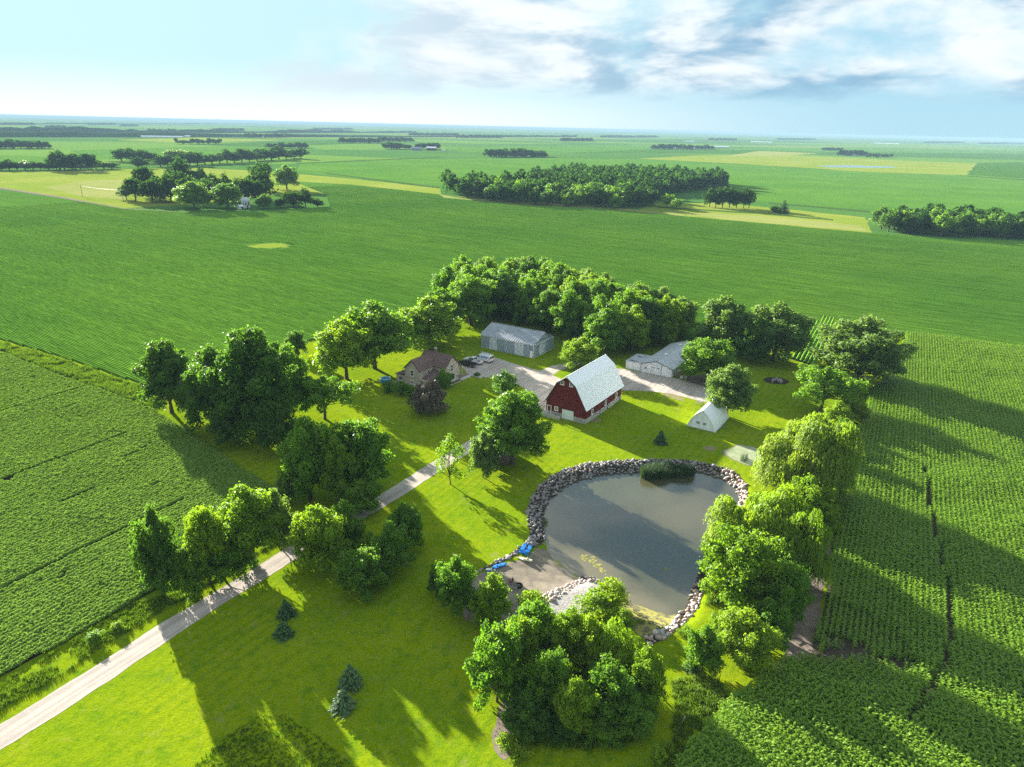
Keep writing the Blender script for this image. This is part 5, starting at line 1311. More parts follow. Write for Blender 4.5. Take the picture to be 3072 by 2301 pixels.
def crown_spruce(seed, h=6.0, r=1.9):
    rg = np.random.default_rng(seed); Cs, Ns, Ds, Ts = [], [], [], []
    nlay = 13
    for i in range(nlay):
        u = i / nlay; z = 0.25 + u * (h - 0.35); R = r * (1 - u) ** 0.85 + 0.06; nb = max(5, int(R * 15))
        for b in range(nb):
            a = rg.uniform(0, 6.28); Rb = R * rg.uniform(0.62, 1.18); m = int(Rb / 0.11) + 2; s = np.linspace(0.15, 1, m); dirn = np.array([math.cos(a), math.sin(a), 0])
            for sd_ in (-1, 0, 1):
                P = np.outer(s * Rb, dirn) + np.outer(-0.30 * s * Rb + 0.22 * (s * Rb) ** 2 / max(R, 0.3) * 0.8, [0, 0, 1]) + np.array([0, 0, z]) + np.outer((1 - s * 0.5) * sd_ * 0.12, [-dirn[1], dirn[0], 0]) + rg.normal(size=(m, 3)) * 0.035
                Cs.append(P); Ns.append(np.tile([0, 0, 1.0], (m, 1)) + rg.normal(size=(m, 3)) * 0.45 + dirn * 0.3); Ds.append(np.tile(dirn + np.array([0, 0, -0.25]), (m, 1))); Ts.append(np.clip(s * 0.6 + rg.random(m) * 0.4, 0, 1))
    C, Nn, Dd, T = map(np.concatenate, (Cs, Ns, Ds, Ts))
    V, Fq = leaf_quads(C, Nn, rg.uniform(0.13, 0.27, len(C)), 0.38, rg, Dd)
    return V, Fq, T, np.array([[0, 0, h * 0.8, 0.3, 0.5]])
for k in range(2): proto('spruce%d' % k, crown_spruce(300 + k), None, 6, 1.9, 0.3, 0.12, seed=80 + k, nl=1)

def tree(kind, leaf, pos, h, r, label, cat='tree', name='tree', group=None, z=0.0, rz=None):
    P = PROTO[kind]
    if 'mesh' not in P: P['mesh'] = fast_mesh(kind + '_crown', P['crown'][0], P['crown'][1], M['leaf_' + leaf], False, P['crown'][2])
    t = empty(name, (pos[0], pos[1], z), random.uniform(0, 6.28) if rz is None else rz, (r / P['r'], r / P['r'], h / P['h']))
    tag(t, label, cat, group)
    shr = cat in ('shrub', 'bush', 'plant')
    link('stem' if shr else 'trunk', P['trunk'], t); cr = link('foliage' if shr else 'crown', P['mesh'], t)
    cr.material_slots[0].link = 'OBJECT'; cr.material_slots[0].material = M['leaf_' + leaf]
    return t
def dtree(kind, leaf, bx, by, ty, wpx, label, **kw):
    """trunk foot, top row and crown width as seen in the photo (2212 px wide copy)"""
    if kind[:3] in ('low', 'shr', 'wil', 'bro', 'big', 'sap', 'orn') and by > 700:      # crowns down to the ground: fit an ellipsoid to the outline
        ym = (by + ty) / 2; h = 6.0
        for _ in range(8):
            p = D(bx, ym, h / 2); dd_ = proj((p[0], p[1], h / 2))[1]; r = wpx * DK * dd_ / FPX / 2; sp = (by - ty) * DK * dd_ / FPX
            ph = math.atan2(CAM_H - h / 2, np.hypot(*p)); h = max(1.15 * r, 2 * math.sqrt(max((sp / 2) ** 2 - (r * math.sin(ph)) ** 2, 0.01)) / math.cos(ph))
        return tree(kind, leaf, p, h * 1.01, r * 1.12, label, z=hz1(p), **kw)
    p = D(bx, by)
    if kind.startswith('spruce') and by > 700: p = p * (1 + wpx * DK / FPX / 2 * 0.4)
    z = hz1(p); h = height_at(p, ty * DK); (_, d) = proj((p[0], p[1], h * 0.6)); r = wpx * DK * d / FPX / 2
    return tree(kind, leaf, p, max(h, 0.8) * 1.02, r * 1.17, label, z=z, **kw)
random.seed(11)
# left field-edge trees
dtree('big0', 'dark', 360, 895, 737, 112, 'dark rounded tree at the left tip of the tree belt beside the bean fields')
dtree('broad1', 'olive', 418, 905, 800, 70, 'pale olive young tree between the leftmost dark tree and the big dark ones')
dtree('big1', 'dark', 462, 935, 748, 140, 'broad dark tree, second in the big dark clump left of the house')
dtree('big0', 'dark', 548, 962, 713, 180, 'largest and tallest dark tree of the clump left of the house')
dtree('broad2', 'mid', 618, 905, 745, 95, 'green tree at the right shoulder of the big dark clump')
dtree('lowtree0', 'dark', 600, 985, 865, 90, 'low dark tree at the foot of the big dark clump')
dtree('lowtree1', 'dark', 500, 960, 860, 90, 'low bushy dark tree on the field side of the big dark clump')
dtree('open', 'mid', 702, 905, 812, 118, 'light spreading open crowned tree on the lawn left of the house')
dtree('broad0', 'mid', 665, 1085, 905, 125, 'left half of the big roadside tree pair, above the driveway bend')
dtree('broad3', 'mid', 775, 1070, 898, 130, 'right half of the big roadside tree pair nearest the house lawn')
dtree('broad4', 'bright', 725, 1092, 940, 95, 'yellow green tree peeping out between the roadside tree pair')
dtree('lowtree2', 'olive', 625, 1090, 1010, 60, 'small greyish tree at the field corner left of the roadside pair')
dtree('lowtree0', 'mid', 778, 1115, 1030, 90, 'dark green bushy tree at the driveway edge below the roadside pair')
dtree('broad2', 'bright', 692, 1240, 1090, 112, 'bright green tree overhanging the driveway in the middle')
dtree('lowtree1', 'mid', 745, 1200, 1085, 80, 'green tree right behind the one overhanging the driveway')
dtree('lowtree2', 'dark', 340, 1295, 1098, 92, 'dark column shaped tree at the left of the driveway thicket')
dtree('lowtree0', 'dark', 305, 1250, 1150, 40, 'thin dark leaning tree at the field edge of the driveway thicket')
dtree('broad3', 'lime', 442, 1265, 1088, 88, 'tall lime green tree in the thicket left of the driveway')
dtree('broad0', 'bright', 530, 1225, 1052, 135, 'rounded yellow green tree topping the driveway thicket')
dtree('lowtree1', 'olive', 598, 1185, 1062, 68, 'olive tree at the right end of the driveway thicket')
dtree('lowtree2', 'mid', 480, 1262, 1160, 110, 'low green tree along the driveway in the thicket')
dtree('lowtree0', 'mid', 400, 1290, 1180, 80, 'low green tree beside the dark column tree')
# clump right of the driveway
dtree('lowtree0', 'mid', 782, 1288, 1178, 100, 'front tree of the leafy clump right of the driveway')
dtree('lowtree1', 'mid', 842, 1245, 1130, 92, 'middle tree of the leafy clump right of the driveway')
dtree('lowtree2', 'mid', 872, 1195, 1088, 78, 'rear tree of the leafy clump right of the driveway')
dtree('lowtree1', 'bright', 800, 1235, 1150, 60, 'yellow tipped tree inside the clump right of the driveway')
# around the house
dtree('broad2', 'bright', 745, 822, 683, 130, 'left yard tree with sunlit edge behind the house')
dtree('broad0', 'mid', 807, 800, 655, 150, 'large yard tree with bare dark trunk left of the house')
dtree('broad4', 'bright', 925, 758, 640, 140, 'sunlit large tree directly behind the house roof')
dtree('lowtree2', 'bright', 908, 735, 690, 60, 'small bright tree under the large one behind the house')
dtree('lowtree0', 'dark', 640, 770, 712, 40, 'small dark conifer like tree at the field edge left of the yard trees')
dtree('ornament', 'purple', 925, 897, 826, 78, 'purple brown leaved round ornamental tree in front of the house', name='ornamental_tree')
dtree('shrub1', 'dark', 1090, 856, 808, 50, 'dark round lilac bush behind the yard pole', cat='bush', name='bush')
dtree('shrub0', 'mid', 958, 842, 800, 32, 'green shrub in the inner corner of the house', cat='shrub', name='shrub')
dtree('shrub1', 'mid', 866, 853, 826, 34, 'dark shrub along the left gable of the house', cat='shrub', name='shrub')
dtree('shrub0', 'mid', 838, 846, 824, 26, 'grey green shrub between the pool and the house', cat='shrub', name='shrub')
dtree('shrub1', 'mid', 888, 858, 834, 28, 'dark shrub next to the purple ornamental tree', cat='shrub', name='shrub')
dtree('feather', 'bright', 973, 1046, 938, 58, 'thin feathery young tree beside the driveway')
dtree('big0', 'mid', 1108, 1010, 845, 150, 'large green tree between driveway and barn')
dtree('broad1', 'mid', 1062, 1000, 900, 75, 'left companion of the large tree, overhanging the small white shed')
dtree('lowtree1', 'olive', 1044, 1033, 935, 58, 'slender grey green tree in front of the small white shed')
# around the buildings on the right
dtree('broad1', 'bright', 1257, 800, 728, 80, 'small bright round tree behind the barn roof')
dtree('broad3', 'mid', 1530, 828, 728, 118, 'green maple hiding the right side of the white workshop')
dtree('broad4', 'olive', 1562, 762, 640, 118, 'silvery tree left of the pair at the field edge behind the workshop')
dtree('broad1', 'olive', 1678, 782, 655, 135, 'silvery tree right of the pair at the field edge behind the workshop')
dtree('lowtree2', 'dark', 1630, 785, 690, 80, 'dark low tree between the two silvery field edge trees')
dtree('broad0', 'olive', 1576, 902, 790, 95, 'yellow green lollipop tree behind the arched shed')
dtree('open', 'mid', 1772, 890, 793, 128, 'dark green spreading tree beside the corn and the burn pile')
dtree('big1', 'olive', 1862, 840, 682, 185, 'huge round pale willow at the far corner of the corn')
dtree('lowtree0', 'bright', 1845, 915, 855, 60, 'round green bush tree at the corn edge below the huge willow', name='tree')
dtree('lowtree1', 'lime', 1808, 935, 868, 66, 'lime green young tree at the corn edge above the weeping willows')
dtree('willow0', 'willow', 1702, 1085, 915, 130, 'left weeping willow beside the scum pond')
dtree('willow1', 'willow', 1778, 1105, 888, 140, 'right weeping willow between the scum pond and the corn')
dtree('willow2', 'willow', 1735, 1060, 905, 120, 'middle weeping willow crown rising behind the scum pond')
dtree('broad2', 'bright', 1742, 1140, 1020, 112, 'bright green round tree below the weeping willows')
dtree('willow1', 'lime', 1592, 1225, 1068, 125, 'feathery lime willow leaning over the pond')
dtree('willow2', 'lime', 1690, 1240, 1055, 160, 'large feathery lime willow on the right pond bank')
dtree('broad3', 'bright', 1605, 1330, 1135, 165, 'dense green cottonwood on the right pond bank, below the willows')
dtree('willow0', 'bright', 1748, 1275, 1105, 95, 'green willow at the dirt track beside the corn')
dtree('lowtree2', 'mid', 1690, 1360, 1215, 110, 'shaded low tree along the dirt track')
dtree('broad4', 'lime', 1606, 1445, 1308, 140, 'bright yellow green maple at the lower right pond corner')
dtree('lowtree1', 'mid', 1522, 1452, 1352, 75, 'dark green young tree left of the yellow green maple')
dtree('spruce0', 'spruce', 1493, 1450, 1405, 30, 'small blue green spruce beside the young tree near the pond corner', name='spruce_tree')
for a in ((1655, 1130, 1060, 70, 'lime', 'lime young tree between the willows and the pond'), (1560, 1262, 1170, 80, 'bright', 'bright low tree hanging over the pond edge'), (1725, 1200, 1110, 80, 'bright', 'green low tree between the two willow groups'), (1785, 1165, 1085, 60, 'bright', 'young green tree at the corn edge above the dirt track'),
          (1655, 1400, 1290, 100, 'mid', 'shaded low tree behind the yellow green maple'), (1560, 1395, 1320, 60, 'bright', 'bright bushy young tree left of the maple'), (1805, 1010, 940, 60, 'bright', 'green low tree on the corn side of the weeping willows'), (1822, 965, 905, 50, 'mid', 'dark low tree at the corn edge right of the willows'),
          (1790, 1080, 1000, 70, 'mid', 'shaded low tree under the right weeping willow'), (1700, 1300, 1190, 90, 'mid', 'green low tree filling the right bank thicket'), (1655, 1250, 1150, 90, 'bright', 'bright low tree in the middle of the right bank')):
    dtree('lowtree%d' % (a[0] % 3), a[4], *a[:4], a[5])
# thicket at the bottom
dtree('lowtree0', 'mid', 1075, 1520, 1345, 120, 'leftmost big feathery tree of the foreground thicket')
dtree('lowtree2', 'lime', 1128, 1470, 1338, 80, 'lime topped tree just right of the leftmost thicket tree')
dtree('broad1', 'mid', 1158, 1440, 1298, 110, 'tall dark green tree at the back of the foreground thicket')
dtree('broad3', 'bright', 1222, 1450, 1318, 105, 'green tree at the back centre of the foreground thicket')
dtree('lowtree1', 'lime', 1272, 1460, 1332, 90, 'lime green tree at the back right of the foreground thicket')
dtree('willow0', 'lime', 1325, 1480, 1340, 115, 'bright feathery tree at the right rear of the foreground thicket')
dtree('broad4', 'bright', 1392, 1530, 1395, 92, 'rightmost yellow green tree of the foreground thicket')
dtree('broad0', 'mid', 1186, 1545, 1410, 105, 'dark tree in the heart of the foreground thicket')
dtree('lowtree0', 'mid', 1318, 1560, 1425, 120, 'green tree filling the lower right of the foreground thicket')
dtree('broad2', 'lime', 1246, 1590, 1462, 90, 'yellow leaved front tree of the foreground thicket')
dtree('lowtree1', 'dark', 1138, 1590, 1490, 95, 'shaded low tree at the lower left of the foreground thicket')
dtree('lowtree2', 'mid', 1370, 1588, 1490, 100, 'low green tree at the lower right corner of the foreground thicket')
dtree('lowtree0', 'dark', 1210, 1600, 1530, 80, 'low dark bush tree at the bottom edge of the thicket')
dtree('lowtree1', 'mid', 1300, 1605, 1530, 90, 'low green bush tree at the bottom edge of the thicket')
dtree('lowtree1', 'bright', 1062, 1352, 1243, 82, 'feathery tree standing on the lower beach')
dtree('lowtree2', 'mid', 985, 1325, 1203, 88, 'feathery tree at the grass edge left of the beach')
dtree('lowtree0', 'dark', 950, 1285, 1215, 50, 'small dark tree behind the feathery one left of the beach')
dtree('shrub0', 'lime', 1320, 1312, 1250, 62, 'round lime shrub on the tip of the gravel spit', cat='shrub', name='shrub')
dtree('shrub1', 'bright', 1290, 1335, 1283, 80, 'spreading green shrub on the gravel spit', cat='shrub', name='shrub')
dtree('shrub0', 'bright', 1148, 1330, 1275, 62, 'leafy shrub beside the fire ring', cat='shrub', name='shrub')
dtree('shrub1', 'bright', 1345, 1360, 1318, 45, 'low green shrub on the algae shore', cat='shrub', name='shrub')
dtree('shrub0', 'bright', 1482, 1372, 1352, 30, 'small green shrub between the pink rocks and the algae', cat='shrub', name='shrub')
dtree('sapling', 'lime', 1422, 1668, 1612, 42, 'lone lime sapling at the bottom edge of the picture')
dtree('shrub1', 'lime', 1092, 1622, 1585, 40, 'small leafy bush beside the bare dirt patch', cat='shrub', name='shrub')
dtree('shrub0', 'lime', 1118, 1638, 1606, 42, 'leafy bush at the lower left corner of the thicket', cat='shrub', name='shrub')
# spruces on the lawn
dtree('spruce0', 'spruce', 619, 1334, 1294, 36, 'upper small spruce of the pair on the shaded lawn', name='spruce_tree', group='spruces on the lawn')
dtree('spruce1', 'spruce', 613, 1376, 1342, 38, 'lower small spruce of the pair on the shaded lawn', name='spruce_tree', group='spruces on the lawn')
dtree('spruce0', 'blue', 758, 1486, 1434, 46, 'upper blue spruce of the pair in the middle of the lawn', name='spruce_tree', group='spruces on the lawn')
dtree('spruce1', 'blue', 742, 1536, 1488, 46, 'lower blue spruce of the pair in the middle of the lawn', name='spruce_tree', group='spruces on the lawn')
dtree('spruce1', 'spruce', 1426, 960, 928, 26, 'single small dark spruce on the lawn between barn and arched shed', name='spruce_tree')
# plant in the planter, roadside shrubs
tree('shrub0', 'dark', S(1430, 1131), 1.0, 0.9, 'bushy dark plant growing in the concrete planter', cat='plant', name='plant', z=0.25)
for bx, by, ty, w_, lab in ((205, 1398, 1366, 50, 'lone bush in the weedy roadside ditch'),
                            (255, 1372, 1345, 36, 'small bush in the ditch below the dark column tree'), (420, 1310, 1278, 40, 'small yellow bush at the driveway edge under the thicket'),
                            (545, 1232, 1205, 40, 'little sunlit bush at the driveway edge right of the thicket'), (608, 1180, 1158, 40, 'little bush by the driveway under the olive tree')):
    dtree('shrub%d' % (bx % 2), random.choice(['bright', 'mid', 'bright']), bx, by - 8, ty + (by - ty) * 0.25 - 8, w_ * 0.7, lab, cat='bush', name='bush', group='bushes along the driveway')

# the grove behind the machine shed
def region_trees(poly_px, spacing, seed, jitter=0.35):
    poly = DP(poly_px); P = np.array(poly); mn, mx = P.min(0), P.max(0); rg = np.random.default_rng(seed); out = []
    for i, a in enumerate(np.arange(mn[0], mx[0], spacing)):
        for b in np.arange(mn[1], mx[1], spacing):
            q = np.array([a, b + (spacing / 2 if i % 2 else 0)]) + rg.uniform(-jitter, jitter, 2) * spacing
            if pip([q], poly)[0]: out.append(q)
    return out, rg
pts, rg = region_trees([(962, 700), (990, 690), (1060, 690), (1130, 705), (1215, 735), (1300, 775), (1400, 765), (1462, 745), (1470, 715), (1380, 690), (1250, 650), (1130, 630), (1040, 632), (960, 665)], 7.6, 5)
pts.sort(key=lambda q: np.hypot(*q))
kinds = ['broad0', 'broad1', 'broad2', 'broad3', 'broad4', 'big0', 'big1']
back = DP([(1045, 638), (1130, 634), (1250, 655), (1380, 695), (1470, 722)])
for i, q in enumerate(pts):
    dbk = dist_line([q], back)[0]
    if dbk < 5: k, lf, lab = 'broad%d' % (i % 5), 'olive', 'silvery tree on the field side of the grove behind the grey shed'
    else: k, lf, lab = kinds[i % 7], ('mid', 'bright', 'mid', 'dark', 'mid')[i % 5], 'leafy tree inside the grove behind the grey shed'
    h = rg.uniform(14, 18) if dbk >= 5 else rg.uniform(13, 16)
    tree(k, lf, q, h, rg.uniform(5.6, 7.2), lab, name='grove_tree', group='trees of the grove behind the grey shed' if dbk >= 5 else 'silvery trees on the field side of the grove')
for bx, by, ty, w_, lab in ((1018, 705, 590, 110, 'leafy tree at the left front corner of the grove'), (952, 715, 620, 90, 'leafy tree at the far left end of the grove')):
    dtree('broad%d' % (bx % 5), 'mid', bx, by, ty, w_, lab)
# two bare dead trunks by the workshop
for (bx, by), (tx, ty), lab in ((D(1470, 735), (1481, 640), 'tall thin bare trunk leaning right beside the workshop'), (D(1463, 733), (1462, 668), 'shorter bare trunk leaning left of the tall thin one')):
    p = np.array([bx, by]); h = height_at(p, ty * DK); t = empty('dead_tree', (p[0], p[1], 0)); tag(t, lab, 'tree')
    dx = (tx - 1470) * DK * proj((p[0], p[1], h))[1] / FPX
    MB().tube([(0, 0, -0.2), (dx * 0.25, 0, h * 0.35), (dx * 0.6, 0, h * 0.7), (dx, 0, h)], [0.2, 0.16, 0.1, 0.03], 7).build('trunk', M['bark'], t)
    for k in range(7):
        u = 0.35 + 0.09 * k; a = k * 2.4; MB().tube([(dx * u * 0.85, 0, h * u), (dx * u + math.cos(a) * 1.3, math.sin(a) * 1.3, h * u + 1.4)], [0.05, 0.012], 5).build('branch', M['bark'], t)
# ---------------------------------------------------------------- crops: one object each, plants instanced on points
M['leaf_corn'] = mat_leaf('leaf_corn', (0.085, 0.205, 0.016), (0.220, 0.350, 0.026), trans=0.48, objvar=0.45, rough=0.5, spec=0.25, tcol=(1.6, 1.5, 0.4))
M['leaf_soy'] = mat_leaf('leaf_soy', (0.135, 0.250, 0.040), (0.260, 0.380, 0.070), trans=0.40, objvar=0.4, spec=0.0, rough=0.8)
def scatter(name, protos, pts, rot, scl, pick, mat, label, cat):
    """ONE object: its mesh holds the few plant shapes and all planting points, geometry nodes set the plants out"""
    V, Fc, T, var = [], [], [], []; nb = 0
    for k, (v, f, t) in enumerate(protos):
        V.append(v); Fc.append(np.asarray(f) + nb); T.append(t); var.append(np.full(len(v), k)); nb += len(v)
    npr = nb; V.append(pts); V = np.vstack(V).astype(np.float32); Fc = np.vstack(Fc)
    me = fast_mesh(name, V, Fc, mat, False, np.concatenate(T))
    n = len(V)
    def attr(nm, ty, arr, key='value'):
        a = me.attributes.new(nm, ty, 'POINT'); a.data.foreach_set(key, arr)
    attr('shape', 'INT', np.concatenate(var + [np.full(len(pts), -1)]).astype(np.int32))
    attr('pick', 'INT', np.concatenate([np.zeros(npr), pick]).astype(np.int32))
    attr('rot', 'FLOAT', np.concatenate([np.zeros(npr), rot]).astype(np.float32))
    attr('scl', 'FLOAT', np.concatenate([np.ones(npr), scl]).astype(np.float32))
    o = link(name, me); tag(o, label, cat, kind='stuff')
    ng = bpy.data.node_groups.new(name + '_planting', 'GeometryNodeTree')
    ng.interface.new_socket('Geometry', in_out='INPUT', socket_type='NodeSocketGeometry'); ng.interface.new_socket('Geometry', in_out='OUTPUT', socket_type='NodeSocketGeometry')
    N, Lk = ng.nodes, ng.links; gi = N.new('NodeGroupInput'); go = N.new('NodeGroupOutput')
    def na(nm, ty):
        a = N.new('GeometryNodeInputNamedAttribute'); a.data_type = ty; a.inputs['Name'].default_value = nm; return a.outputs['Attribute']
    shp = na('shape', 'INT'); join = N.new('GeometryNodeJoinGeometry')
    def sel(k):
        c = N.new('FunctionNodeCompare'); c.data_type = 'INT'; c.operation = 'EQUAL'
        ia = [s for s in c.inputs if s.type == 'INT']; Lk.new(shp, ia[0]); ia[1].default_value = k
        sg = N.new('GeometryNodeSeparateGeometry'); sg.domain = 'POINT'; Lk.new(gi.outputs[0], sg.inputs[0]); Lk.new(c.outputs[0], sg.inputs[1]); return sg.outputs[0]
    for k in range(len(protos)):
        g2 = N.new('GeometryNodeGeometryToInstance'); Lk.new(sel(k), g2.inputs[0]); Lk.new(g2.outputs[0], join.inputs[0])
    iop = N.new('GeometryNodeInstanceOnPoints'); Lk.new(sel(-1), iop.inputs['Points']); Lk.new(join.outputs[0], iop.inputs['Instance'])
    iop.inputs['Pick Instance'].default_value = True; Lk.new(na('pick', 'INT'), iop.inputs['Instance Index'])
    cr = N.new('ShaderNodeCombineXYZ'); Lk.new(na('rot', 'FLOAT'), cr.inputs[2]); Lk.new(cr.outputs[0], iop.inputs['Rotation']); Lk.new(na('scl', 'FLOAT'), iop.inputs['Scale'])
    Lk.new(iop.outputs[0], go.inputs[0])
    md = o.modifiers.new('planting', 'NODES'); md.node_group = ng
    return o
def planting(poly, rowdir, spacing, step, rg, jit=0.08):
    poly = [np.asarray(p) for p in poly]; P = np.array(poly); d = rowdir / np.linalg.norm(rowdir); n = np.array([-d[1], d[0]])
    a, b = P @ d, P @ n; aa = np.arange(a.min(), a.max(), step); bb = np.arange(np.floor(b.min() / spacing) * spacing, b.max(), spacing)
    A, B = np.meshgrid(aa, bb); A = A + rg.uniform(-0.5, 0.5, A.shape) * step; B = B + rg.normal(size=B.shape) * jit * 0.5
    Q = np.outer(A.ravel(), d) + np.outer(B.ravel(), n); return Q[pip(Q, poly)]
rg = np.random.default_rng(77)
# corn plant: stalk with arching leaves
def corn_proto(seed):
    r = np.random.default_rng(seed); V, Fc, T = [], [], []
    h = r.uniform(1.7, 2.0); a0 = r.uniform(0, 3.14)
    for i in range(9):
        z0 = h * (0.18 + 0.80 * i / 8); a = a0 + i * math.pi + r.normal() * 0.5; L = (0.62 if 1 < i < 7 else 0.42) * r.uniform(0.85, 1.15); w = 0.085
        d = np.array([math.cos(a), math.sin(a), 0]); sd_ = np.array([-d[1], d[0], 0]); up = 0.55 if i < 7 else 0.9
        prof = [(0.02, 0.0, 0.6), (0.30, 0.30 * up, 1.0), (0.68, 0.30 * up, 0.9), (1.0, -0.05 + 0.15 * (i > 6), 0.05)]
        b = len(V)
        for u, zz, ww in prof:
            c = d * u * L + np.array([0, 0, z0 + zz * L * 1.2]); V += [c + sd_ * w * ww, c - sd_ * w * ww]
        for k in range(3): Fc.append((b + 2 * k, b + 2 * k + 1, b + 2 * k + 3, b + 2 * k + 2)); T.append(np.clip(0.35 + 0.3 * r.random() + 0.25 * i / 8, 0, 1))
    b = len(V)
    for x, y in ((0.02, 0), (-0.02, 0)): V += [np.array([x, y, 0]), np.array([x, y, h])]
    Fc.append((b, b + 2, b + 3, b + 1)); T.append(0.3)
    return np.array(V), np.array(Fc), np.array(T)
corn_p = [corn_proto(k) for k in range(6)]
CORN = [Z6(1480, 325), Z6(1445, 450), Z6(1350, 560), Z6(1335, 630), Z6(1262, 690), Z6(1230, 800), Z6(1165, 930), Z6(1140, 1100), Z6(1090, 1250), Z6(1030, 1400), Z8(1125, 250), Z8(1085, 600), Z8(1045, 740), Z8(990, 870), Z8(860, 945), Z8(730, 1030), Z8(610, 1110),
        Z8(490, 1220), Z8(405, 1330), Z8(310, 1440), Z8(250, 1530), Z8(130, 1700), Z8(600, 1750), Z8(1400, 1700), Z8(2400, 1600), Z6(2700, 1500), Z6(2700, 480), Z6(2212, 418)]
HEADL = [Z8(650, 1060), Z8(860, 930), Z8(1010, 930), Z8(1200, 930), Z8(1450, 1020), Z8(1640, 1060), Z8(1700, 1120), Z8(1650, 1240), Z8(1750, 1400), Z8(1900, 1600), Z8(1900, 1800), Z8(0, 1800), Z8(100, 1500)]
Q1 = planting(CORN, ROW_B, 0.762, 0.30, rg); Q1 = Q1[~pip(Q1, HEADL)]
Q2 = planting(CORN, ROW_H, 0.762, 0.30, rg); Q2 = Q2[pip(Q2, HEADL)]
Q = np.vstack([Q1, Q2])
tr1 = [Z8(*p) for p in ((1640, -150), (1665, 0), (1700, 220), (1745, 420), (1785, 650), (1765, 950), (1690, 1060), (1600, 1230), (1530, 1290))]
tr2 = [Z8(*p) for p in ((1850, 480), (1900, 620), (1940, 760), (1940, 870), (1905, 990))]
keep = (dist_line(Q, tr1) > 0.36)
bald = Z8(1100, 860); keep &= ~((np.linalg.norm((Q - bald) / np.array([5.5, 2.6]), axis=1) < 1) & (snoise(Q, 1.3, 5) > 0.36))
bald = Z8(1500, 960); keep &= ~((np.linalg.norm((Q - bald) / np.array([3.5, 1.8]), axis=1) < 1) & (snoise(Q, 1.1, 6) > 0.42))
keep &= rg.random(len(Q)) > 0.04
Q = Q[keep]; hgt_ = 0.88 + 0.34 * snoise(Q, 9, 2) + rg.normal(size=len(Q)) * 0.07
hgt_ *= np.where(np.linalg.norm(Q - Z8(1150, 840), axis=1) < 9, 0.75, 1.0)
Rr = rg.uniform(0, 6.28, len(Q))
M['corn_soil'] = mat_soil('corn_soil', (0.055, 0.046, 0.036), (0.095, 0.08, 0.062))
sheet('corn_ground', CORN, 0.006, M['corn_soil'], label='dark bare soil under the corn rows', cat='soil')
scatter('corn_crop', corn_p, np.column_stack([Q, np.zeros(len(Q))]), Rr, hgt_, rg.integers(0, 6, len(Q)), M['leaf_corn'], 'dense rows of tall green corn on the right', 'corn')
print('corn plants', len(Q))
# near bean field
def soy_proto(seed):
    r = np.random.default_rng(seed); n = 52; d = unit(r, n); d[:, 2] = np.abs(d[:, 2]) * 0.8 + 0.15
    C = d * np.array([0.35, 0.35, 0.46]) * r.uniform(0.75, 1.05, (n, 1)) + np.array([0, 0, 0.18])
    V, Fq = leaf_quads(C, d * 0.6 + np.array([0, 0, 0.7]) + r.normal(size=(n, 3)) * 0.35, r.uniform(0.09, 0.15, n), 0.75, r); return V, Fq, r.random(n)
soy_p = [soy_proto(k) for k in range(5)]
def ZF(x, y): return S(x * 0.30175, 900 + y * 0.30175)
SOY = [D(-260, 700), D(0, 762), D(120, 810), D(240, 852), D(330, 888), D(430, 950), D(520, 1015), D(600, 1060), D(612, 1085), D(570, 1120), D(470, 1195), D(300, 1292), D(150, 1382), D(0, 1462), D(-130, 1545), D(-330, 1400), D(-480, 900)]
Q = planting(SOY, ROW_B, 0.762, 0.27, rg, 0.12)
tracks = [[ZF(550, 1160), ZF(680, 1215), ZF(810, 1285)], [ZF(740, 1145), ZF(940, 1230), ZF(1060, 1285), ZF(1210, 1345), ZF(1400, 1440)], [ZF(500, 1140), ZF(760, 1050), ZF(930, 1045)], [ZF(90, 820), ZF(370, 975)],
          [ZF(100, 950), ZF(320, 1060)], [ZF(0, 800), ZF(120, 740)], [ZF(1130, 1640), ZF(1400, 1510), ZF(1500, 1440)], [ZF(540, 1580), ZF(700, 1640)], [ZF(0, 1120), ZF(200, 1060)]]
g = np.min([dist_line(Q, t) for t in tracks], axis=0)
keep = g > 0.22
dd = Q @ np.array([-ROW_B[1], ROW_B[0]]); rowid = np.round(dd / 0.762); al = Q @ ROW_B
keep &= ~((np.mod(rowid, 23) == 0) & (snoise(np.column_stack([al, rowid * 40]), 16, 9) > 0.7))
keep &= rg.random(len(Q)) > 0.03
keep &= ~((snoise(Q, 3.5, 12) > 0.96))
Q = Q[keep]
sheet('bean_ground', SOY, 0.006, M['soil'], step=1.2, jit=0.4, label='dark soil under the near soybean rows', cat='soil')
scatter('soybean_crop', soy_p, np.column_stack([Q, np.zeros(len(Q))]), rg.uniform(0, 6.28, len(Q)), 0.85 + 0.45 * snoise(Q, 6, 3) + rg.normal(size=len(Q)) * 0.1, rg.integers(0, 5, len(Q)), M['leaf_soy'], 'leafy near soybean field filling the left of the picture', 'soybeans')
print('soy plants', len(Q))
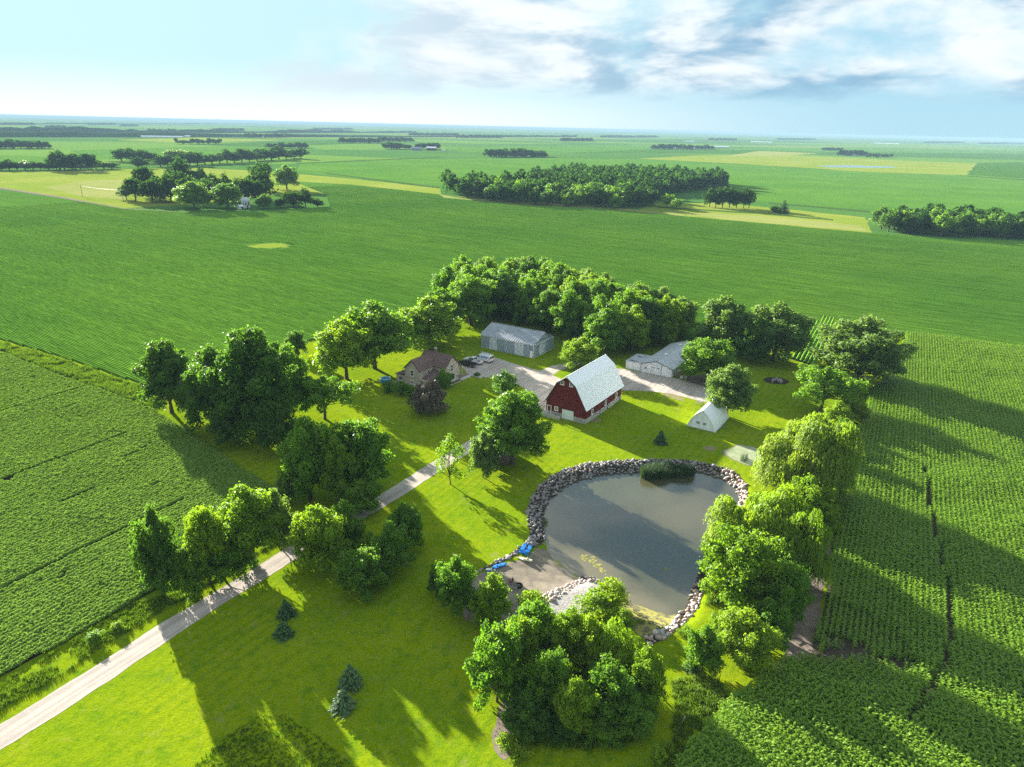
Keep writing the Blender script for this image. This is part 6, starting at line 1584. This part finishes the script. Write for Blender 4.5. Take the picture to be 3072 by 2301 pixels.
# near rows of the big bean field as solid hedges of leaves
SPOT = D(580, 531)
def row_hedges(name, poly, rowdir, nmin, nmax, seg, hgt, label, mat, spacing=0.762, wd=0.27):
    poly = [np.asarray(p) for p in poly]; d = rowdir / np.linalg.norm(rowdir); n = np.array([-d[1], d[0]]); P = np.array(poly); b = P @ n; V, Fq = [], []; nb = 0
    r = np.random.default_rng(4)
    for bb in np.arange(math.ceil(max(b.min(), nmin) / spacing) * spacing + spacing * 0.25, min(b.max(), nmax), spacing):
        xs_ = []
        for i in range(len(poly)):
            p, q = P[i], P[(i + 1) % len(P)]; u, v = p @ n - bb, q @ n - bb
            if (u > 0) != (v > 0): xs_.append((p + (q - p) * u / (u - v)) @ d)
        xs_.sort()
        for a0, a1 in zip(xs_[::2], xs_[1::2]):
            a0, a1 = max(a0, -620), min(a1, 420)
            m = int((a1 - a0) / (seg if bb < 190 else 6.0 if bb < 330 else 12.0))
            if m < 2: continue
            a = np.linspace(a0, a1, m + 1); c = np.outer(a, d) + n * bb; j = r.normal(size=(m + 1, 4)) * 0.05; hh = (hgt * (0.85 + 0.3 * snoise(c, 2.2, 1)) + r.normal(size=m + 1) * 0.04) * np.clip((nmax - bb) / max(1.0, nmax - nmin) * 4.0, 0.06, 1) + 0.03
            hh *= np.where(np.linalg.norm((c - SPOT) / np.array([18.0, 11.0]), axis=1) + 0.5 * snoise(c, 6, 8) < 1.1, 0.08, 1.0)
            ring = np.stack([np.column_stack([c + np.outer(-wd + j[:, 0], n), np.full(m + 1, 0.02)]), np.column_stack([c + np.outer(-wd * 0.55 + j[:, 1], n), hh]), np.column_stack([c + np.outer(wd * 0.55 + j[:, 2], n), hh * 0.97]), np.column_stack([c + np.outer(wd + j[:, 3], n), np.full(m + 1, 0.02)])], 1)
            V.append(ring.reshape(-1, 3)); k = np.arange(m)[:, None] * 4 + nb
            for e in range(3): Fq.append(np.hstack([k + e, k + 4 + e, k + 5 + e, k + 1 + e]))
            nb += 4 * (m + 1)
    me = fast_mesh(name, np.vstack(V), np.vstack(Fq), mat, True); o = link(name, me); tag(o, label, 'soybeans', kind='stuff'); print(name, len(me.polygons)); return o
M['bean_row'] = mat_crop_rows('bean_rows', (0.090, 0.210, 0.022), (0.125, 0.250, 0.024), (0.05, 0.14, 0.02), ROW_A, depth=0.05)
nA = np.array([0.571, 0.821])
row_hedges('soybean_rows', BEAN_A, ROW_A, 40, 640, 2.8, 0.50, 'long even rows of the big soybean field nearest the farm', M['bean_row'])
PLOT = [Z6(775, 470), Z6(820, 400), Z6(905, 270), Z6(965, 205), Z6(1060, 225), Z6(1010, 330), Z6(930, 470), Z6(900, 510)]
sheet('garden_soil', PLOT, 0.04, M['soil'], label='dark soil of the small row crop plot', cat='soil')
row_hedges('garden_rows', PLOT, np.array([0.47, 0.883]), -999, 999, 1.0, 0.55, 'small plot of separate green rows beside the huge willow', M['bean_row'], 1.2, 0.42)

# ---------------------------------------------------------------- rough grass, reeds, algae
def blade_proto(seed, n, h, spread, w=0.03):
    r = np.random.default_rng(seed); V, Fc, T = [], [], []
    for i in range(n):
        a = r.uniform(0, 6.28); p = r.normal(size=2) * spread; l = r.uniform(0.2, 0.7) * h * 0.6; hh = h * r.uniform(0.6, 1.1); d = np.array([math.cos(a), math.sin(a)]); s = np.array([-d[1], d[0]]) * w
        b = len(V)
        for u, z, k in ((0, 0, 1), (0.35, 0.65, 0.8), (1.0, 1.0, 0.1)):
            c = p + d * l * u; V += [np.array([*(c + s * k), z * hh]), np.array([*(c - s * k), z * hh])]
        for k in range(2): Fc.append((b + 2 * k, b + 2 * k + 1, b + 2 * k + 3, b + 2 * k + 2)); T.append(r.random())
    return np.array(V), np.array(Fc), np.array(T)
tuft = [blade_proto(k, 16, 0.8, 0.22, 0.035) for k in range(5)]
def rough(name, poly, dens, label, leaf='leaf_grass', s=(0.6, 1.2), cut=0.0, seed=0, cat='tall grass', protos=None, zf=None):
    poly = [np.asarray(p) for p in poly]; P = np.array(poly); mn, mx = P.min(0), P.max(0); r = np.random.default_rng(900 + seed); n = int(np.prod(mx - mn) * dens)
    Qr = r.uniform(mn, mx, (n, 2)); Qr = Qr[pip(Qr, poly)]; Qr = Qr[snoise(Qr, 2.2, seed) > cut]
    z = hz(Qr) if zf is None else np.full(len(Qr), zf)
    return scatter(name, protos or tuft, np.column_stack([Qr, z]), r.uniform(0, 6.28, len(Qr)), r.uniform(*s, len(Qr)) * (0.7 + 0.6 * snoise(Qr, 3, seed + 1)), r.integers(0, 5, len(Qr)), M[leaf], label, cat)
M['leaf_rough'] = mat_leaf('leaf_rough_grass', (0.070, 0.150, 0.012), (0.17, 0.25, 0.02), trans=0.3)
M['leaf_deep'] = mat_leaf('leaf_deep_grass', (0.060, 0.140, 0.008), (0.140, 0.230, 0.012), trans=0.3)
rough('tall_grass', [D(405, 1662), D(470, 1605), D(560, 1543), D(610, 1543), D(680, 1585), D(745, 1640), D(790, 1680), D(700, 1760), D(380, 1760)], 16, 'unmown patch of deep green grass at the bottom edge', 'leaf_deep', (0.18, 0.36), 0.0, 1)
rough('ditch_weeds', [D(-60, 1530), D(0, 1478), D(150, 1390), D(290, 1305), D(400, 1275), D(520, 1215), D(620, 1150), D(615, 1164), D(505, 1230), D(400, 1292), D(305, 1348), D(200, 1414), D(100, 1480), D(0, 1536), D(-60, 1572)], 9, 'weedy grass in the ditch between bean field and driveway', 'leaf_rough', (0.35, 0.75), 0.2, 2)
rough('field_margin_grass', [D(-120, 705), D(0, 738), D(130, 776), D(310, 838), D(350, 875), D(330, 884), D(240, 848), D(120, 806), D(0, 758), D(-120, 735)], 5, 'rough yellow grass strip between the two bean fields', 'leaf_rough', (0.6, 1.3), 0.2, 3)
rough('tall_grass', [Z7(1740, 860), Z7(1900, 820), Z7(2080, 830), Z7(2180, 960), Z7(2080, 1080), Z7(1950, 1230), Z7(1840, 1400), Z7(1780, 1480), Z7(1640, 1480), Z7(1760, 1250), Z7(1780, 1050)], 7, 'tall weedy grass between the foreground thicket and the corn', 'leaf_rough', (0.6, 1.2), 0.25, 4)
rough('undergrowth', [Z7(480, 960), Z7(700, 1320), Z7(1150, 1360), Z7(1500, 1300), Z7(1650, 1000), Z7(1500, 800), Z7(1300, 700), Z7(700, 700)], 4, 'dark undergrowth beneath the foreground thicket', 'leaf_deep', (0.7, 1.4), 0.1, 5)
rough('bank_weeds', [Z4(1840, 870), Z4(1830, 1000), Z4(1790, 1120), Z4(1760, 1220), Z4(1900, 1180), Z4(2100, 1100), Z4(2250, 1000), Z4(2150, 800), Z4(2000, 760)], 5, 'green undergrowth below the willows on the right bank', 'leaf_rough', (0.6, 1.3), 0.1, 6)
rough('shore_weeds', [Z4(1190, 1300, -0.8), Z4(1260, 1340, -0.8), Z4(1420, 1400, -0.7), Z4(1470, 1360, -0.8), Z4(1500, 1390, -0.6), Z4(1400, 1450, -0.5), Z4(1290, 1490, -0.4), Z4(1210, 1450, -0.3)], 10, 'thin green weeds on the algae shore', 'leaf_rough', (0.3, 0.6), 0.35, 7)
reed = [blade_proto(30 + k, 9, 2.0, 0.22, 0.03) for k in range(5)]
M['leaf_reed'] = mat_leaf('leaf_reed', (0.030, 0.072, 0.030), (0.075, 0.125, 0.050), trans=0.2)
rough('cattails', [Z4(1288, 240, ZW), Z4(1290, 285, ZW), Z4(1350, 293, ZW), Z4(1480, 285, ZW), Z4(1600, 270, ZW), Z4(1662, 262, ZW), Z4(1672, 238, ZW), Z4(1600, 228, ZW), Z4(1400, 228, ZW)], 26, 'dark green clump of cattails in the far side of the pond', 'leaf_reed', (0.8, 1.15), 0.05, 8, 'cattails', reed, ZW - 0.05)
rough('reeds', [Z2(1960, 1395), Z2(2000, 1370), Z2(2060, 1375), Z2(2070, 1420), Z2(2010, 1430)], 10, 'thin reeds standing in the small scum pond', 'leaf_reed', (0.5, 0.8), 0.1, 9, 'reeds', reed, 0.0)
# algae mats
M['algae'] = mat_leaf('algae', (0.13, 0.15, 0.03), (0.30, 0.27, 0.07), trans=0.0)
def algae(name, regions, label, seed):
    r = np.random.default_rng(seed); V, Fc, T = [], [], []
    for (poly, n, smin, smax) in regions:
        poly = [Z4(*p, ZW) for p in poly]; P = np.array(poly); k = 0; mn, mx = P.min(0), P.max(0)
        while k < n:
            c = r.uniform(mn, mx)
            if not pip([c], poly)[0]: continue
            k += 1
            if snoise([c], 1.6, seed)[0] < 0.42: continue
            s = r.uniform(smin, smax); b = len(V); m = 8; ph = r.uniform(0, 6.28, 3); zz = ZW + r.uniform(0.012, 0.03)
            for i in range(m):
                a = 2 * math.pi * i / m; q = s * (1 + 0.35 * math.sin(2 * a + ph[0]) + 0.25 * math.sin(3 * a + ph[1])) * r.uniform(0.75, 1.2); V.append((c[0] + math.cos(a) * q, c[1] + math.sin(a) * q * 0.8, zz))
            Fc.append(tuple(range(b, b + m))); T.append(r.random())
    o = link(name, fast_mesh(name, V, np.array(Fc), M['algae'], False, T)); tag(o, label, 'algae', kind='stuff')
algae('algae_mat', [([(830, 860), (930, 820), (960, 880), (1030, 960), (1000, 1010), (920, 1005), (900, 950), (840, 885)], 130, 0.08, 0.28), ([(575, 800), (620, 820), (680, 900), (760, 960), (830, 1000), (800, 1035), (700, 1000), (640, 930), (590, 860)], 170, 0.08, 0.26),
                    ([(1420, 930), (1500, 950), (1480, 980), (1430, 965)], 14, 0.1, 0.2)], 'yellow green algae scraps floating off the beach', 21)
algae('algae_mat', [([(1180, 1190), (1300, 1235), (1400, 1262), (1500, 1295), (1530, 1320), (1490, 1350), (1420, 1300), (1300, 1290), (1200, 1260)], 330, 0.12, 0.4)], 'thick yellow algae mat along the lower pond shore', 22)
# ---------------------------------------------------------------- middle distance and horizon
random.seed(21)
def FZ(x, y): return (x / 3, 237.6 + y / 3)
def ftree(cx, top, base, w, label, grp, leaf='far', k=None, fz=FZ):
    b = fz(cx, base); t = fz(cx, top); dtree(k or 'far%d' % random.randrange(5), leaf, b[0], b[1], t[1], w / 3, label, group=grp, name='tree')
lab = 'green tree of the left farmstead grove around the white house'
for cx, top, base, w in ((820, 490, 580, 80), (880, 440, 590, 120), (950, 360, 560, 140), (990, 450, 600, 130), (1110, 430, 600, 140), (1190, 330, 500, 160), (1150, 400, 560, 110), (1310, 380, 500, 80), (1390, 430, 580, 120), (1470, 430, 590, 90), (1600, 440, 605, 120),
                         (1660, 450, 600, 110), (1690, 345, 520, 130), (1700, 400, 580, 150), (1330, 450, 600, 120), (1040, 440, 590, 110), (1230, 430, 590, 120)):
    ftree(cx, top, base, w, lab, 'trees of the left farmstead grove')
ftree(1260, 470, 640, 210, 'widest front tree of the left farmstead grove', None, 'mid', 'broad0')
ftree(1480, 470, 640, 180, 'round front tree left of the distant white house', None, 'mid', 'broad3')
ftree(1860, 360, 515, 150, 'tall lone tree at the right end of the left farmstead grove', None, 'mid', 'broad1')
ftree(1710, 545, 640, 100, 'small round tree right of the distant white house', None, 'mid', 'broad2')
for cx, top, base, w in ((1820, 570, 635, 70), (1900, 530, 632, 115), (1980, 520, 628, 110), (2060, 580, 632, 70)): ftree(cx, top, base, w, 'low bushy tree in the row right of the distant white house', 'row of low trees right of the distant house')
for cx, top, base, w in ((390, 275, 392, 150), (490, 285, 392, 115), (590, 280, 392, 105)): ftree(cx, top, base, w, 'one of three tall trees in the far left hedgerow', 'three tall hedgerow trees')
for cx, top, base, w in ((790, 250, 335, 110), (850, 255, 338, 90), (920, 255, 342, 100), (990, 275, 345, 80), (900, 310, 378, 120)): ftree(cx, top, base, w, 'tree of the small clump behind the left pasture', 'clump behind the left pasture')
for cx, top, base, w in ((1110, 255, 332, 90), (1180, 258, 332, 90), (1230, 262, 332, 60)): ftree(cx, top, base, w, 'pale thin tree in the far hedgerow', 'pale trees in the far hedgerow', 'olive')
for i in range(20):
    cx = 1040 + i * 48; bs = 372 - (i * 3.1) + random.uniform(-4, 4); ftree(cx, bs - random.uniform(45, 85), bs, random.uniform(70, 120), 'bushy tree in the long hedgerow behind the left farmstead', 'long hedgerow behind the left farmstead')
for i in range(16):
    cx = -40 + i * 51; ftree(cx, random.uniform(325, 352), 392 - i * 0.6, random.uniform(60, 100), 'low bushy tree in the hedgerow at the left edge', 'hedgerow at the left edge', random.choice(['far', 'olive', 'far']))
pts, rg = region_trees([(958, 423), (1020, 432), (1150, 444), (1300, 450), (1412, 450), (1400, 428), (1500, 414), (1568, 408), (1560, 396), (1400, 386), (1250, 385), (1150, 398), (1080, 416), (1000, 414), (965, 410)], 13.0, 31)
pts.sort(key=lambda q: np.hypot(*q))
def merged_trees(name, P, hs, rs, leaf, label, rg):
    """the rest of a grove behind its front trees, as one mass"""
    src = crown_broad(410, h=12, r=5, zb=0.8, nl=16, nleaf=420, ls=1.1, lobe=(0.27, 0.44), asp=0.7); V, Fc, T = [], [], []; nb = 0
    for q in P:
        an = rg.uniform(0, 6.28); cs, sn = math.cos(an), math.sin(an); k = rg.uniform(*rs) / 5; v = src[0] * np.array([k, k, rg.uniform(*hs) / 12])
        V.append(np.column_stack([v[:, 0] * cs - v[:, 1] * sn + q[0], v[:, 0] * sn + v[:, 1] * cs + q[1], v[:, 2]])); Fc.append(src[1] + nb); T.append(np.clip(src[2] * 0.6 + rg.random() * 0.4, 0, 1)); nb += len(v)
    o = link(name, fast_mesh(name, np.vstack(V), np.vstack(Fc), M[leaf], False, np.concatenate(T))); tag(o, label, 'trees', kind='stuff')
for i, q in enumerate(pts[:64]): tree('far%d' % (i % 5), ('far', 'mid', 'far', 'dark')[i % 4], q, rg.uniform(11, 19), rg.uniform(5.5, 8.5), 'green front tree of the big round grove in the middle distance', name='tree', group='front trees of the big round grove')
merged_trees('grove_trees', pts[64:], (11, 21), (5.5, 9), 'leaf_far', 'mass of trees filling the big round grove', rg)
for bx, by, ty, w_ in ((1532, 447, 410, 26), (1545, 448, 407, 26), (1560, 449, 405, 28), (1575, 449, 407, 26), (1590, 450, 412, 26), (1606, 450, 410, 26), (1617, 450, 411, 24)): dtree('far%d' % (bx % 5), 'far', bx, by, ty, w_, 'small tree of the clump right of the big round grove', group='clump right of the big round grove')
dtree('spruce1', 'spruce', 1692, 461, 431, 22, 'lone dark spruce in the yellow grass strip', name='spruce_tree')
dtree('shrub0', 'dark', 1674, 459, 446, 24, 'dark bush beside the lone spruce in the grass strip', cat='bush', name='bush')
for bx, by, ty in ((1330, 452, 420), (1440, 448, 420), (1460, 452, 430), (1405, 440, 410)): dtree('far%d' % (bx % 5), 'mid', bx, by, ty, 22, 'single small tree on the open side of the big round grove', group='small trees on the open side of the grove')
pts, rg = region_trees([(1874, 498), (1960, 508), (2080, 514), (2212, 517), (2420, 526), (2420, 504), (2212, 494), (2080, 490), (1960, 487), (1888, 487)], 10.0, 33)
pts.sort(key=lambda q: np.hypot(*q))
vis = [q for q in pts if proj((q[0], q[1], 5))[0][0] < 3150]
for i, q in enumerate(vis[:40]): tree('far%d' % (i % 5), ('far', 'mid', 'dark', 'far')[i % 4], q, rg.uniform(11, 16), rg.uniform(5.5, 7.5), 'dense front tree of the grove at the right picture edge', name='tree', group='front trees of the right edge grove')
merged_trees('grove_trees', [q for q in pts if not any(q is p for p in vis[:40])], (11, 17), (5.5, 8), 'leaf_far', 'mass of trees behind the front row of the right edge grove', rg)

# far-off woods that read as one mass
tiny = crown_broad(400, h=12, r=5, zb=0.5, nl=10, nleaf=190, ls=1.5, lobe=(0.3, 0.5), asp=0.75)
def far_wood(x0, x1, top, base, depth, label, seed):
    r = np.random.default_rng(seed); V, Fc, T = [], [], []; nb = 0; a, b = D(x0, base), D(x1, base); L = np.linalg.norm(b - a); c0 = (a + b) / 2; h0 = height_at(c0, top * DK)
    h0 = min(h0, 19); n = min(46, max(2, int(L / 9))); wide = max(1.0, L / 9 / n)
    for j in range(depth):
        for i in range(n):
            q = a + (b - a) * (i + r.uniform(0.1, 0.9)) / n + (c0 / np.linalg.norm(c0)) * (j * 11 + r.uniform(-4, 4)); s = r.uniform(0.6, 1.05) * h0 / 12; rr_ = r.uniform(0.9, 1.4) * h0 / 13 * wide ** 0.8
            an = r.uniform(0, 6.28); cs, sn = math.cos(an), math.sin(an); v = tiny[0] * np.array([rr_, rr_, s]); v = np.column_stack([v[:, 0] * cs - v[:, 1] * sn + q[0], v[:, 0] * sn + v[:, 1] * cs + q[1], v[:, 2]])
            V.append(v); Fc.append(tiny[1] + nb); T.append(tiny[2]); nb += len(v)
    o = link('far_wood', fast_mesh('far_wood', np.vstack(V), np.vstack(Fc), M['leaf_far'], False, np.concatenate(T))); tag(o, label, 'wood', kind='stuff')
for k, (x0, x1, tp, bs, dp, lb) in enumerate(((-30, 104, 291, 321, 3, 'dark wood at the far left edge'), (1047, 1178, 319, 339, 3, 'farm grove in the centre distance'), (735, 820, 291, 309, 2, 'grove left of the distant white house'), (818, 890, 291, 306, 2, 'distant trees behind the white house'),
                                           (830, 885, 303, 322, 2, 'trees round the distant farm buildings'), (900, 948, 308, 322, 2, 'trees right of the distant farm buildings'), (1212, 1280, 291, 305, 2, 'small far grove right of centre'), (1410, 1475, 307, 322, 2, 'trees of the distant right farm'),
                                           (1475, 1540, 312, 323, 1, 'thin trees beside the distant right farm'), (1775, 1820, 318, 325, 2, 'small far grove above the distant pond'), (1810, 1870, 322, 336, 2, 'dark grove above the distant pond'), (1870, 1925, 330, 340, 1, 'low trees right of the grove above the distant pond'),
                                           (985, 1085, 284, 298, 2, 'long far grove beyond the centre'), (885, 990, 280, 293, 2, 'far grove left of the long one'), (455, 527, 273, 283, 2, 'far grove on the left horizon field'), (322, 378, 276, 286, 1, 'small far grove on the left'),
                                           (527, 612, 285, 297, 2, 'far grove with white farm left of centre'), (0, 75, 262, 270, 2, 'far wood near the left horizon'), (100, 142, 269, 277, 1, 'small far wood near the left horizon'), (190, 250, 262, 270, 2, 'hazy wood on the left horizon'),
                                           (260, 298, 266, 273, 1, 'small hazy wood on the left horizon'), (575, 665, 306, 320, 2, 'trees at the far end of the hedgerow'), (380, 480, 298, 311, 1, 'thin far hedgerow on the left'), (680, 760, 272, 280, 2, 'hazy grove on the centre horizon'), (1300, 1420, 287, 297, 2, 'hazy trees on the horizon right of centre'),
                                           (1530, 1590, 297, 303, 1, 'hazy trees behind the far hog barn'), (2000, 2080, 302, 309, 2, 'hazy grove towards the right horizon'), (2120, 2212, 303, 311, 2, 'hazy grove at the right edge horizon'), (1680, 1760, 295, 302, 2, 'hazy grove on the right horizon'))):
    far_wood(x0, x1, tp, bs, dp, lb, 500 + k)
# tree lines on the horizon
def horizon_line(x0, x1, base, h, label, seed):
    r = np.random.default_rng(seed); a, b = D(x0, base), D(x1, base); n = 260; V, Fc, T = [], [], []
    nv = (a + b) / np.linalg.norm(a + b)
    for i in range(n + 1):
        q = a + (b - a) * i / n; hh = h * (0.25 + 1.1 * snoise([[i, seed]], 9, 1)[0] * (0.6 + 0.8 * r.random())); e = q + nv * 40
        c_ = (q + e) / 2; V += [(q[0], q[1], 0), (q[0], q[1], hh * 0.8), (c_[0], c_[1], hh), (e[0], e[1], 0)]
    for i in range(n):
        for k in range(3): Fc.append((4 * i + k, 4 * i + 4 + k, 4 * i + 5 + k, 4 * i + 1 + k)); T.append(r.random())
    o = link('horizon_wood', fast_mesh('horizon_wood', V, np.array(Fc), M['leaf_far'], False, T)); tag(o, label, 'wood', kind='stuff')
horizon_line(-500, 1000, 261, 16, 'long blue line of woods along the left horizon', 1)
horizon_line(900, 2700, 287, 18, 'long blue line of woods along the right horizon', 2)
horizon_line(-300, 700, 268, 12, 'nearer hazy tree line on the left', 3)
horizon_line(1250, 2300, 296, 15, 'nearer hazy tree line on the right', 4)

# far farm buildings
def far_building(x, base, wpx, wall_h, label, roof='white_roof', wall='trim_white', depth=10.0, rot=0.0, nwin=4, cat='building', name='farm_building'):
    p = D(x, base); d = np.linalg.norm(p); L = wpx * DK * d / FPX; t = empty(name, (p[0], p[1], 0), math.atan2(-p[0], p[1]) + rot); tag(t, label, cat)
    MB().prism([(0, 0), (depth, 0), (depth, wall_h), (depth / 2, wall_h + depth * 0.22), (0, wall_h)], 'x', -L / 2, L / 2).build('wall', M[wall], t)
    for ya in (-0.5, depth + 0.5): 
        q = [(-L / 2 - 0.4, ya, wall_h + 0.05), (L / 2 + 0.4, ya, wall_h + 0.05), (L / 2 + 0.4, depth / 2, wall_h + depth * 0.22 + 0.25), (-L / 2 - 0.4, depth / 2, wall_h + depth * 0.22 + 0.25)]
        MB().slab(q if ya < 0 else [q[1], q[0], q[3], q[2]], 0.15).build('roof_panel', M[roof], t)
    for k in range(nwin):
        xx = -L / 2 + L * (k + 0.5) / nwin; MB().box(xx - 0.5, xx + 0.5, -0.06, -0.01, wall_h * 0.35, wall_h * 0.75).build('window', M['dark'], t)
    MB().box(L * 0.1, L * 0.1 + 1.0, -0.08, -0.01, 0, 2.0).build('door', M['dark'], t)
    return t
far_building(532, 449, 18, 5.5, 'white house half hidden in the left farmstead grove', 'galv', depth=9, nwin=3, cat='house', name='house', rot=0.5)
far_building(522, 452, 8, 2.2, 'small white shed left of the distant house', depth=4, nwin=1, rot=0.5)
far_building(350, 297, 70, 2.6, 'long low pale hog barn in the left distance', depth=14)
far_building(395, 296, 26, 3.0, 'shorter pale barn at the right end of the long hog barn', depth=14)
far_building(834, 317, 17, 7.5, 'tall white house of the distant farm left of centre', 'galv', depth=12, cat='house', name='house')
far_building(900, 325, 22, 5, 'grey roofed shed of the distant farm', 'shed_roof', 'shed_steel', 16)
far_building(932, 325, 20, 6, 'red barn with pale roof of the distant farm', 'white_roof', 'barn_red', 16)
far_building(958, 327, 6, 3, 'small white shed right of the distant red barn', depth=7, nwin=1)
far_building(1130, 338, 10, 5, 'white house in the centre distance grove', 'galv', depth=9, nwin=2, cat='house', name='house')
far_building(1154, 338, 10, 4.5, 'white shed right of the house in the centre grove', depth=9, nwin=2)
far_building(1452, 322, 14, 4.5, 'white shed of the distant right farm', depth=12)
far_building(1492, 323, 16, 4.5, 'second white shed of the distant right farm', depth=12)
far_building(1556, 319, 32, 3, 'long tan roofed barn right of the distant farm', depth=16, wall='tan')
far_building(1490, 307, 18, 4, 'far white barn behind the distant right farm', depth=16)
far_building(1645, 308, 40, 3, 'long pale hog barn on the right horizon field', depth=18)
far_building(565, 297, 10, 7, 'tall white farm building left of centre horizon', depth=12)
far_building(1838, 336, 14, 4, 'grey house in the grove above the distant pond', 'galv', depth=9, nwin=2, cat='house', name='house')
far_building(1915, 311, 40, 3, 'thin white hog barn towards the right horizon', depth=16)

# power line by the left grove
tops = []
for bx, by, ty, lb in ((267, 436, 409, 'left wooden power pole beside the left grove'), (359, 441, 419, 'right wooden power pole in front of the left grove'), (178, 424, 400, 'power pole standing by the country road')):
    p = D(bx, by); h = min(height_at(p, ty * DK), 11); t = empty('power_pole', (p[0], p[1], 0)); tag(t, lb, 'pole', 'power poles along the country road'); tops.append((p, h))
    MB().tube([(0, 0, -0.3), (0, 0, h)], [0.2, 0.14], 8).build('pole', M['bark'], t); MB().box(-1.2, 1.2, -0.08, 0.08, h - 0.9, h - 0.7).build('cross_arm', M['bark'], t)
    for x in (-1.1, 0, 1.1): MB().tube([(x, 0, h - 0.7), (x, 0, h - 0.45)], 0.06, 6).build('insulator', M['trim_white'], t)
for (pa, ha), (pb_, hb), lb in ((tops[0], tops[1], 'three sagging wires between the poles before the left grove'), (tops[2], tops[0], 'three sagging wires above the pale hay strip')):
    t = empty('power_line', (pa[0], pa[1], 0)); tag(t, lb, 'wires')
    for off in (-1.1, 0, 1.1):
        b = MB(); b.tube([(pb_[0] * u + pa[0] * (1 - u) - pa[0] + off, pb_[1] * u + pa[1] * (1 - u) - pa[1], (ha * (1 - u) + hb * u) - 0.45 - 3.2 * u * (1 - u)) for u in np.linspace(0, 1, 13)], 0.035, 5); b.build('wire', M['fascia'], t)

# ---------------------------------------------------------------- humid summer air
def mat_haze():
    m = bpy.data.materials.new('haze'); m.use_nodes = True; n = m.node_tree.nodes; n.clear()
    o = n.new('ShaderNodeOutputMaterial'); v = n.new('ShaderNodeVolumePrincipled')
    v.inputs['Color'].default_value = (0.25, 0.385, 0.49, 1); v.inputs['Density'].default_value = HAZE; v.inputs['Anisotropy'].default_value = -0.1
    m.node_tree.links.new(v.outputs[0], o.inputs['Volume']); return m
HAZE = 0.0001
hzb = MB().box(-46000, 46000, -46000, 46000, -3.5, 67.0).build('haze', mat_haze()); tag(hzb, 'thin blue summer haze over the whole plain', 'haze', kind='stuff')
